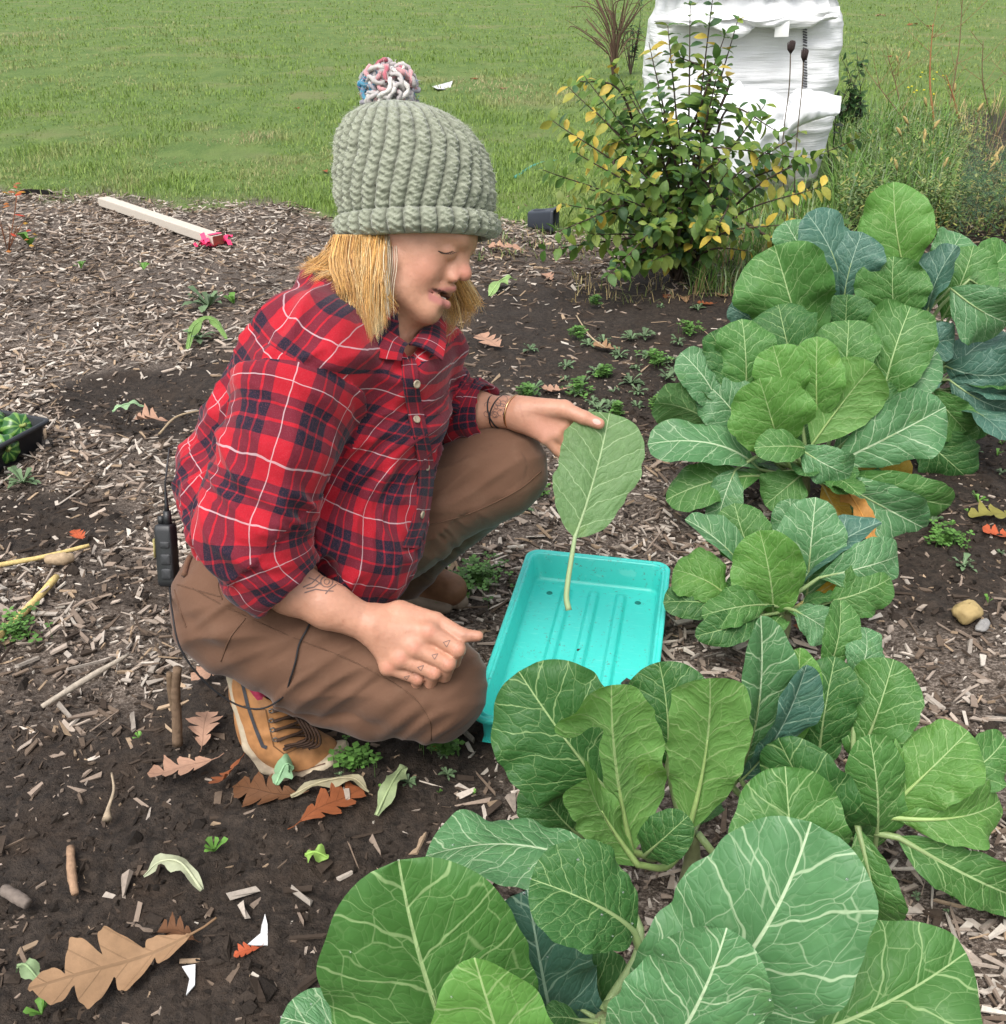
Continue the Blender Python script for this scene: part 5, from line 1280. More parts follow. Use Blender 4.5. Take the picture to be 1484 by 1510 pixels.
# ---------------------------------------------------------------- turquoise seed tray
def rrect(hx, hy, r, n=6):
    o = []
    for i, (sx, sy) in enumerate(((1, 1), (-1, 1), (-1, -1), (1, -1))):
        for k in range(n + 1):
            a = (i * 90 + 90 * k / n) * math.pi / 180; o.append((sx * (hx - r) + r * math.cos(a), sy * (hy - r) + r * math.sin(a)))
    return np.array(o)
def tray_shell(hx, hy, dep, rings):
    """rings of (inset, z, corner radius)"""
    return np.array([[(x, y, z) for x, y in rrect(hx - i, hy - i, r)] for i, z, r in rings])
fl_, fr_t, nl_ = G(779, 809, .062), G(990, 831, .062), G(630, 1058, .062)
wv = fr_t - fl_; wx = nrm(wv); lv = nl_ - fl_; ly = nrm(lv - wx * (lv @ wx)); TW, TL = np.linalg.norm(wv), .515
tc = fl_ + wx * TW / 2 + ly * TL / 2; ang = math.atan2(wx[1], wx[0])
TRAY = thing('seed_tray', 'turquoise plastic seed tray with ribbed floor, lying on the mulch beside the collards', 'tray', (tc[0], tc[1], .004)); TRAY.rotation_euler = (0, 0, ang)
def tlink(name, me): o = bpy.data.objects.new(name, me); COL.objects.link(o); o.parent = TRAY; return o
t = NT('tray_plastic'); po = t.coord('Object'); n = t.noise(po, 26, 5, .7); sp = t.noise(po, 130, 3, .8)
cl = t.mix(n, (.034, .50, .435), (.052, .58, .51)); cl = t.mix(t.mth('MULTIPLY', t.sstep(sp, .58, .70), t.sstep(n, .40, .60)), cl, (.10, .13, .10))
cl = t.mix(t.mth('MULTIPLY', t.sstep(t.noise(t.mapping(po, (1, 9, 1)), 40, 2), .60, .7), .25), cl, (.25, .68, .60))
TP = t.fin(cl, t.mth('MULTIPLY_ADD', n, .25, .20), t.bump(n, .08, .004), .5)
hx_, hy_ = TW / 2, TL / 2; D_ = .060
m = MB()
rg_ = tray_shell(hx_, hy_, D_, [(.004, D_ - .011, .026), (0, D_ - .009, .028), (0, D_ - .002, .028), (.0015, D_, .027), (.005, D_, .025), (.0065, D_ - .0022, .024), (.008, D_ - .0022, .024), (.0095, D_, .023), (.0125, D_ - .0005, .022), (.0145, D_ - .003, .021), (.019, .010, .018), (.0215, .0055, .016), (.026, .0042, .014)])
m.grid(rg_, wrap=True)
lastr = rg_[-1]
fx = np.linspace(-(hx_ - .026), hx_ - .026, 121); fy = np.linspace(-(hy_ - .026), hy_ - .026, 61)
FX, FY = np.meshgrid(fx, fy, indexing='ij'); FZ = np.full_like(FX, .0042)
for cx in (-.052, .0, .052): FZ += .0085 * (1 / (1 + np.exp((np.abs(FX - cx) - .0085) / .0012))) / (1 + np.exp((np.abs(FY) - (hy_ - .052)) / .0015))
m.grid(np.stack([FX, FY, FZ], -1)[:, ::-1])
og = tray_shell(hx_, hy_, D_, [(.004, D_ - .011, .026), (.0125, D_ - .012, .022), (.0165, .0, .019)]); m.grid(og[::-1], wrap=True)
m.grid(np.array([[(x, y, .0) for y in (-hy_ + .0165, hy_ - .0165)] for x in (-hx_ + .0165, hx_ - .0165)]))
tlink('shell', m.mesh('tray_shell', [TP]))
hm = flat('drain_hole_disc_mat', (.004, .17, .14), .5, .4)  # raised discs stand in for drain holes, their darkness painted in teal
for sx, sy in ((-.085, -.19), (.085, -.19), (-.085, .10), (.085, .10), (-.085, .21), (.085, .21)):
    m = MB(); k = np.linspace(0, 2 * np.pi, 13)[:-1]; m.grid(np.array([[(sx + r * math.cos(a), -sy + r * math.sin(a), z) for a in k] for r, z in ((.0062, .0046), (.0055, .0054), (.0042, .0050), (.0001, .0048))])[::-1], wrap=True); tlink('drain_hole_disc', m.mesh('drain_hole_disc', [hm]))
# ---- the leaf held up
b_, t_, r0_ = P(848, 792, 1.562), P(899, 609, 1.590), P(839, 900, 1.552)
hl = link('collard_leaf', leaf_mesh('collard_leaf', b_, t_, ET, .133, .03, .10, .03, [LM['g'], PETI['l']], r0_, (.62, .42), 36, 25, 77, .1, .02, .0050, .05, .03))
me = hl.data; me.materials.clear(); me.materials.append(leaf_mat('leaf_underside', (.125, .225, .085), (.125, .225, .085), (.34, .45, .23), .5, .2, .35)); me.materials.append(PETI['l'])
tag(hl, 'picked collard leaf with its stalk, held upright between finger and thumb', 'leaf')
# ---- black tray of squash at the left edge
cr, cb, cf_ = G(77, 617, .075), G(0, 603, .075), G(0, 673, .075)
ux_ = nrm(cb - cr); uy_ = nrm(cf_ - cr); uy_ = nrm(uy_ - ux_ * (uy_ @ ux_))
BT = thing('black_tray', 'deep black plastic tray holding green squash at the left edge', 'tray', G(30, 690))
m = MB(); W1, L1 = .36, .52
def bt(p, q, z): return np.array([cr[0], cr[1], 0]) + ux_ * [1, 1, 0] * p + uy_ * [1, 1, 0] * q + np.array([0, 0, z])
rows = []
for ins, z, r in ((.006, .064, .016), (0, .066, .018), (0, .073, .018), (.003, .075, .017), (.009, .075, .014), (.011, .072, .013), (.024, .010, .012), (.030, .006, .008)):
    rows.append([bt(x + W1 / 2, y + L1 / 2, z) for x, y in rrect(W1 / 2 - ins, L1 / 2 - ins, r)])
m.grid(np.array(rows), wrap=True); m.grid(np.array([[bt(x, y, .0062) for y in (.028, L1 - .028)] for x in (.028, W1 - .028)]))
rows = [[bt(x + W1 / 2, y + L1 / 2, z) for x, y in rrect(W1 / 2 - i, L1 / 2 - i, .015)] for i, z in ((.006, .064), (.012, .060), (.024, .0))]; m.grid(np.array(rows)[::-1], wrap=True)
m.build('shell', flat('black_plastic', (.013, .014, .017), .42, .5, .35, 60), BT)
t = NT('squash_skin'); uv = t.sep(t.coord('Object')); an = t.mth('ARCTAN2', uv[1], uv[0]); st = t.mth('SINE', t.mth('ADD', t.mth('MULTIPLY', an, 9), t.mth('MULTIPLY', t.noise(t.coord('Object'), 30, 3), 3)))
SQ = t.fin(t.mix(t.sstep(st, .1, .8), (.018, .085, .014), (.13, .25, .05)), .3, None, .5)
STM = flat('squash_stalk', (.22, .26, .07), .6)
def squash(u, v, r, lab, ax):
    g = G(u, v, .045); e = thing('squash', lab, 'squash', g, 'green squash in the black tray'); th = np.linspace(0, 2 * np.pi, 49)[:-1]; ph = np.linspace(0, np.pi, 22)
    Pg = np.array([[(r * math.sin(p_) * (1 + .05 * math.cos(9 * a)) * math.cos(a), r * math.sin(p_) * (1 + .05 * math.cos(9 * a)) * math.sin(a), -r * .82 * math.cos(p_) * (1 - .15 * math.exp(-(p_ / .4) ** 2) - .2 * math.exp(-((np.pi - p_) / .45) ** 2))) for a in th] for p_ in ph])
    m = MB(); m.grid(Pg, wrap=True); o = bpy.data.objects.new('skin', m.mesh('squash_skin', [SQ])); COL.objects.link(o); o.parent = e
    m = MB(); m.tube([(0, 0, r * .6), (.002, 0, r * .8), (.008, .003, r * 1.05)], [.006, .004, .0045], 7); o = bpy.data.objects.new('stalk', m.mesh('squash_stalk', [STM])); COL.objects.link(o); o.parent = e
    e.rotation_euler = ax
squash(28, 632, .040, 'striped dark green squash by the right corner of the black tray', (.9, .5, .4)); squash(-2, 627, .036, 'pale green squash half out of the picture at the left edge', (1.2, -.4, 2)); squash(6, 662, .036, 'green squash nearest the front rim of the black tray', (1.3, -.9, 1)); squash(-40, 640, .04, 'green squash behind the others in the black tray, out of the picture', (.3, .2, 0))
# ---- plank with pink tape
a, b_ = G(152, 296, .02), G(322, 354, .02); dv = nrm(b_ - a); sw = np.array([-dv[1], dv[0], 0])
PL = thing('wooden_plank', 'long pale wooden plank lying on the wood chips at the lawn edge', 'plank', (a + b_) / 2 * [1, 1, 0])
t = NT('weathered_wood'); po = t.pos(); gn = t.noise(t.mapping(po, (3, 60, 60), (0, 0, -math.atan2(dv[1], dv[0]))), 5, 4, .6)
WOOD = t.fin(t.mix(gn, (.36, .31, .25), (.62, .57, .50)), .8, t.bump(gn, .2, .002), .2)
m = MB(); bev(m, (a + b_) / 2, dv * np.linalg.norm(b_ - a) / 2, sw * .026, np.array([0, 0, .021]), .004) if 'bev' in globals() else m.box((a + b_) / 2, dv * np.linalg.norm(b_ - a) / 2, sw * .026, np.array([0, 0, .021])); m.build('board', WOOD, PL, False)
m = MB(); q = b_ - dv * .02
for k in range(9):
    c_ = q + dv * rng.uniform(-.03, .03) + sw * rng.uniform(-.06, .05) + [0, 0, rng.uniform(-.018, .006)]; th = rng.uniform(0, 6.28, 2); A_ = np.array([math.cos(th[0]), math.sin(th[0]), rng.uniform(-.3, .3)]); B_ = np.array([-math.sin(th[0]), math.cos(th[0]), rng.uniform(-.4, .4)])
    s_, t2 = np.linspace(-1, 1, 8), np.linspace(-1, 1, 3); m.grid(np.array([[c_ + A_ * .034 * x + B_ * .010 * y + [0, 0, .010 * math.sin(x * 5 + k)] for y in t2] for x in s_]))
for z in (.0225,): m.grid(np.array([[b_ - dv * (.012 + .026 * i) + sw * .0275 * x + [0, 0, z] for x in (-1, 0, 1)] for i in (0, 1)]))
tape = m.build('marking_tape', flat('pink_tape', (.72, .035, .13), .45, .4, .3, 60), None); tag(tape, 'bright pink marking tape tied round the end of the pale plank', 'tape')
m = MB(); m.box(b_ + dv * .002, dv * .0015, sw * .024, [0, 0, .019]); m.build('painted_end', flat('red_end', (.20, .045, .03), .7), PL, False)
# ---- black bits by the lawn
g = G(55, 290); m = MB(); A_ = np.array([.10, -.02, 0]); m.grid(np.array([[g + A_ * x + np.array([.01 * math.sin(x * 4), .012 * y, .004 + .032 * (1 - y) * (1 - .35 * x * x)]) for y in np.linspace(0, 1, 4)] for x in np.linspace(-1, 1, 9)]))
o = m.build('plastic_edging', flat('edging_mat', (.016, .016, .018), .5), None); tag(o, 'scrap of black plastic edging where the chips meet the lawn', 'edging')
g = G(800, 338); PT = thing('nursery_pot', 'small dark grey plastic pot lying on its side by the bush', 'plant pot', g)
m = MB(); ax_ = nrm(np.array([1, -.35, .05])); ay_ = np.array([.33, .94, 0]); az_ = np.array([0, 0, 1.])
rows = []
for x, h in ((-.06, .0), (-.06, .030), (-.058, .033), (.045, .042), (.047, .047), (.062, .048), (.062, .044), (.04, .038), (-.05, .028), (-.05, .0)): rows.append([g + [0, 0, .046] + ax_ * x + (ay_ * q[0] + az_ * q[1]) for q in (rrect(max(h, .0006), max(h, .0006), max(h * .2, .0001), 2))])
m.grid(np.array(rows), wrap=True); m.build('pot', flat('pot_mat', (.035, .042, .055), .5, .5), PT)
m = MB()
for k in (-1, 0, 1): m.box(g + [0, 0, .046] + ax_ * .0 + ay_ * .012 * k + az_ * .0385, ax_ * .04, ay_ * .002, az_ * .0015)
kind(m.build('rib', flat('pot_mat2', (.05, .058, .072), .5), PT, False), 'stuff')
# ---------------------------------------------------------------- fallen leaves, sticks, weeds, scraps
def oak_outline(n=4, seed=0, rows=72):
    """half-width along the leaf: rounded lobes cut deeply towards the midrib"""
    r_ = np.random.default_rng(seed); y = np.linspace(0, 1, rows); env = .31 * np.sin(np.pi * np.clip(y * .93 + .05, 0, 1)) ** .75 * (.75 + .45 * y); ph = r_.uniform(-.12, .12)
    f = np.abs(np.sin(np.pi * (y * n + ph))) ** .75; lob = .17 + .83 * f ** .8 + .10 * np.sin(np.pi * (y * n + ph) * 3.0) ** 2 * f; w = env * lob * (1 + .10 * r_.normal(0, 1) * np.sin(y * 9)); w[0] = .010; w[-1] = .003
    return np.stack([y, w], 1)
OAK_C = dict(tan=(.29, .175, .095), pink=(.40, .235, .16), rust=(.24, .075, .028), brown=(.13, .058, .026), olive=(.22, .20, .05), red=(.42, .09, .035))
OAKM = {}
def oak_mat(k):
    if k not in OAKM:
        t = NT('dead_leaf_' + k); uv = t.sep(t.coord('UV')); po = t.pos(); c_ = OAK_C[k]
        n = t.noise(po, 60, 4, .7); ax_ = t.mth('ABSOLUTE', uv[0]); f = t.mth('ABSOLUTE', t.mth('SUBTRACT', t.mth('FRACT', t.mth('ADD', t.mth('MULTIPLY', t.mth('SUBTRACT', uv[1], t.mth('MULTIPLY', ax_, .75)), 6.2), 5)), .5))
        v = t.mth('MAXIMUM', t.mth('SUBTRACT', 1, t.sstep(ax_, .004, .014)), t.mth('MULTIPLY', t.mth('SUBTRACT', 1, t.sstep(f, .02, .06)), .7))
        cl = t.mix(n, tuple(q * .65 for q in c_), tuple(q * 1.25 for q in c_)); cl = t.mix(t.mth('MULTIPLY', v, .5), cl, tuple(q * .5 for q in c_))
        OAKM[k] = t.fin(cl, .7, t.bump(t.mth('ADD', n, v), .4, .002), .25, trans=.12)
    return OAKM[k]
def oak_leaf(u, v, size, rot, k, lab, curl=.35, seed=0, lift=.008, roll=0., n=4, wid=1.0):
    g = G(u, v); L = size * Q(g)[2] / FPX; r_ = np.random.default_rng(seed + 50); O = oak_outline(n, seed); O2 = oak_outline(n, seed + 1)
    rows, uvs = [], []
    for (y, w), (_, w2) in zip(O, O2):
        row, uvr = [], []
        for q in np.linspace(-1, 1, 9):
            x = q * (w2 if q < 0 else w) * wid; row.append((x, y + .62 * abs(x) * (1 - y * .75), curl * (.55 * x * x / .2 + .9 * (y - .5) ** 2 * (1 if seed % 2 else -.6)) + .03 * math.sin(9 * x + 7 * y + seed))); uvr.append((x, y))
        rows.append(row); uvs.append(uvr)
    Pg = np.array(rows); Pg[..., 1] -= .5; Pg[..., 2] -= Pg[..., 2].min(); Pg *= L
    Mx = np.array(Matrix.Rotation(rot, 3, 'Z') @ Matrix.Rotation(roll, 3, 'Y')); Pg = Pg @ Mx.T; Pg[..., 2] -= Pg[..., 2].min(); Pg = Pg + g + [0, 0, lift]
    m = MB(); m.grid(Pg)
    k0 = len(m.v[0]); a = Pg[0, 4]; dr = nrm(Pg[0, 4] - Pg[3, 4]); m.tube([Pg[2, 4], a, a + dr * L * .10, a + dr * L * .2 + [0, 0, .004]], [L * .008, L * .010, L * .008, L * .009], 5)
    me = m.mesh('oak_leaf', [oak_mat(k)]); l = me.uv_layers.new(name='UVMap'); li = np.zeros(len(me.loops), np.int32); me.loops.foreach_get('vertex_index', li); au = np.zeros((m.n, 2), np.float32); au[:k0] = np.array(uvs).reshape(-1, 2); l.data.foreach_set('uv', au[li].ravel())
    tag(link('oak_leaf', me), lab, 'fallen leaf')
oak_leaf(172, 1440, 225, 1.98, 'tan', 'big tan lobed oak leaf curling off the dark soil', .38, 3, .012, -.34, 4, .68)
oak_leaf(303, 1080, 78, .15, 'pink', 'pinkish tan oak leaf below the upright cut stem', .2, 4)
oak_leaf(268, 1142, 92, 1.9, 'pink', 'crumpled tan oak leaf left of the boot heel', .3, 5, .008, .2)
oak_leaf(338, 1150, 62, 2.6, 'rust', 'rust red oak leaf standing on edge left of the boot', .3, 7, .004, .6)
oak_leaf(392, 1172, 100, 1.4, 'brown', 'dark brown oak leaf pressed under the sole of the boot', .15, 9, .003, -.1)
oak_leaf(490, 1193, 105, -.9, 'rust', 'flat rust brown oak leaf on the soil in front of the boot', .25, 6)
oak_leaf(722, 508, 62, .5, 'pink', 'pale tan oak leaf on chips below the blond hair', .3, 11)
oak_leaf(745, 369, 52, 1.3, 'pink', 'tan oak leaf right of the hat brim', .3, 12)
oak_leaf(893, 517, 42, .9, 'tan', 'small tan oak leaf on bare soil behind the raised hand', .3, 13)
oak_leaf(222, 624, 52, 1.5, 'pink', 'curled tan oak leaf beside the dark hollow', .8, 14)
oak_leaf(118, 797, 36, .7, 'red', 'small orange leaf at the end of the yellow cane', .5, 15)
oak_leaf(312, 998, 60, 2.2, 'pink', 'pinkish oak leaf behind the cut stem under the trousers', .3, 16)
oak_leaf(1200, 938, 75, .4, 'rust', 'rust oak leaf lying under the low collard leaves', .4, 17)
oak_leaf(1464, 768, 72, 1.4, 'olive', 'half green half rust oak leaf at the right edge', .4, 18)
oak_leaf(1474, 795, 52, 1.0, 'red', 'orange red oak leaf just below the half green one', .4, 19)
oak_leaf(808, 411, 34, .3, 'pink', 'tiny tan leaf near the small grey pot', .4, 20)
oak_leaf(818, 580, 40, 1.4, 'pink', 'tan oak leaf above the thumb of the raised hand', .4, 21)
oak_leaf(365, 1410, 38, 2.0, 'red', 'small crimson leaf beside the white scrap', .5, 22)
oak_leaf(262, 1385, 60, 1.3, 'brown', 'curled brown leaf touching the big tan oak leaf', .9, 24)
oak_leaf(640, 1098, 40, .2, 'red', 'orange leaf under the near knee', .3, 25)
oak_leaf(1115, 400, 40, .2, 'rust', 'rust leaf under the yellowing bush', .3, 26)
for i, (u, v, s_) in enumerate(((1010, 445, 26), (1040, 452, 24), (985, 440, 22), (1065, 440, 20), (1345, 38, 20), (1372, 40, 18), (1300, 25, 18), (265, 245, 16), (437, 162, 14), (742, 133, 16), (480, 255, 16), (700, 118, 14), (1395, 70, 14), (1310, 85, 14))):
    oak_leaf(u, v, s_, i * 1.3, 'rust' if i % 3 else 'tan', ('rust brown leaf on the soil under the bush' if v > 400 else 'brown leaf lying far back on the lawn'), .4, 30 + i)
for o in [o for o in bpy.data.objects if o.get('label') in ('rust brown leaf on the soil under the bush', 'brown leaf lying far back on the lawn')]: o['group'] = o['label'].replace('leaf', 'leaves', 1)
# sticks
BARK = vmat('bark', .85, .45, 140, .2, .003)
def stick(name, pts, rad, colr, lab, cat='stick', n=8, mat=None):
    m = MB(); q = bez(pts, max(6, 4 * len(pts))); rad = np.interp(np.linspace(0, 1, len(q)), np.linspace(0, 1, len(rad)), rad) * (1 + .06 * np.sin(np.arange(len(q)) * 2.1)); m.tube(q, rad, n, np.array(colr)); o = m.build(name, mat or BARK); return tag(o, lab, cat)
stick('bamboo_cane', [G(-25, 962, .012), G(45, 893, .012), G(84, 850, .016)], [.0075, .0072, .0066], (.56, .42, .17), 'short yellow bamboo cane pointing up from the left edge', 'cane')
stick('bamboo_cane', [G(-30, 838, .01), G(60, 822, .012), G(132, 804, .02)], [.0055, .005, .004], (.50, .38, .16), 'thin yellow cane lying almost level at the left edge', 'cane')
stick('split_stick', [G(70, 825, .016), G(92, 824, .022), G(108, 822, .018)], [.010, .014, .009], (.34, .25, .16), 'stubby split piece of branch across the thin cane')
stick('twig', [G(104, 1250, .006), G(106, 1288, .008), G(111, 1318, .006)], [.0055, .0065, .005], (.30, .19, .12), 'short brown twig lying upright on the dark soil')
stick('twig', [G(6, 1312, .008), G(30, 1326, .010), G(42, 1334, .008)], [.008, .009, .007], (.16, .13, .11), 'grey brown stub of branch at the left edge')
stick('twig', [G(165, 1140, .004), G(168, 1165, .012), G(160, 1192, .006), G(158, 1208, .004)], [.0016, .002, .003, .007], (.34, .27, .19), 'curly root with a pale cut end on the soil')
stick('twig', [G(62, 1042, .004), G(130, 1000, .010), G(190, 965, .012)], [.004, .006, .003], (.36, .31, .25), 'long grey split twig left of the radio cord')
stick('twig', [G(235, 640, .004), G(260, 615, .014), G(300, 604, .012)], [.003, .003, .002], (.33, .25, .16), 'thin bent twig beside the dark hollow')
stick('twig', [G(850, 465, .006), G(870, 495, .02), G(892, 512, .01)], [.002, .0025, .0018], (.36, .28, .18), 'fine straw coloured twig behind the raised hand')
stick('cut_stem', [G(262, 1098), P(261, 1060, 1.585), P(259, 1020, 1.565), P(262, 985, 1.545)], [.0085, .008, .0075, .007], (.15, .10, .065), 'brown cut plant stem standing upright behind the boot', 'stem')
stick('cut_stem', [P(258, 1050, 1.580), P(252, 1020, 1.565), P(250, 992, 1.550)], [.006, .0055, .005], (.14, .095, .06), 'thinner forked stub leaning off the cut plant stem', 'stem')
def pebble(u, v, sx, sy, sz, rot, colr, lab, seed):
    g = G(u, v); s_ = Q(g)[2] / FPX; ph, th = np.meshgrid(np.linspace(.02, np.pi - .02, 18), np.arange(26) / 26 * 2 * np.pi, indexing='ij'); D = np.stack([np.sin(ph) * np.cos(th), np.sin(ph) * np.sin(th), -np.cos(ph)], -1); D = np.sign(D) * np.abs(D) ** .8
    D = D * (1 + .22 * fbm(D * 1.7 + seed, 3, seed))[..., None] * np.array([sx, sy, sz]) * .5 * s_; m = MB(); m.grid(D @ np.array(Matrix.Rotation(rot, 3, 'Z')).T + g + [0, 0, sz * .25 * s_], np.array(colr), wrap=True); tag(m.build('stone', STONE), lab, 'stone')
def chunk(u, v, sx, sy, sz, rot, colr, lab, name='wood_chip', cat='wood chip', seed=0, grp=None):
    r_ = np.random.default_rng(seed); g = G(u, v); s_ = Q(g)[2] / FPX; V = ICO_V * r_.uniform(.75, 1.2, (12, 1)) * np.array([sx, sy, sz]) * .5 * s_; Mx = np.array(Matrix.Rotation(rot, 3, 'Z')); m = MB(); m.add(V @ Mx.T + g + [0, 0, sz * .3 * s_], None, ICO_F, np.array(colr)); return tag(m.build(name, STONE if name == 'stone' else CHIP, None, False), lab, cat, grp)
STONE = vmat('stone_mat', .7, .4, 60, .3, .004)
pebble(1425, 908, 42, 32, 28, .4, (.34, .25, .11), 'yellow brown stone on the soil at the right edge', 3)
pebble(1449, 925, 30, 16, 12, .9, (.24, .23, .22), 'flat grey stone touching the yellow brown stone', 4)
# scraps
WP = flat('white_plastic', (.58, .58, .58), .35, .5, .05)
def scrap(pts, lab, name='plastic_scrap', cat='scrap', mat=None, bump_=.004):
    c_ = np.mean([G(*p_) for p_ in pts], 0); m = MB(); V = [G(*p_) + [0, 0, .006 + bump_ * rng.random()] for p_ in pts] ; n_ = len(V); V2 = [q - [0, 0, .0015] for q in V]; m.add(np.array(V + V2 + [c_ + [0, 0, .009], c_ + [0, 0, .007]]), [(i, (i + 1) % n_, n_ + (i + 1) % n_, n_ + i) for i in range(n_)], [((i + 1) % n_, i, 2 * n_) for i in range(n_)] + [(n_ + i, n_ + (i + 1) % n_, 2 * n_ + 1) for i in range(n_)]); tag(m.build(name, mat or WP, None, False), lab, cat)
scrap([(392, 1353), (396, 1370), (396, 1399), (378, 1400), (366, 1398), (384, 1391), (387, 1372)], 'torn white plastic scrap on the dark soil')
scrap([(270, 1432), (290, 1429), (289, 1458), (276, 1474), (283, 1452)], 'white plastic scrap beside the stalk of the big oak leaf')
scrap([(638, 133), (652, 130), (668, 125), (664, 133), (645, 137)], 'crumpled white paper scrap on the lawn', 'paper_scrap', 'scrap', None, .03)
# limp strips of leaf
LIMP = vmat('limp_leaf', .6, .35, 90, .3, .002, trans=.15)
def limp(pts, w, colr, lab, seed=0, z=.01):
    r_ = np.random.default_rng(seed); q = bez([np.append(G(u, v), 0)[:3] + [0, 0, z + h] for u, v, h in pts], 16); T = np.gradient(q, axis=0); S = np.cross(T, [0, 0, 1.]); S /= np.linalg.norm(S, axis=1)[:, None]; s = np.linspace(0, 1, 16); ww = w * np.sin(np.pi * np.clip(s * .93 + .05, 0, 1)) ** .7 * (1 + .25 * np.sin(s * 19 + seed))
    Pg = np.array([[q[i] + S[i] * ww[i] * y + np.array([0, 0, 1]) * (abs(y) * ww[i] * .6 * math.sin(i * .8 + seed)) for y in (-1, -.5, 0, .5, 1)] for i in range(16)]); m = MB(); m.grid(Pg, np.array(colr)); m.tube(q + [0, 0, .001], np.interp(s, [0, 1], [.0022, .0006]), 5, np.array(colr) * 1.4); tag(m.build('limp_leaf', LIMP), lab, 'wilted leaf')
limp([(300, 1322, .002), (272, 1296, .02), (240, 1288, .012), (214, 1300, 0)], .011, (.33, .35, .23), 'pale wilted leaf curling over the dark soil')
limp([(556, 1210, 0), (575, 1180, .012), (590, 1150, .006), (600, 1140, .002)], .013, (.24, .30, .15), 'pale green wilted leaf strip pointing at the knee', 3)
limp([(430, 1182, 0), (470, 1170, .01), (520, 1165, .014), (545, 1178, .004)], .009, (.27, .24, .15), 'straw coloured wilted stalk above the rust leaf', 5)
limp([(408, 1165, 0), (424, 1150, .02), (436, 1148, .012)], .016, (.20, .34, .19), 'small fresh green leaf scrap by the toe of the boot', 7)
limp([(278, 520, .0), (290, 498, .03), (318, 492, .035), (335, 505, .0)], .018, (.15, .25, .07), 'green leaf arching over the weeds left of the shirt', 8)
limp([(30, 1432, 0), (46, 1442, .012), (66, 1462, .004)], .010, (.20, .28, .14), 'green stem piece at the tip of the big oak leaf', 9)
limp([(722, 440, 0), (740, 424, .02), (762, 420, .01)], .022, (.24, .36, .13), 'fresh green leaf on the chips right of the blond hair', 11)
limp([(167, 612, 0), (190, 608, .015), (215, 605, .003)], .014, (.24, .36, .20), 'green leaf scrap on the near rim of the hollow', 12)
limp([(452, 1268, .0), (468, 1272, .01), (486, 1276, .004)], .012, (.22, .36, .08), 'bright green leaf scrap right of the pale wilted leaf', 14)
limp([(1225, 770, .10), (1262, 800, .06), (1290, 822, .01)], .024, (.40, .19, .045), 'dry orange collard leaf sagging between two plants', 15)
# weeds
WEED = vmat('weed_mat', .55, .35, 200, .3, trans=.2)
def weed(u, v, size, kind_, lab, seed, grp=None):
    """small plants: r rosette, c clover-like patch, s seedling"""
    r_ = np.random.default_rng(seed); g = G(u, v); s_ = Q(g)[2] / FPX; Rr = size * s_ * .5; m = MB()
    nL = dict(r=20, c=int(40 + size * .5), s=6)[kind_]; el_ = r_.uniform(.5, 1.2, 2)
    for i in range(nL):
        th = r_.uniform(0, 6.28)
        if kind_ == 'c':
            rr = abs(r_.normal(0, .5)) * Rr; b_ = g + np.array([math.cos(th) * rr * el_[0], math.sin(th) * rr * el_[1], .0]); h = r_.uniform(.004, .034); c_ = b_ + [0, 0, h]; L = r_.uniform(.007, .015); ax = r_.uniform(0, 6.28); cl = np.array([.085, .185, .04]) * r_.uniform(.6, 1.6)
            m.tube([b_, c_], .0005, 3, cl * .8, cap=False)
            for k in range(3):
                a = ax + k * 2.1; d = np.array([math.cos(a), math.sin(a), r_.uniform(-.1, .4)]); sd_ = np.array([-d[1], d[0], 0]) * L * .42; m.add([c_, c_ + d * L * .6 + sd_, c_ + d * L, c_ + d * L * .6 - sd_], [(0, 3, 2, 1)], None, cl)
        else:
            el = r_.uniform(.1, .9) if kind_ == 'r' else r_.uniform(.6, 1.3); L = Rr * r_.uniform(.6, 1.15); d = np.array([math.cos(th) * math.cos(el), math.sin(th) * math.cos(el), math.sin(el)]); sd_ = np.array([-math.sin(th), math.cos(th), 0]); w = L * (r_.uniform(.10, .2) if kind_ == 'r' else .22); cl = np.array([.11, .17, .085] if kind_ == 'r' else [.10, .22, .04]) * r_.uniform(.7, 1.5)
            q = [g, g + d * L * .5 + [0, 0, L * .08], g + d * L * .8 + [0, 0, L * .04], g + d * L - [0, 0, L * .12]]; ws = [w * .25, w * .6, w, w * .1]
            m.grid(np.array([[p_ - sd_ * x, p_ + [0, 0, -x * .25], p_ + sd_ * x] for p_, x in zip(q, ws)]), cl)
    if kind_ == 'c': kind(m.build('clover_patch', WEED), 'stuff')
    else: tag(m.build('weed', WEED), lab, 'weed', grp)
weed(308, 452, 78, 'r', 'grey green weed rosette on the chips left of the shoulder', 1); weed(292, 500, 60, 'r', 'weed rosette under the arching green leaf', 2); weed(345, 448, 40, 's', 'bright green seedling beside the shoulder', 3)
weed(35, 712, 62, 'r', 'leafy weed rosette below the black tray', 4); weed(25, 940, 85, 'c', 'clover patch by the bamboo cane', 5); weed(705, 858, 120, 'c', 'large leafy clover patch between the boot and the tray', 6); weed(668, 880, 70, 'c', 'small clover patch by the laces of the far boot', 7); weed(655, 865, 50, 'r', 'grey leaved rosette beside the large clover patch', 8)
weed(525, 1130, 60, 'c', 'low clover patch right of the boot toe', 9); weed(650, 1108, 50, 'c', 'clover sprigs under the near knee', 10); weed(316, 1255, 52, 's', 'lone green seedling on the dark soil', 11); weed(205, 1088, 24, 's', 'tiny bright seedling left of the cut stem', 12); weed(765, 752, 44, 'r', 'weed rosette below the far knee', 13); weed(790, 730, 36, 'c', 'yellow green sprig beside the held leaf', 14)
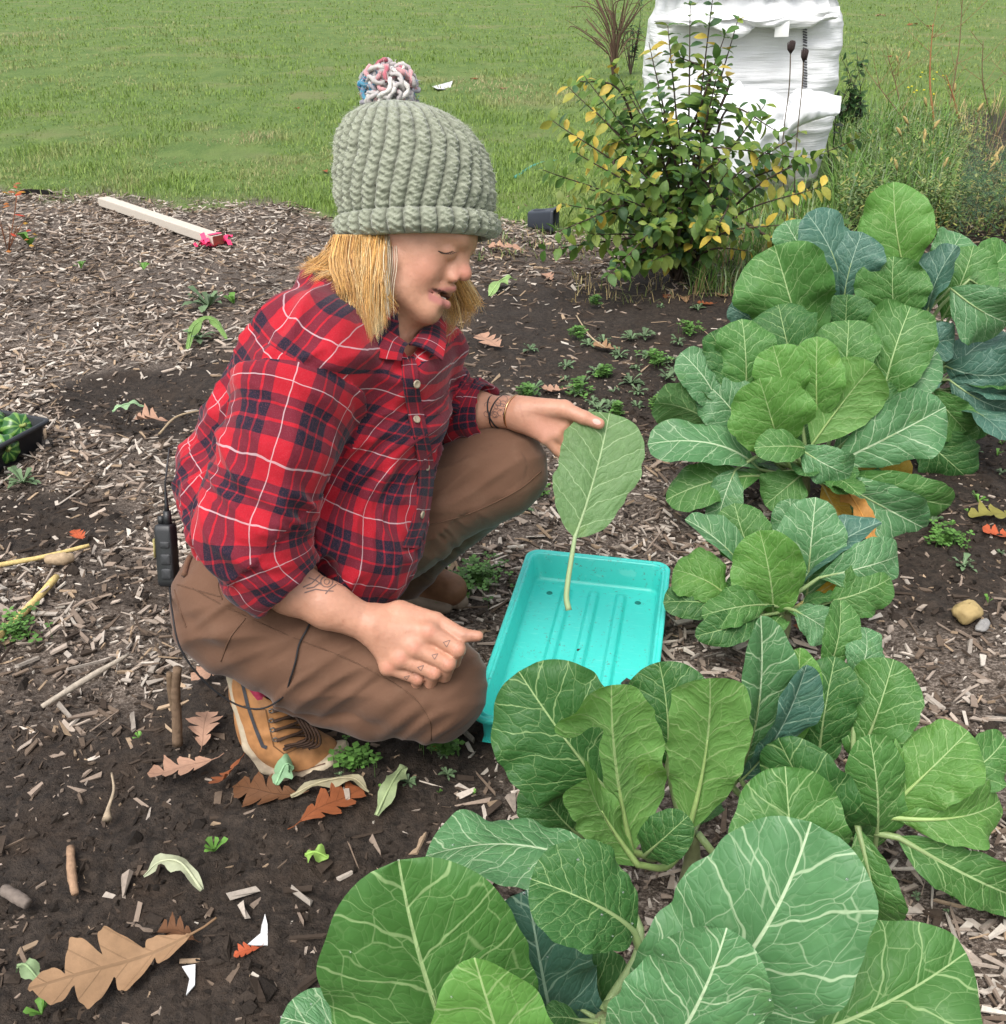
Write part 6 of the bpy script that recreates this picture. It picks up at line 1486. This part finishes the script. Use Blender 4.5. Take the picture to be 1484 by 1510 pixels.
weed(1395, 800, 66, 'c', 'clover patch at the foot of the wide collard plant', 15); weed(1420, 835, 46, 'r', 'weed rosette on the soil under the half green oak leaf', 16); weed(1442, 740, 42, 's', 'seedlings right of the drooping collard leaves', 17); weed(1375, 770, 36, 'r', 'small weed under the drooping collard leaf tips', 18)
weed(62, 1495, 60, 's', 'green seedlings under the tip of the big oak leaf', 20); weed(735, 1010, 34, 's', 'dark', 21) if False else None
weed(120, 396, 30, 's', 'pale weed on the chips by the plank', 22); weed(212, 398, 30, 's', 'small grey green weed below the plank', 23); weed(45, 362, 60, 's', 'bright green broad leaf weed at the left edge', 24); weed(1330, 640, 40, 'c', 'x', 25) if False else None
r_ = np.random.default_rng(9)
for i in range(46):
    u, v = r_.uniform(775, 1050), r_.uniform(440, 615)
    weed(u, v, r_.uniform(16, 44), 'r' if r_.random() < .75 else 'c', 'small grey green weed on the bare soil left of the collards', 100 + i, 'small weeds on the bare soil')
for i in range(24):
    u, v = [(r_.uniform(1340, 1480), r_.uniform(640, 900)), (r_.uniform(1330, 1480), r_.uniform(1280, 1360)), (r_.uniform(500, 700), r_.uniform(1100, 1180))][i % 3]
    weed(u, v, r_.uniform(14, 30), 's' if r_.random() < .5 else 'r', 'tiny green weed on the mulch beside the collard row', 200 + i, 'tiny weeds beside the collard row')
# red leaved plant at the left edge
m = MB(); g = G(12, 372); RP = thing('red_leaved_plant', 'wispy plant with orange and red leaves at the left edge', 'plant', g); RL = vmat('red_leaf_mat', .6, .3, 80, .3, trans=.2)
for k in range(9):
    tip = g + np.array([rng.uniform(-.10, .10), rng.uniform(-.06, .08), rng.uniform(.08, .30)]); m.tube(bez([g, (g + tip) / 2 + [.01, 0, .02], tip], 6), .0016, 4, (.20, .09, .05))
m.build('stem', BARK, RP); mm_ = None
for k in range(34):
    c_ = g + np.array([rng.uniform(-.10, .12), rng.uniform(-.06, .08), rng.uniform(.01, .28)]); th = rng.uniform(0, 6.28); d = np.array([math.cos(th), math.sin(th), rng.uniform(-.3, .5)]); sd_ = np.array([-d[1], d[0], 0]); L = rng.uniform(.02, .045)
    m = MB(); m.add([c_, c_ + d * L * .5 + sd_ * L * .3, c_ + d * L, c_ + d * L * .5 - sd_ * L * .3, c_ + d * L * .5 + [0, 0, .006]], None, [(0, 4, 1), (1, 4, 2), (2, 4, 3), (3, 4, 0)], [(.45, .06, .03), (.40, .14, .03), (.30, .10, .04), (.42, .24, .04)][k % 4]); m.build('leaf', RL, RP)
# larger chips one can pick out near the camera
r_ = np.random.default_rng(21); shp = []
for k in range(8):
    L, w, h = r_.uniform(.009, .021), r_.uniform(.004, .0085), r_.uniform(.0012, .0025); m = MB(); V, F = boxes(1, np.zeros((1, 3)), np.array([[L, 0, 0]]), np.array([[0, w, 0]]), np.array([[0, 0, h]]), np.array([[r_.uniform(.3, 1), r_.uniform(.2, .8), r_.uniform(0, 1.2)]])); V = V + r_.normal(0, .0014, V.shape); m.add(V, F, None, chip_cols(1, True)[0] * r_.uniform(.6, 1.1)); shp.append(m.mesh('wood_chip', [CHIP], False))
cnt = 0
while cnt < 110:
    u, v = r_.uniform(-20, 1500), r_.uniform(880, 1520)
    if r_.random() > density(np.array([u]), np.array([v]))[0] + .22: continue
    g = G(u, v); o = bpy.data.objects.new('wood_chip', shp[r_.integers(8)]); COL.objects.link(o); o.location = g + [0, 0, gz(np.array([g[0]]), np.array([g[1]]))[0] + .012]; o.rotation_euler = (r_.normal(0, .25), r_.normal(0, .2), r_.uniform(0, 6.28)); tag(o, 'weathered chip of wood lying loose on the ground', 'wood chip', 'loose chips of wood'); cnt += 1
# ---------------------------------------------------------------- bulk bag, bush and plants behind
g0 = G(1105, 292); by = g0[1] + .02
t = NT('woven_bag'); po = t.coord('Object'); wv1 = t.noise(t.mapping(po, (1, 1, 16)), 4, 4, .6); wv2 = t.noise(po, 500, 2); n3 = t.noise(po, 3, 4, .6)
cl = t.mix(wv2, (.62, .63, .64), (.80, .80, .80)); cl = t.mix(t.mth('MULTIPLY', t.sstep(n3, .55, .8), .35), cl, (.50, .47, .41))
lowz = t.mth('SUBTRACT', 1, t.sstep(t.sep(t.pos())[2], .0, .22)); cl = t.mix(t.mth('MULTIPLY', lowz, t.noise(po, 9, 4)), cl, (.33, .25, .18))
BAGM = t.fin(cl, .62, t.bump(wv1, .45, .02), .3)
BAG = thing('bulk_bag', 'tall white woven bulk bag standing crumpled behind the bush', 'bag', (PY(1105, 290, by + .45)[0], by + .45, 0))
xl, xr = PY(968, 200, by)[0], PY(1240, 200, by)[0]; bx, hw = (xl + xr) / 2, (xr - xl) / 2; ztop = PY(1100, 8, by)[2]; zmid = PY(1100, 150, by)[2]
zz_ = np.concatenate([np.linspace(0, ztop, 90), ztop + np.array([.02, .05, .09])]); na_ = 160; th = np.arange(na_) / na_ * 2 * np.pi
Zz, Th = np.meshgrid(zz_, th, indexing='ij'); ex = 4.5
rc = (np.abs(np.cos(Th)) ** ex + np.abs(np.sin(Th)) ** ex) ** (-1 / ex)
sc_ = np.interp(Zz, [0, .08, zmid * .8, zmid, zmid + .06, ztop * .9, ztop, ztop + .03, ztop + .09], [.88, .98, 1.03, .98, 1.0, .97, .90, .84, 1.02])
pn = np.stack([np.cos(Th) * 1.6, np.sin(Th) * 1.6, Zz * 10], -1)
wr = .009 * np.clip(1 - 2.2 * np.abs(vnoise(pn * [1.6, 1.6, .8], 4)), -.5, 1) + .007 * np.clip(1 - 2.2 * np.abs(vnoise(pn * [2.5, 2.5, 2.1], 5)), -.5, 1) + .045 * vnoise(pn * [1.1, 1.1, .14], 6)
wr = wr + .02 * np.sin(Th * 23) * np.clip((Zz - ztop + .03) / .05, 0, 1)
rr = hw * rc * sc_ + wr
Pg = np.stack([bx + rr * np.cos(Th), by + hw + rr * np.sin(Th), Zz], -1)
m = MB(); m.grid(Pg, wrap=True); cen = np.array([[[bx, by + hw, ztop + .02]]]); m.grid(np.concatenate([Pg[-1:], np.repeat(cen, na_, 1)], 0), wrap=True); m.build('bag_body', BAGM, BAG)
def sheet(name, rows, parent, mat, n=24, wr_=.015, seed=1, thick=.004):
    """cloth hung through rows of points"""
    A = np.array([bez(r, n) for r in rows]); A = np.array([bez(A[:, j], n) for j in range(n)]).transpose(1, 0, 2)
    du = np.gradient(A, axis=0); dv = np.gradient(A, axis=1); N_ = np.cross(du, dv); N_ /= np.linalg.norm(N_, axis=2)[..., None] + 1e-9
    I, J = np.meshgrid(np.linspace(0, 1, n), np.linspace(0, 1, n), indexing='ij'); A = A + N_ * (wr_ * vnoise(np.stack([I * 3 + J * 4, J * 7 - I * 2, 0 * I], -1), seed) + .4 * wr_ * vnoise(np.stack([I * 9, J * 15, 0 * I], -1), seed + 1))[..., None]
    if (N_.mean((0, 1)) @ ET) < 0: N_ = -N_
    m = MB(); m.grid(A + N_ * thick / 2); m.grid((A - N_ * thick / 2)[:, ::-1]); return m.build(name, mat, parent)
LIN = flat('liner_plastic', (.74, .75, .77), .45, .45, .08, 20)
yq = by - .10
sheet('flap', [[PY(1062, 132, yq + .06), PY(1095, 124, yq), PY(1165, 150, yq - .02)], [PY(968, 168, yq - .02), PY(1080, 160, yq - .09), PY(1158, 178, yq - .06)], [PY(935, 215, yq - .03), PY(1062, 215, yq - .12), PY(1150, 205, yq - .08)], [PY(920, 272, yq + .02), PY(1045, 272, yq - .08), PY(1135, 232, yq - .07)]], BAG, LIN, 30, .03, 3)
sheet('flap', [[PY(1162, 150, yq - .0), PY(1178, 130, yq - .05), PY(1240, 142, yq + .0)], [PY(1158, 172, yq - .06), PY(1196, 165, yq - .12), PY(1238, 168, yq - .02)], [PY(1148, 215, yq - .05), PY(1170, 190, yq - .06), PY(1215, 172, yq - .04)]], BAG, LIN, 26, .012, 5)
sheet('flap', [[PY(962, 22, by - .02), PY(1100, 30, by - .10), PY(1242, 8, by - .02)], [PY(968, 34, by - .03), PY(1110, 44, by - .07), PY(1236, 28, by - .03)], [PY(990, 20, by + .1), PY(1100, 12, by + .05), PY(1215, 2, by + .1)]], BAG, BAGM, 30, .03, 8)
m = MB(); L = []
lab_m = flat('label_paper', (.82, .82, .80), .5, .4, .05)
pt = lambda u, v, dy: PY(u, v, by - .05 + dy)
m.grid(np.array([[pt(1144, 24, -.035), pt(1165, 24, -.035)], [pt(1143, 40, -.045), pt(1164, 40, -.045)], [pt(1142, 55, -.04), pt(1163, 54, -.04)]])); m.build('label', lab_m, BAG)
ST = flat('bag_stitch', (.12, .12, .13), .8)
bvb = BVHTree.FromPolygons(Pg.reshape(-1, 3).tolist(), [(i * na_ + j, i * na_ + (j + 1) % na_, (i + 1) * na_ + (j + 1) % na_, (i + 1) * na_ + j) for i in range(len(zz_) - 1) for j in range(na_)])
m = MB()
for v in range(38, 136, 4):
    a, b_ = hit(bvb, 1184, v, .004), hit(bvb, 1190, v + 2, .004)
    if a is not None and b_ is not None: m.tube([a[0], b_[0]], .0035, 4)
if m.v: kind(m.build('stitch', ST, BAG), 'stuff')
# ---- leaves for shrubs
SHRUBM = vmat('shrub_leaf', .5, .3, 90, .35, trans=.34); TWIG = vmat('twig_bark', .85, .3, 120, .2)
def leaf_shape(fold=.3, bend=.25, w=.30):
    y = np.array([0, .25, .55, .82, 1.0]); ww = np.array([.02, .75, 1.0, .6, .02]) * w; Pg = np.array([[(q * a, b_, fold * abs(q) * a - bend * b_ * b_ + .0) for q in (-1, 0, 1)] for a, b_ in zip(ww, y)]); m = MB(); m.grid(Pg[:, ::-1]); return np.vstack(m.v), np.vstack(m.q)
def leaf_meshes(cols, shapes, mat, nm='leaf'):
    o = []
    for c_ in cols:
        for V, F in shapes: o.append(mesh_np(nm, V, F, [mat], True, np.tile(np.array(c_), (len(V), 1))))
    return o
def basis(d, up, r_):
    """rotation with local y along d and z near up"""
    y = nrm(d); z = nrm(up - y * (up @ y)); x = np.cross(y, z); return np.stack([x, y, z], 1)
def shrub(name, lab, cat, base, branches, cols, leafsz, gap, start=.25, maxobj=300, seed=0, stemr=.006, opp=True, pick=None, extra=None, stemcol=(.055, .04, .03)):
    r_ = np.random.default_rng(seed); e = thing(name, lab, cat, base); m = MB(); L = []
    for br in branches:
        q = bez([np.asarray(x) for x in br], 26); m.tube(q, np.interp(np.linspace(0, 1, 26), [0, .6, 1], [stemr, stemr * .5, stemr * .2]), 6, np.array(stemcol) * r_.uniform(.7, 1.5))
        ln = np.concatenate([[0], np.cumsum(np.linalg.norm(np.diff(q, axis=0), axis=1))]); s = ln[-1] * start + r_.uniform(0, gap)
        k = 0
        while s < ln[-1]:
            i = min(np.searchsorted(ln, s), 25); T = nrm(q[min(i + 1, 25)] - q[max(i - 1, 0)]); a = r_.normal(0, 1, 3); a[2] *= .3; a = nrm(a - T * (a @ T))
            if k % 2: a = np.cross(T, a)
            for sg in ((1, -1) if opp else (1,)):
                d = nrm(a * sg * .9 + T * .45 + [0, 0, r_.uniform(-.35, .15)]); L.append((q[i], d, leafsz * r_.uniform(.6, 1.15) * (1 - .35 * s / ln[-1]), pick(q[i], r_) if pick else r_.integers(len(cols))))
            s += gap * r_.uniform(.7, 1.3); k += 1
    if extra: L += extra(r_)
    m.build('stem', TWIG, e)
    shapes = [leaf_shape(.3, .25, .30), leaf_shape(.15, .45, .33), leaf_shape(.5, .1, .26)]; ms = leaf_meshes(cols, shapes, SHRUBM)
    L.sort(key=lambda x: x[0][1] - x[2] * 4)
    rest = MB()
    for n_, (p_, d, sz, ci) in enumerate(L):
        B_ = basis(d, nrm(np.array([0, 0, 1.]) + .5 * ET + r_.normal(0, .35, 3)), r_)
        if n_ < maxobj:
            o = bpy.data.objects.new('leaf', ms[ci * 3 + r_.integers(3)]); COL.objects.link(o); o.parent = e; M4 = np.eye(4); M4[:3, :3] = B_ * sz; M4[:3, 3] = p_ - np.asarray(base); o.matrix_basis = Matrix(M4.tolist())
        else:
            V, F = shapes[r_.integers(3)]; rest.add(V * sz @ B_.T + p_, F, None, np.array(cols[ci]) * r_.uniform(.8, 1.2))
    if rest.v: kind(rest.build('foliage', SHRUBM, e), 'stuff')
    return e
bb = G(1003, 412); y0 = bb[1]
tips = [(838, 128, .0), (862, 112, .1), (815, 178, -.1), (800, 250, -.15), (828, 300, -.25), (850, 225, -.25), (880, 165, -.1), (905, 98, .1), (930, 128, -.1), (957, 62, .1), (985, 38, 0), (1018, 8, .1), (1052, -10, 0), (1088, 30, .05), (1060, 100, -.2), (1108, 178, -.1), (1128, 155, .1), (1140, 215, -.2), (1178, 195, 0), (1262, 205, -.05), (1212, 275, -.2), (1165, 330, -.25), (870, 345, -.3), (905, 380, -.3), (955, 330, -.45), (1045, 300, -.45), (925, 230, -.4), (1000, 180, -.4), (1075, 250, -.35), (890, 280, -.35), (970, 140, -.2), (1035, 210, -.3), (845, 270, .1), (1110, 370, -.2), (1090, 340, .1), (960, 385, -.35)]
r_ = np.random.default_rng(4); brs = []
for u, v, dy in tips:
    tp = PY(u, v, y0 + dy); st_ = bb + np.array([r_.uniform(-.03, .03), r_.uniform(-.03, .03), 0]); md = st_ * .5 + tp * .5 + np.array([(tp[0] - bb[0]) * -.12, 0, .05 + .04 * abs(tp[0] - bb[0])]); brs.append([st_, md, tp])
    if r_.random() < .75:
        s2 = md + r_.normal(0, .03, 3); brs.append([md, (md + tp) / 2 + r_.normal(0, .06, 3), tp + np.array([r_.uniform(-.16, .16), r_.uniform(-.12, .12), r_.uniform(-.22, -.02)])])
SC = [(.070, .150, .030), (.115, .205, .038), (.185, .25, .045), (.29, .29, .05), (.50, .38, .06), (.065, .14, .055)]
def pick_b(p_, r_):
    u, v, d = Q(p_); yel = .02 + .13 * (u < 930) * (v < 330) + .5 * math.exp(-((u - 950) / 40) ** 2 - ((v - 85) / 30) ** 2) + .5 * math.exp(-((u - 1070) / 22) ** 2 - ((v - 95) / 35) ** 2) + .95 * math.exp(-((u - 1190) / 60) ** 2 - ((v - 300) / 50) ** 2) + .7 * math.exp(-((u - 1110) / 50) ** 2 - ((v - 365) / 40) ** 2) + .15 * (u < 900) * (v < 260)
    if r_.random() < yel: return r_.choice([3, 4, 4])
    return r_.choice([0, 1, 2, 5], p=[.30, .32, .26, .12])
shrub('leafy_bush', 'leafy bush turning yellow in places, in front of the white bulk bag', 'bush', bb, brs, SC, .070, .026, .20, 300, 5, .007, True, pick_b)
# ---- bare shrub behind
gb = G(905, 118); brs = []
for k in range(26): 
    u, v = 905 + rng.uniform(-78, 60), rng.uniform(-70, 60); tp = PY(u, v, gb[1] + rng.uniform(-.3, .3)); brs.append([gb, gb * .55 + tp * .45 + np.array([(gb[0] - tp[0]) * .25, 0, .05]), tp])
    if rng.random() < .8: q_ = brs[-1][1]; brs.append([q_, (q_ + tp) / 2 + [rng.uniform(-.1, .1), 0, .05], tp + [rng.uniform(-.25, .25), 0, rng.uniform(-.2, .05)]])
shrub('bare_shrub', 'nearly leafless brown shrub left of the white bulk bag', 'shrub', gb, brs, [(.14, .09, .05), (.20, .13, .06), (.10, .10, .04)], .035, .30, .5, 300, 8, .008, False, stemcol=(.11, .07, .05))
gs = G(930, 112); brs = [[gs, PY(930 + rng.uniform(-14, 14), 50, gs[1]), PY(930 + rng.uniform(-22, 26), rng.uniform(-25, 70), gs[1] + rng.uniform(-.15, .15))] for _ in range(12)]
shrub('evergreen_sapling', 'small dense grey green sapling between the bare shrub and the bag', 'sapling', gs, brs, [(.03, .07, .03), (.05, .10, .045)], .05, .05, .2, 300, 9, .005, False)
# ---- climbing weeds along the right side of the bag
gi = G(1250, 215); brs = [[gi, PY(1250 + rng.uniform(-12, 20), 160, gi[1] - .2), PY(1250 + rng.uniform(-18, 32), rng.uniform(60, 190), gi[1] - .25)] for _ in range(18)]
shrub('climbing_weed', 'dark green leafy weed growing up the right side of the bag', 'weed', gi, brs, [(.028, .075, .02), (.05, .11, .03)], .075, .06, .1, 300, 12, .004, False)
gi2 = G(1225, 262); brs = [[gi2, PY(1215, 170, gi2[1] - .3), PY(1190, 60, gi2[1] - .3)], [gi2, PY(1232, 140, gi2[1] - .3), PY(1210, 40, gi2[1] - .3)], [gi2, PY(1240, 200, gi2[1] - .3), PY(1170, 110, gi2[1] - .35)]]
shrub('lanky_weed', 'lanky dark stemmed weed leaning across the front of the bag', 'weed', gi2, brs, [(.045, .06, .04), (.06, .08, .05)], .06, .09, .4, 300, 13, .003, False, stemcol=(.05, .04, .04))
# seed heads of wild carrot
gq = G(1170, 400)
for (u, v, lab) in ((1166, 80, 'taller dried brown wild carrot seed head in front of the bag'), (1185, 92, 'shorter dried brown wild carrot seed head in front of the bag')):
    e = thing('wild_carrot', lab, 'seed head', gq); yq2 = gq[1] - .02; tp = PY(u, v, yq2); m = MB(); m.tube(bez([gq, PY(u - 12, 240, yq2), PY(u - 2, 130, yq2), tp], 20), [.0022] * 20, 5, (.10, .075, .05)); m.build('stem', TWIG, e); m = MB()
    for k in range(40):
        d = nrm([rng.normal(0, .35), rng.normal(0, .35), 1]); m.tube([tp, tp + d * .02 + [0, 0, .0], tp + d * .045 * [.6, .6, 1]], [.001, .0022, .0008], 4, (.045, .032, .03))
    kind(m.build('seeds', TWIG, e), 'stuff')
# ---- rough bed at the right
def rough(n, box, hgt, wid, colr, lean, mat, name):
    u, v = rng.uniform(box[0], box[2], n), rng.uniform(box[1], box[3], n); k = rng.random(n) < .35 + .65 * (vnoise(np.stack([u / 40, v / 18, 0 * u], 1), 3) > -.2); u, v = u[k], v[k]; yc = (CV - v) / FPX; d = CAM_H / (_s - yc * _c); p = np.stack([(u - CU) / FPX * d, d * _c + yc * d * _s, 0 * d], 1); c_ = np.array(colr)[rng.integers(0, len(colr), len(p))] * rng.uniform(.7, 1.3, (len(p), 1)); return blades(p, rng.uniform(*hgt, len(p)), rng.uniform(*wid, len(p)), c_, lean)
TG = [(.085, .19, .032), (.13, .245, .05), (.17, .26, .07), (.22, .28, .15)]; DG = [(.40, .30, .15), (.30, .23, .11), (.18, .22, .07), (.45, .36, .18)]
grass_obj('tall_grass', [rough(3600, (1228, 190, 1400, 335), (.12, .34), (.002, .0045), TG, 1.0, GRASS, ''), rough(1200, (1090, 300, 1250, 400), (.06, .2), (.0018, .0035), TG, .9, GRASS, ''), rough(1500, (1015, 330, 1190, 440), (.05, .16), (.0015, .003), TG + DG[:1], .9, GRASS, '')], GRASS)
grass_obj('dry_grass', [rough(2600, (1300, 160, 1640, 345), (.06, .22), (.0012, .003), DG + TG[:2], 1.2, GRASS, ''), rough(420, (840, 405, 1090, 450), (.015, .06), (.001, .002), DG, 1.4, GRASS, ''), rough(300, (700, 330, 880, 385), (.015, .05), (.001, .002), DG + TG, 1.2, GRASS, '')], GRASS)
m = MB(); n = 24000; u, v = rng.uniform(1225, 1640, n), rng.uniform(210, 365, n); k = vnoise(np.stack([u / 34, v / 16, 0 * u], 1), 9) + .25 + (v - 290) / 150 > 0; u, v = u[k], v[k]
yc = (CV - v) / FPX; d = CAM_H / (_s - yc * _c); p = np.stack([(u - CU) / FPX * d, d * _c + yc * d * _s, rng.uniform(.02, .24, len(u))], 1); q = len(p); th = rng.uniform(0, 6.28, q); dr = np.stack([np.cos(th), np.sin(th), rng.uniform(-.3, .8, q)], 1); sd_ = np.stack([-np.sin(th), np.cos(th), 0 * th], 1); L = rng.uniform(.010, .032, q)[:, None]
V = np.stack([p, p + dr * L * .5 + sd_ * L * .2, p + dr * L, p + dr * L * .5 - sd_ * L * .2], 1).reshape(-1, 3); pal = np.array([(.10, .18, .05), (.15, .22, .07), (.21, .24, .09), (.08, .15, .06), (.28, .28, .08)]); cc = pal[rng.integers(0, 5, q)] * rng.uniform(.7, 1.3, (q, 1))
kind(link('herb_groundcover', mesh_np('herb_groundcover', V, np.arange(4 * q).reshape(-1, 4), [GRASS], True, np.repeat(cc, 4, 0))), 'stuff')
m = MB(); n = 900
for i in range(n):
    u, v = rng.uniform(1400, 1640), rng.uniform(300, 372); g = G(u, v); h = rng.uniform(.10, .28); c_ = g + [0, 0, h]; cl = np.array([.05, .10, .06]) * rng.uniform(.7, 1.4)
    for k in range(5): d = nrm(rng.normal(0, 1, 3) + [0, 0, .5]); s_ = nrm(np.cross(d, ET)) * .0007; e_ = c_ + d * rng.uniform(.03, .07); m.add([c_ - s_, c_ + s_, e_], None, [(0, 1, 2)], cl)
kind(m.build('feathery_herb', GRASS), 'stuff')
r_ = np.random.default_rng(31)
STK = [((1378, 190), (1376, 35), 1, 'orange brown'), ((1415, 180), (1395, 110), 1, 'leaning rusty'), ((1330, 165), (1310, 85), 0, 'thin dark brown'), ((1460, 170), (1450, 60), 0, 'wiry straw'), ((1400, 160), (1420, -10), 0, 'tall pale'), ((1350, 200), (1290, 120), 0, 'low bent grey'), ((1470, 200), (1500, 90), 0, 'outermost')]
for (u, v), (ut, vt), thick, w in STK:
    g = G(u, v); e = thing('dried_stalk', w + ' dried stalk with side twigs at the back of the rough bed', 'dried stalk', g); tp = PY(ut, vt, g[1] + r_.uniform(-.1, .1)); q = bez([g, (g + tp) / 2 + [r_.uniform(-.03, .03), 0, 0], tp], 16); m = MB(); m.tube(q, np.interp(np.linspace(0, 1, 16), [0, 1], [.009 if thick else .005, .0025]), 6, np.array([.30, .14, .06] if thick else [.20, .13, .08])); m.build('stem', TWIG, e)
    for k in range(7):
        a = q[r_.integers(5, 15)]; m = MB(); d = np.array([r_.uniform(-1, 1), r_.uniform(-.4, .4), r_.uniform(.2, 1.)]); d = nrm(d); L = r_.uniform(.08, .28); m.tube(bez([a, a + d * L * .5 + [0, 0, .01], a + d * L + [0, 0, .03]], 7), [.0022, .002, .0018, .0016, .0014, .0012, .001], 4, (.24, .15, .08)); m.build('twig', TWIG, e)
for k in range(16):
    u, v = r_.uniform(1290, 1480), r_.uniform(80, 260); g = G(u, v + 60); e = thing('foxtail', 'drooping straw coloured foxtail grass head in the rough bed', 'grass head', g, 'foxtail heads in the rough bed'); tp = PY(u, v, g[1]); m = MB(); m.tube(bez([g, (g + tp) / 2 + [.01, 0, .0], tp], 8), .0012, 4, (.26, .2, .09)); m.build('stem', TWIG, e)
    m = MB(); d = nrm([r_.uniform(-.5, .5), 0, .6]); m.tube([tp, tp + d * .02, tp + d * .045, tp + d * .065 - [0, 0, .006]], [.003, .0085, .008, .002], 7, (.36, .27, .11)); m.build('head', TWIG, e)
# yellow flowers in the grass
for k in range(12):
    g = G(r_.uniform(1335, 1400), r_.uniform(120, 160)); m = MB(); c_ = g + [0, 0, .10]; m.add(c_ + ICO_V * [.011, .011, .006], None, ICO_F, (.62, .50, .03)); m.tube([g, c_], .0012, 4, (.07, .12, .03)); tag(m.build('dandelion', vmat('petal', .6, .1) if k == 0 else bpy.data.materials['petal']), 'small yellow flower in the grass behind the dried stalks', 'flower', 'yellow flowers in the grass')
# lawn plantains and paler tufts
hose = MB(); hose.tube(bez([G(760, 262, .012), G(790, 244, .012), G(822, 238, .012)], 14), .011, 8, (.10, .36, .28)); tag(hose.build('garden_hose', flat('hose_mat', (.05, .24, .18), .45)), 'short run of green garden hose in the grass by the bush', 'hose')
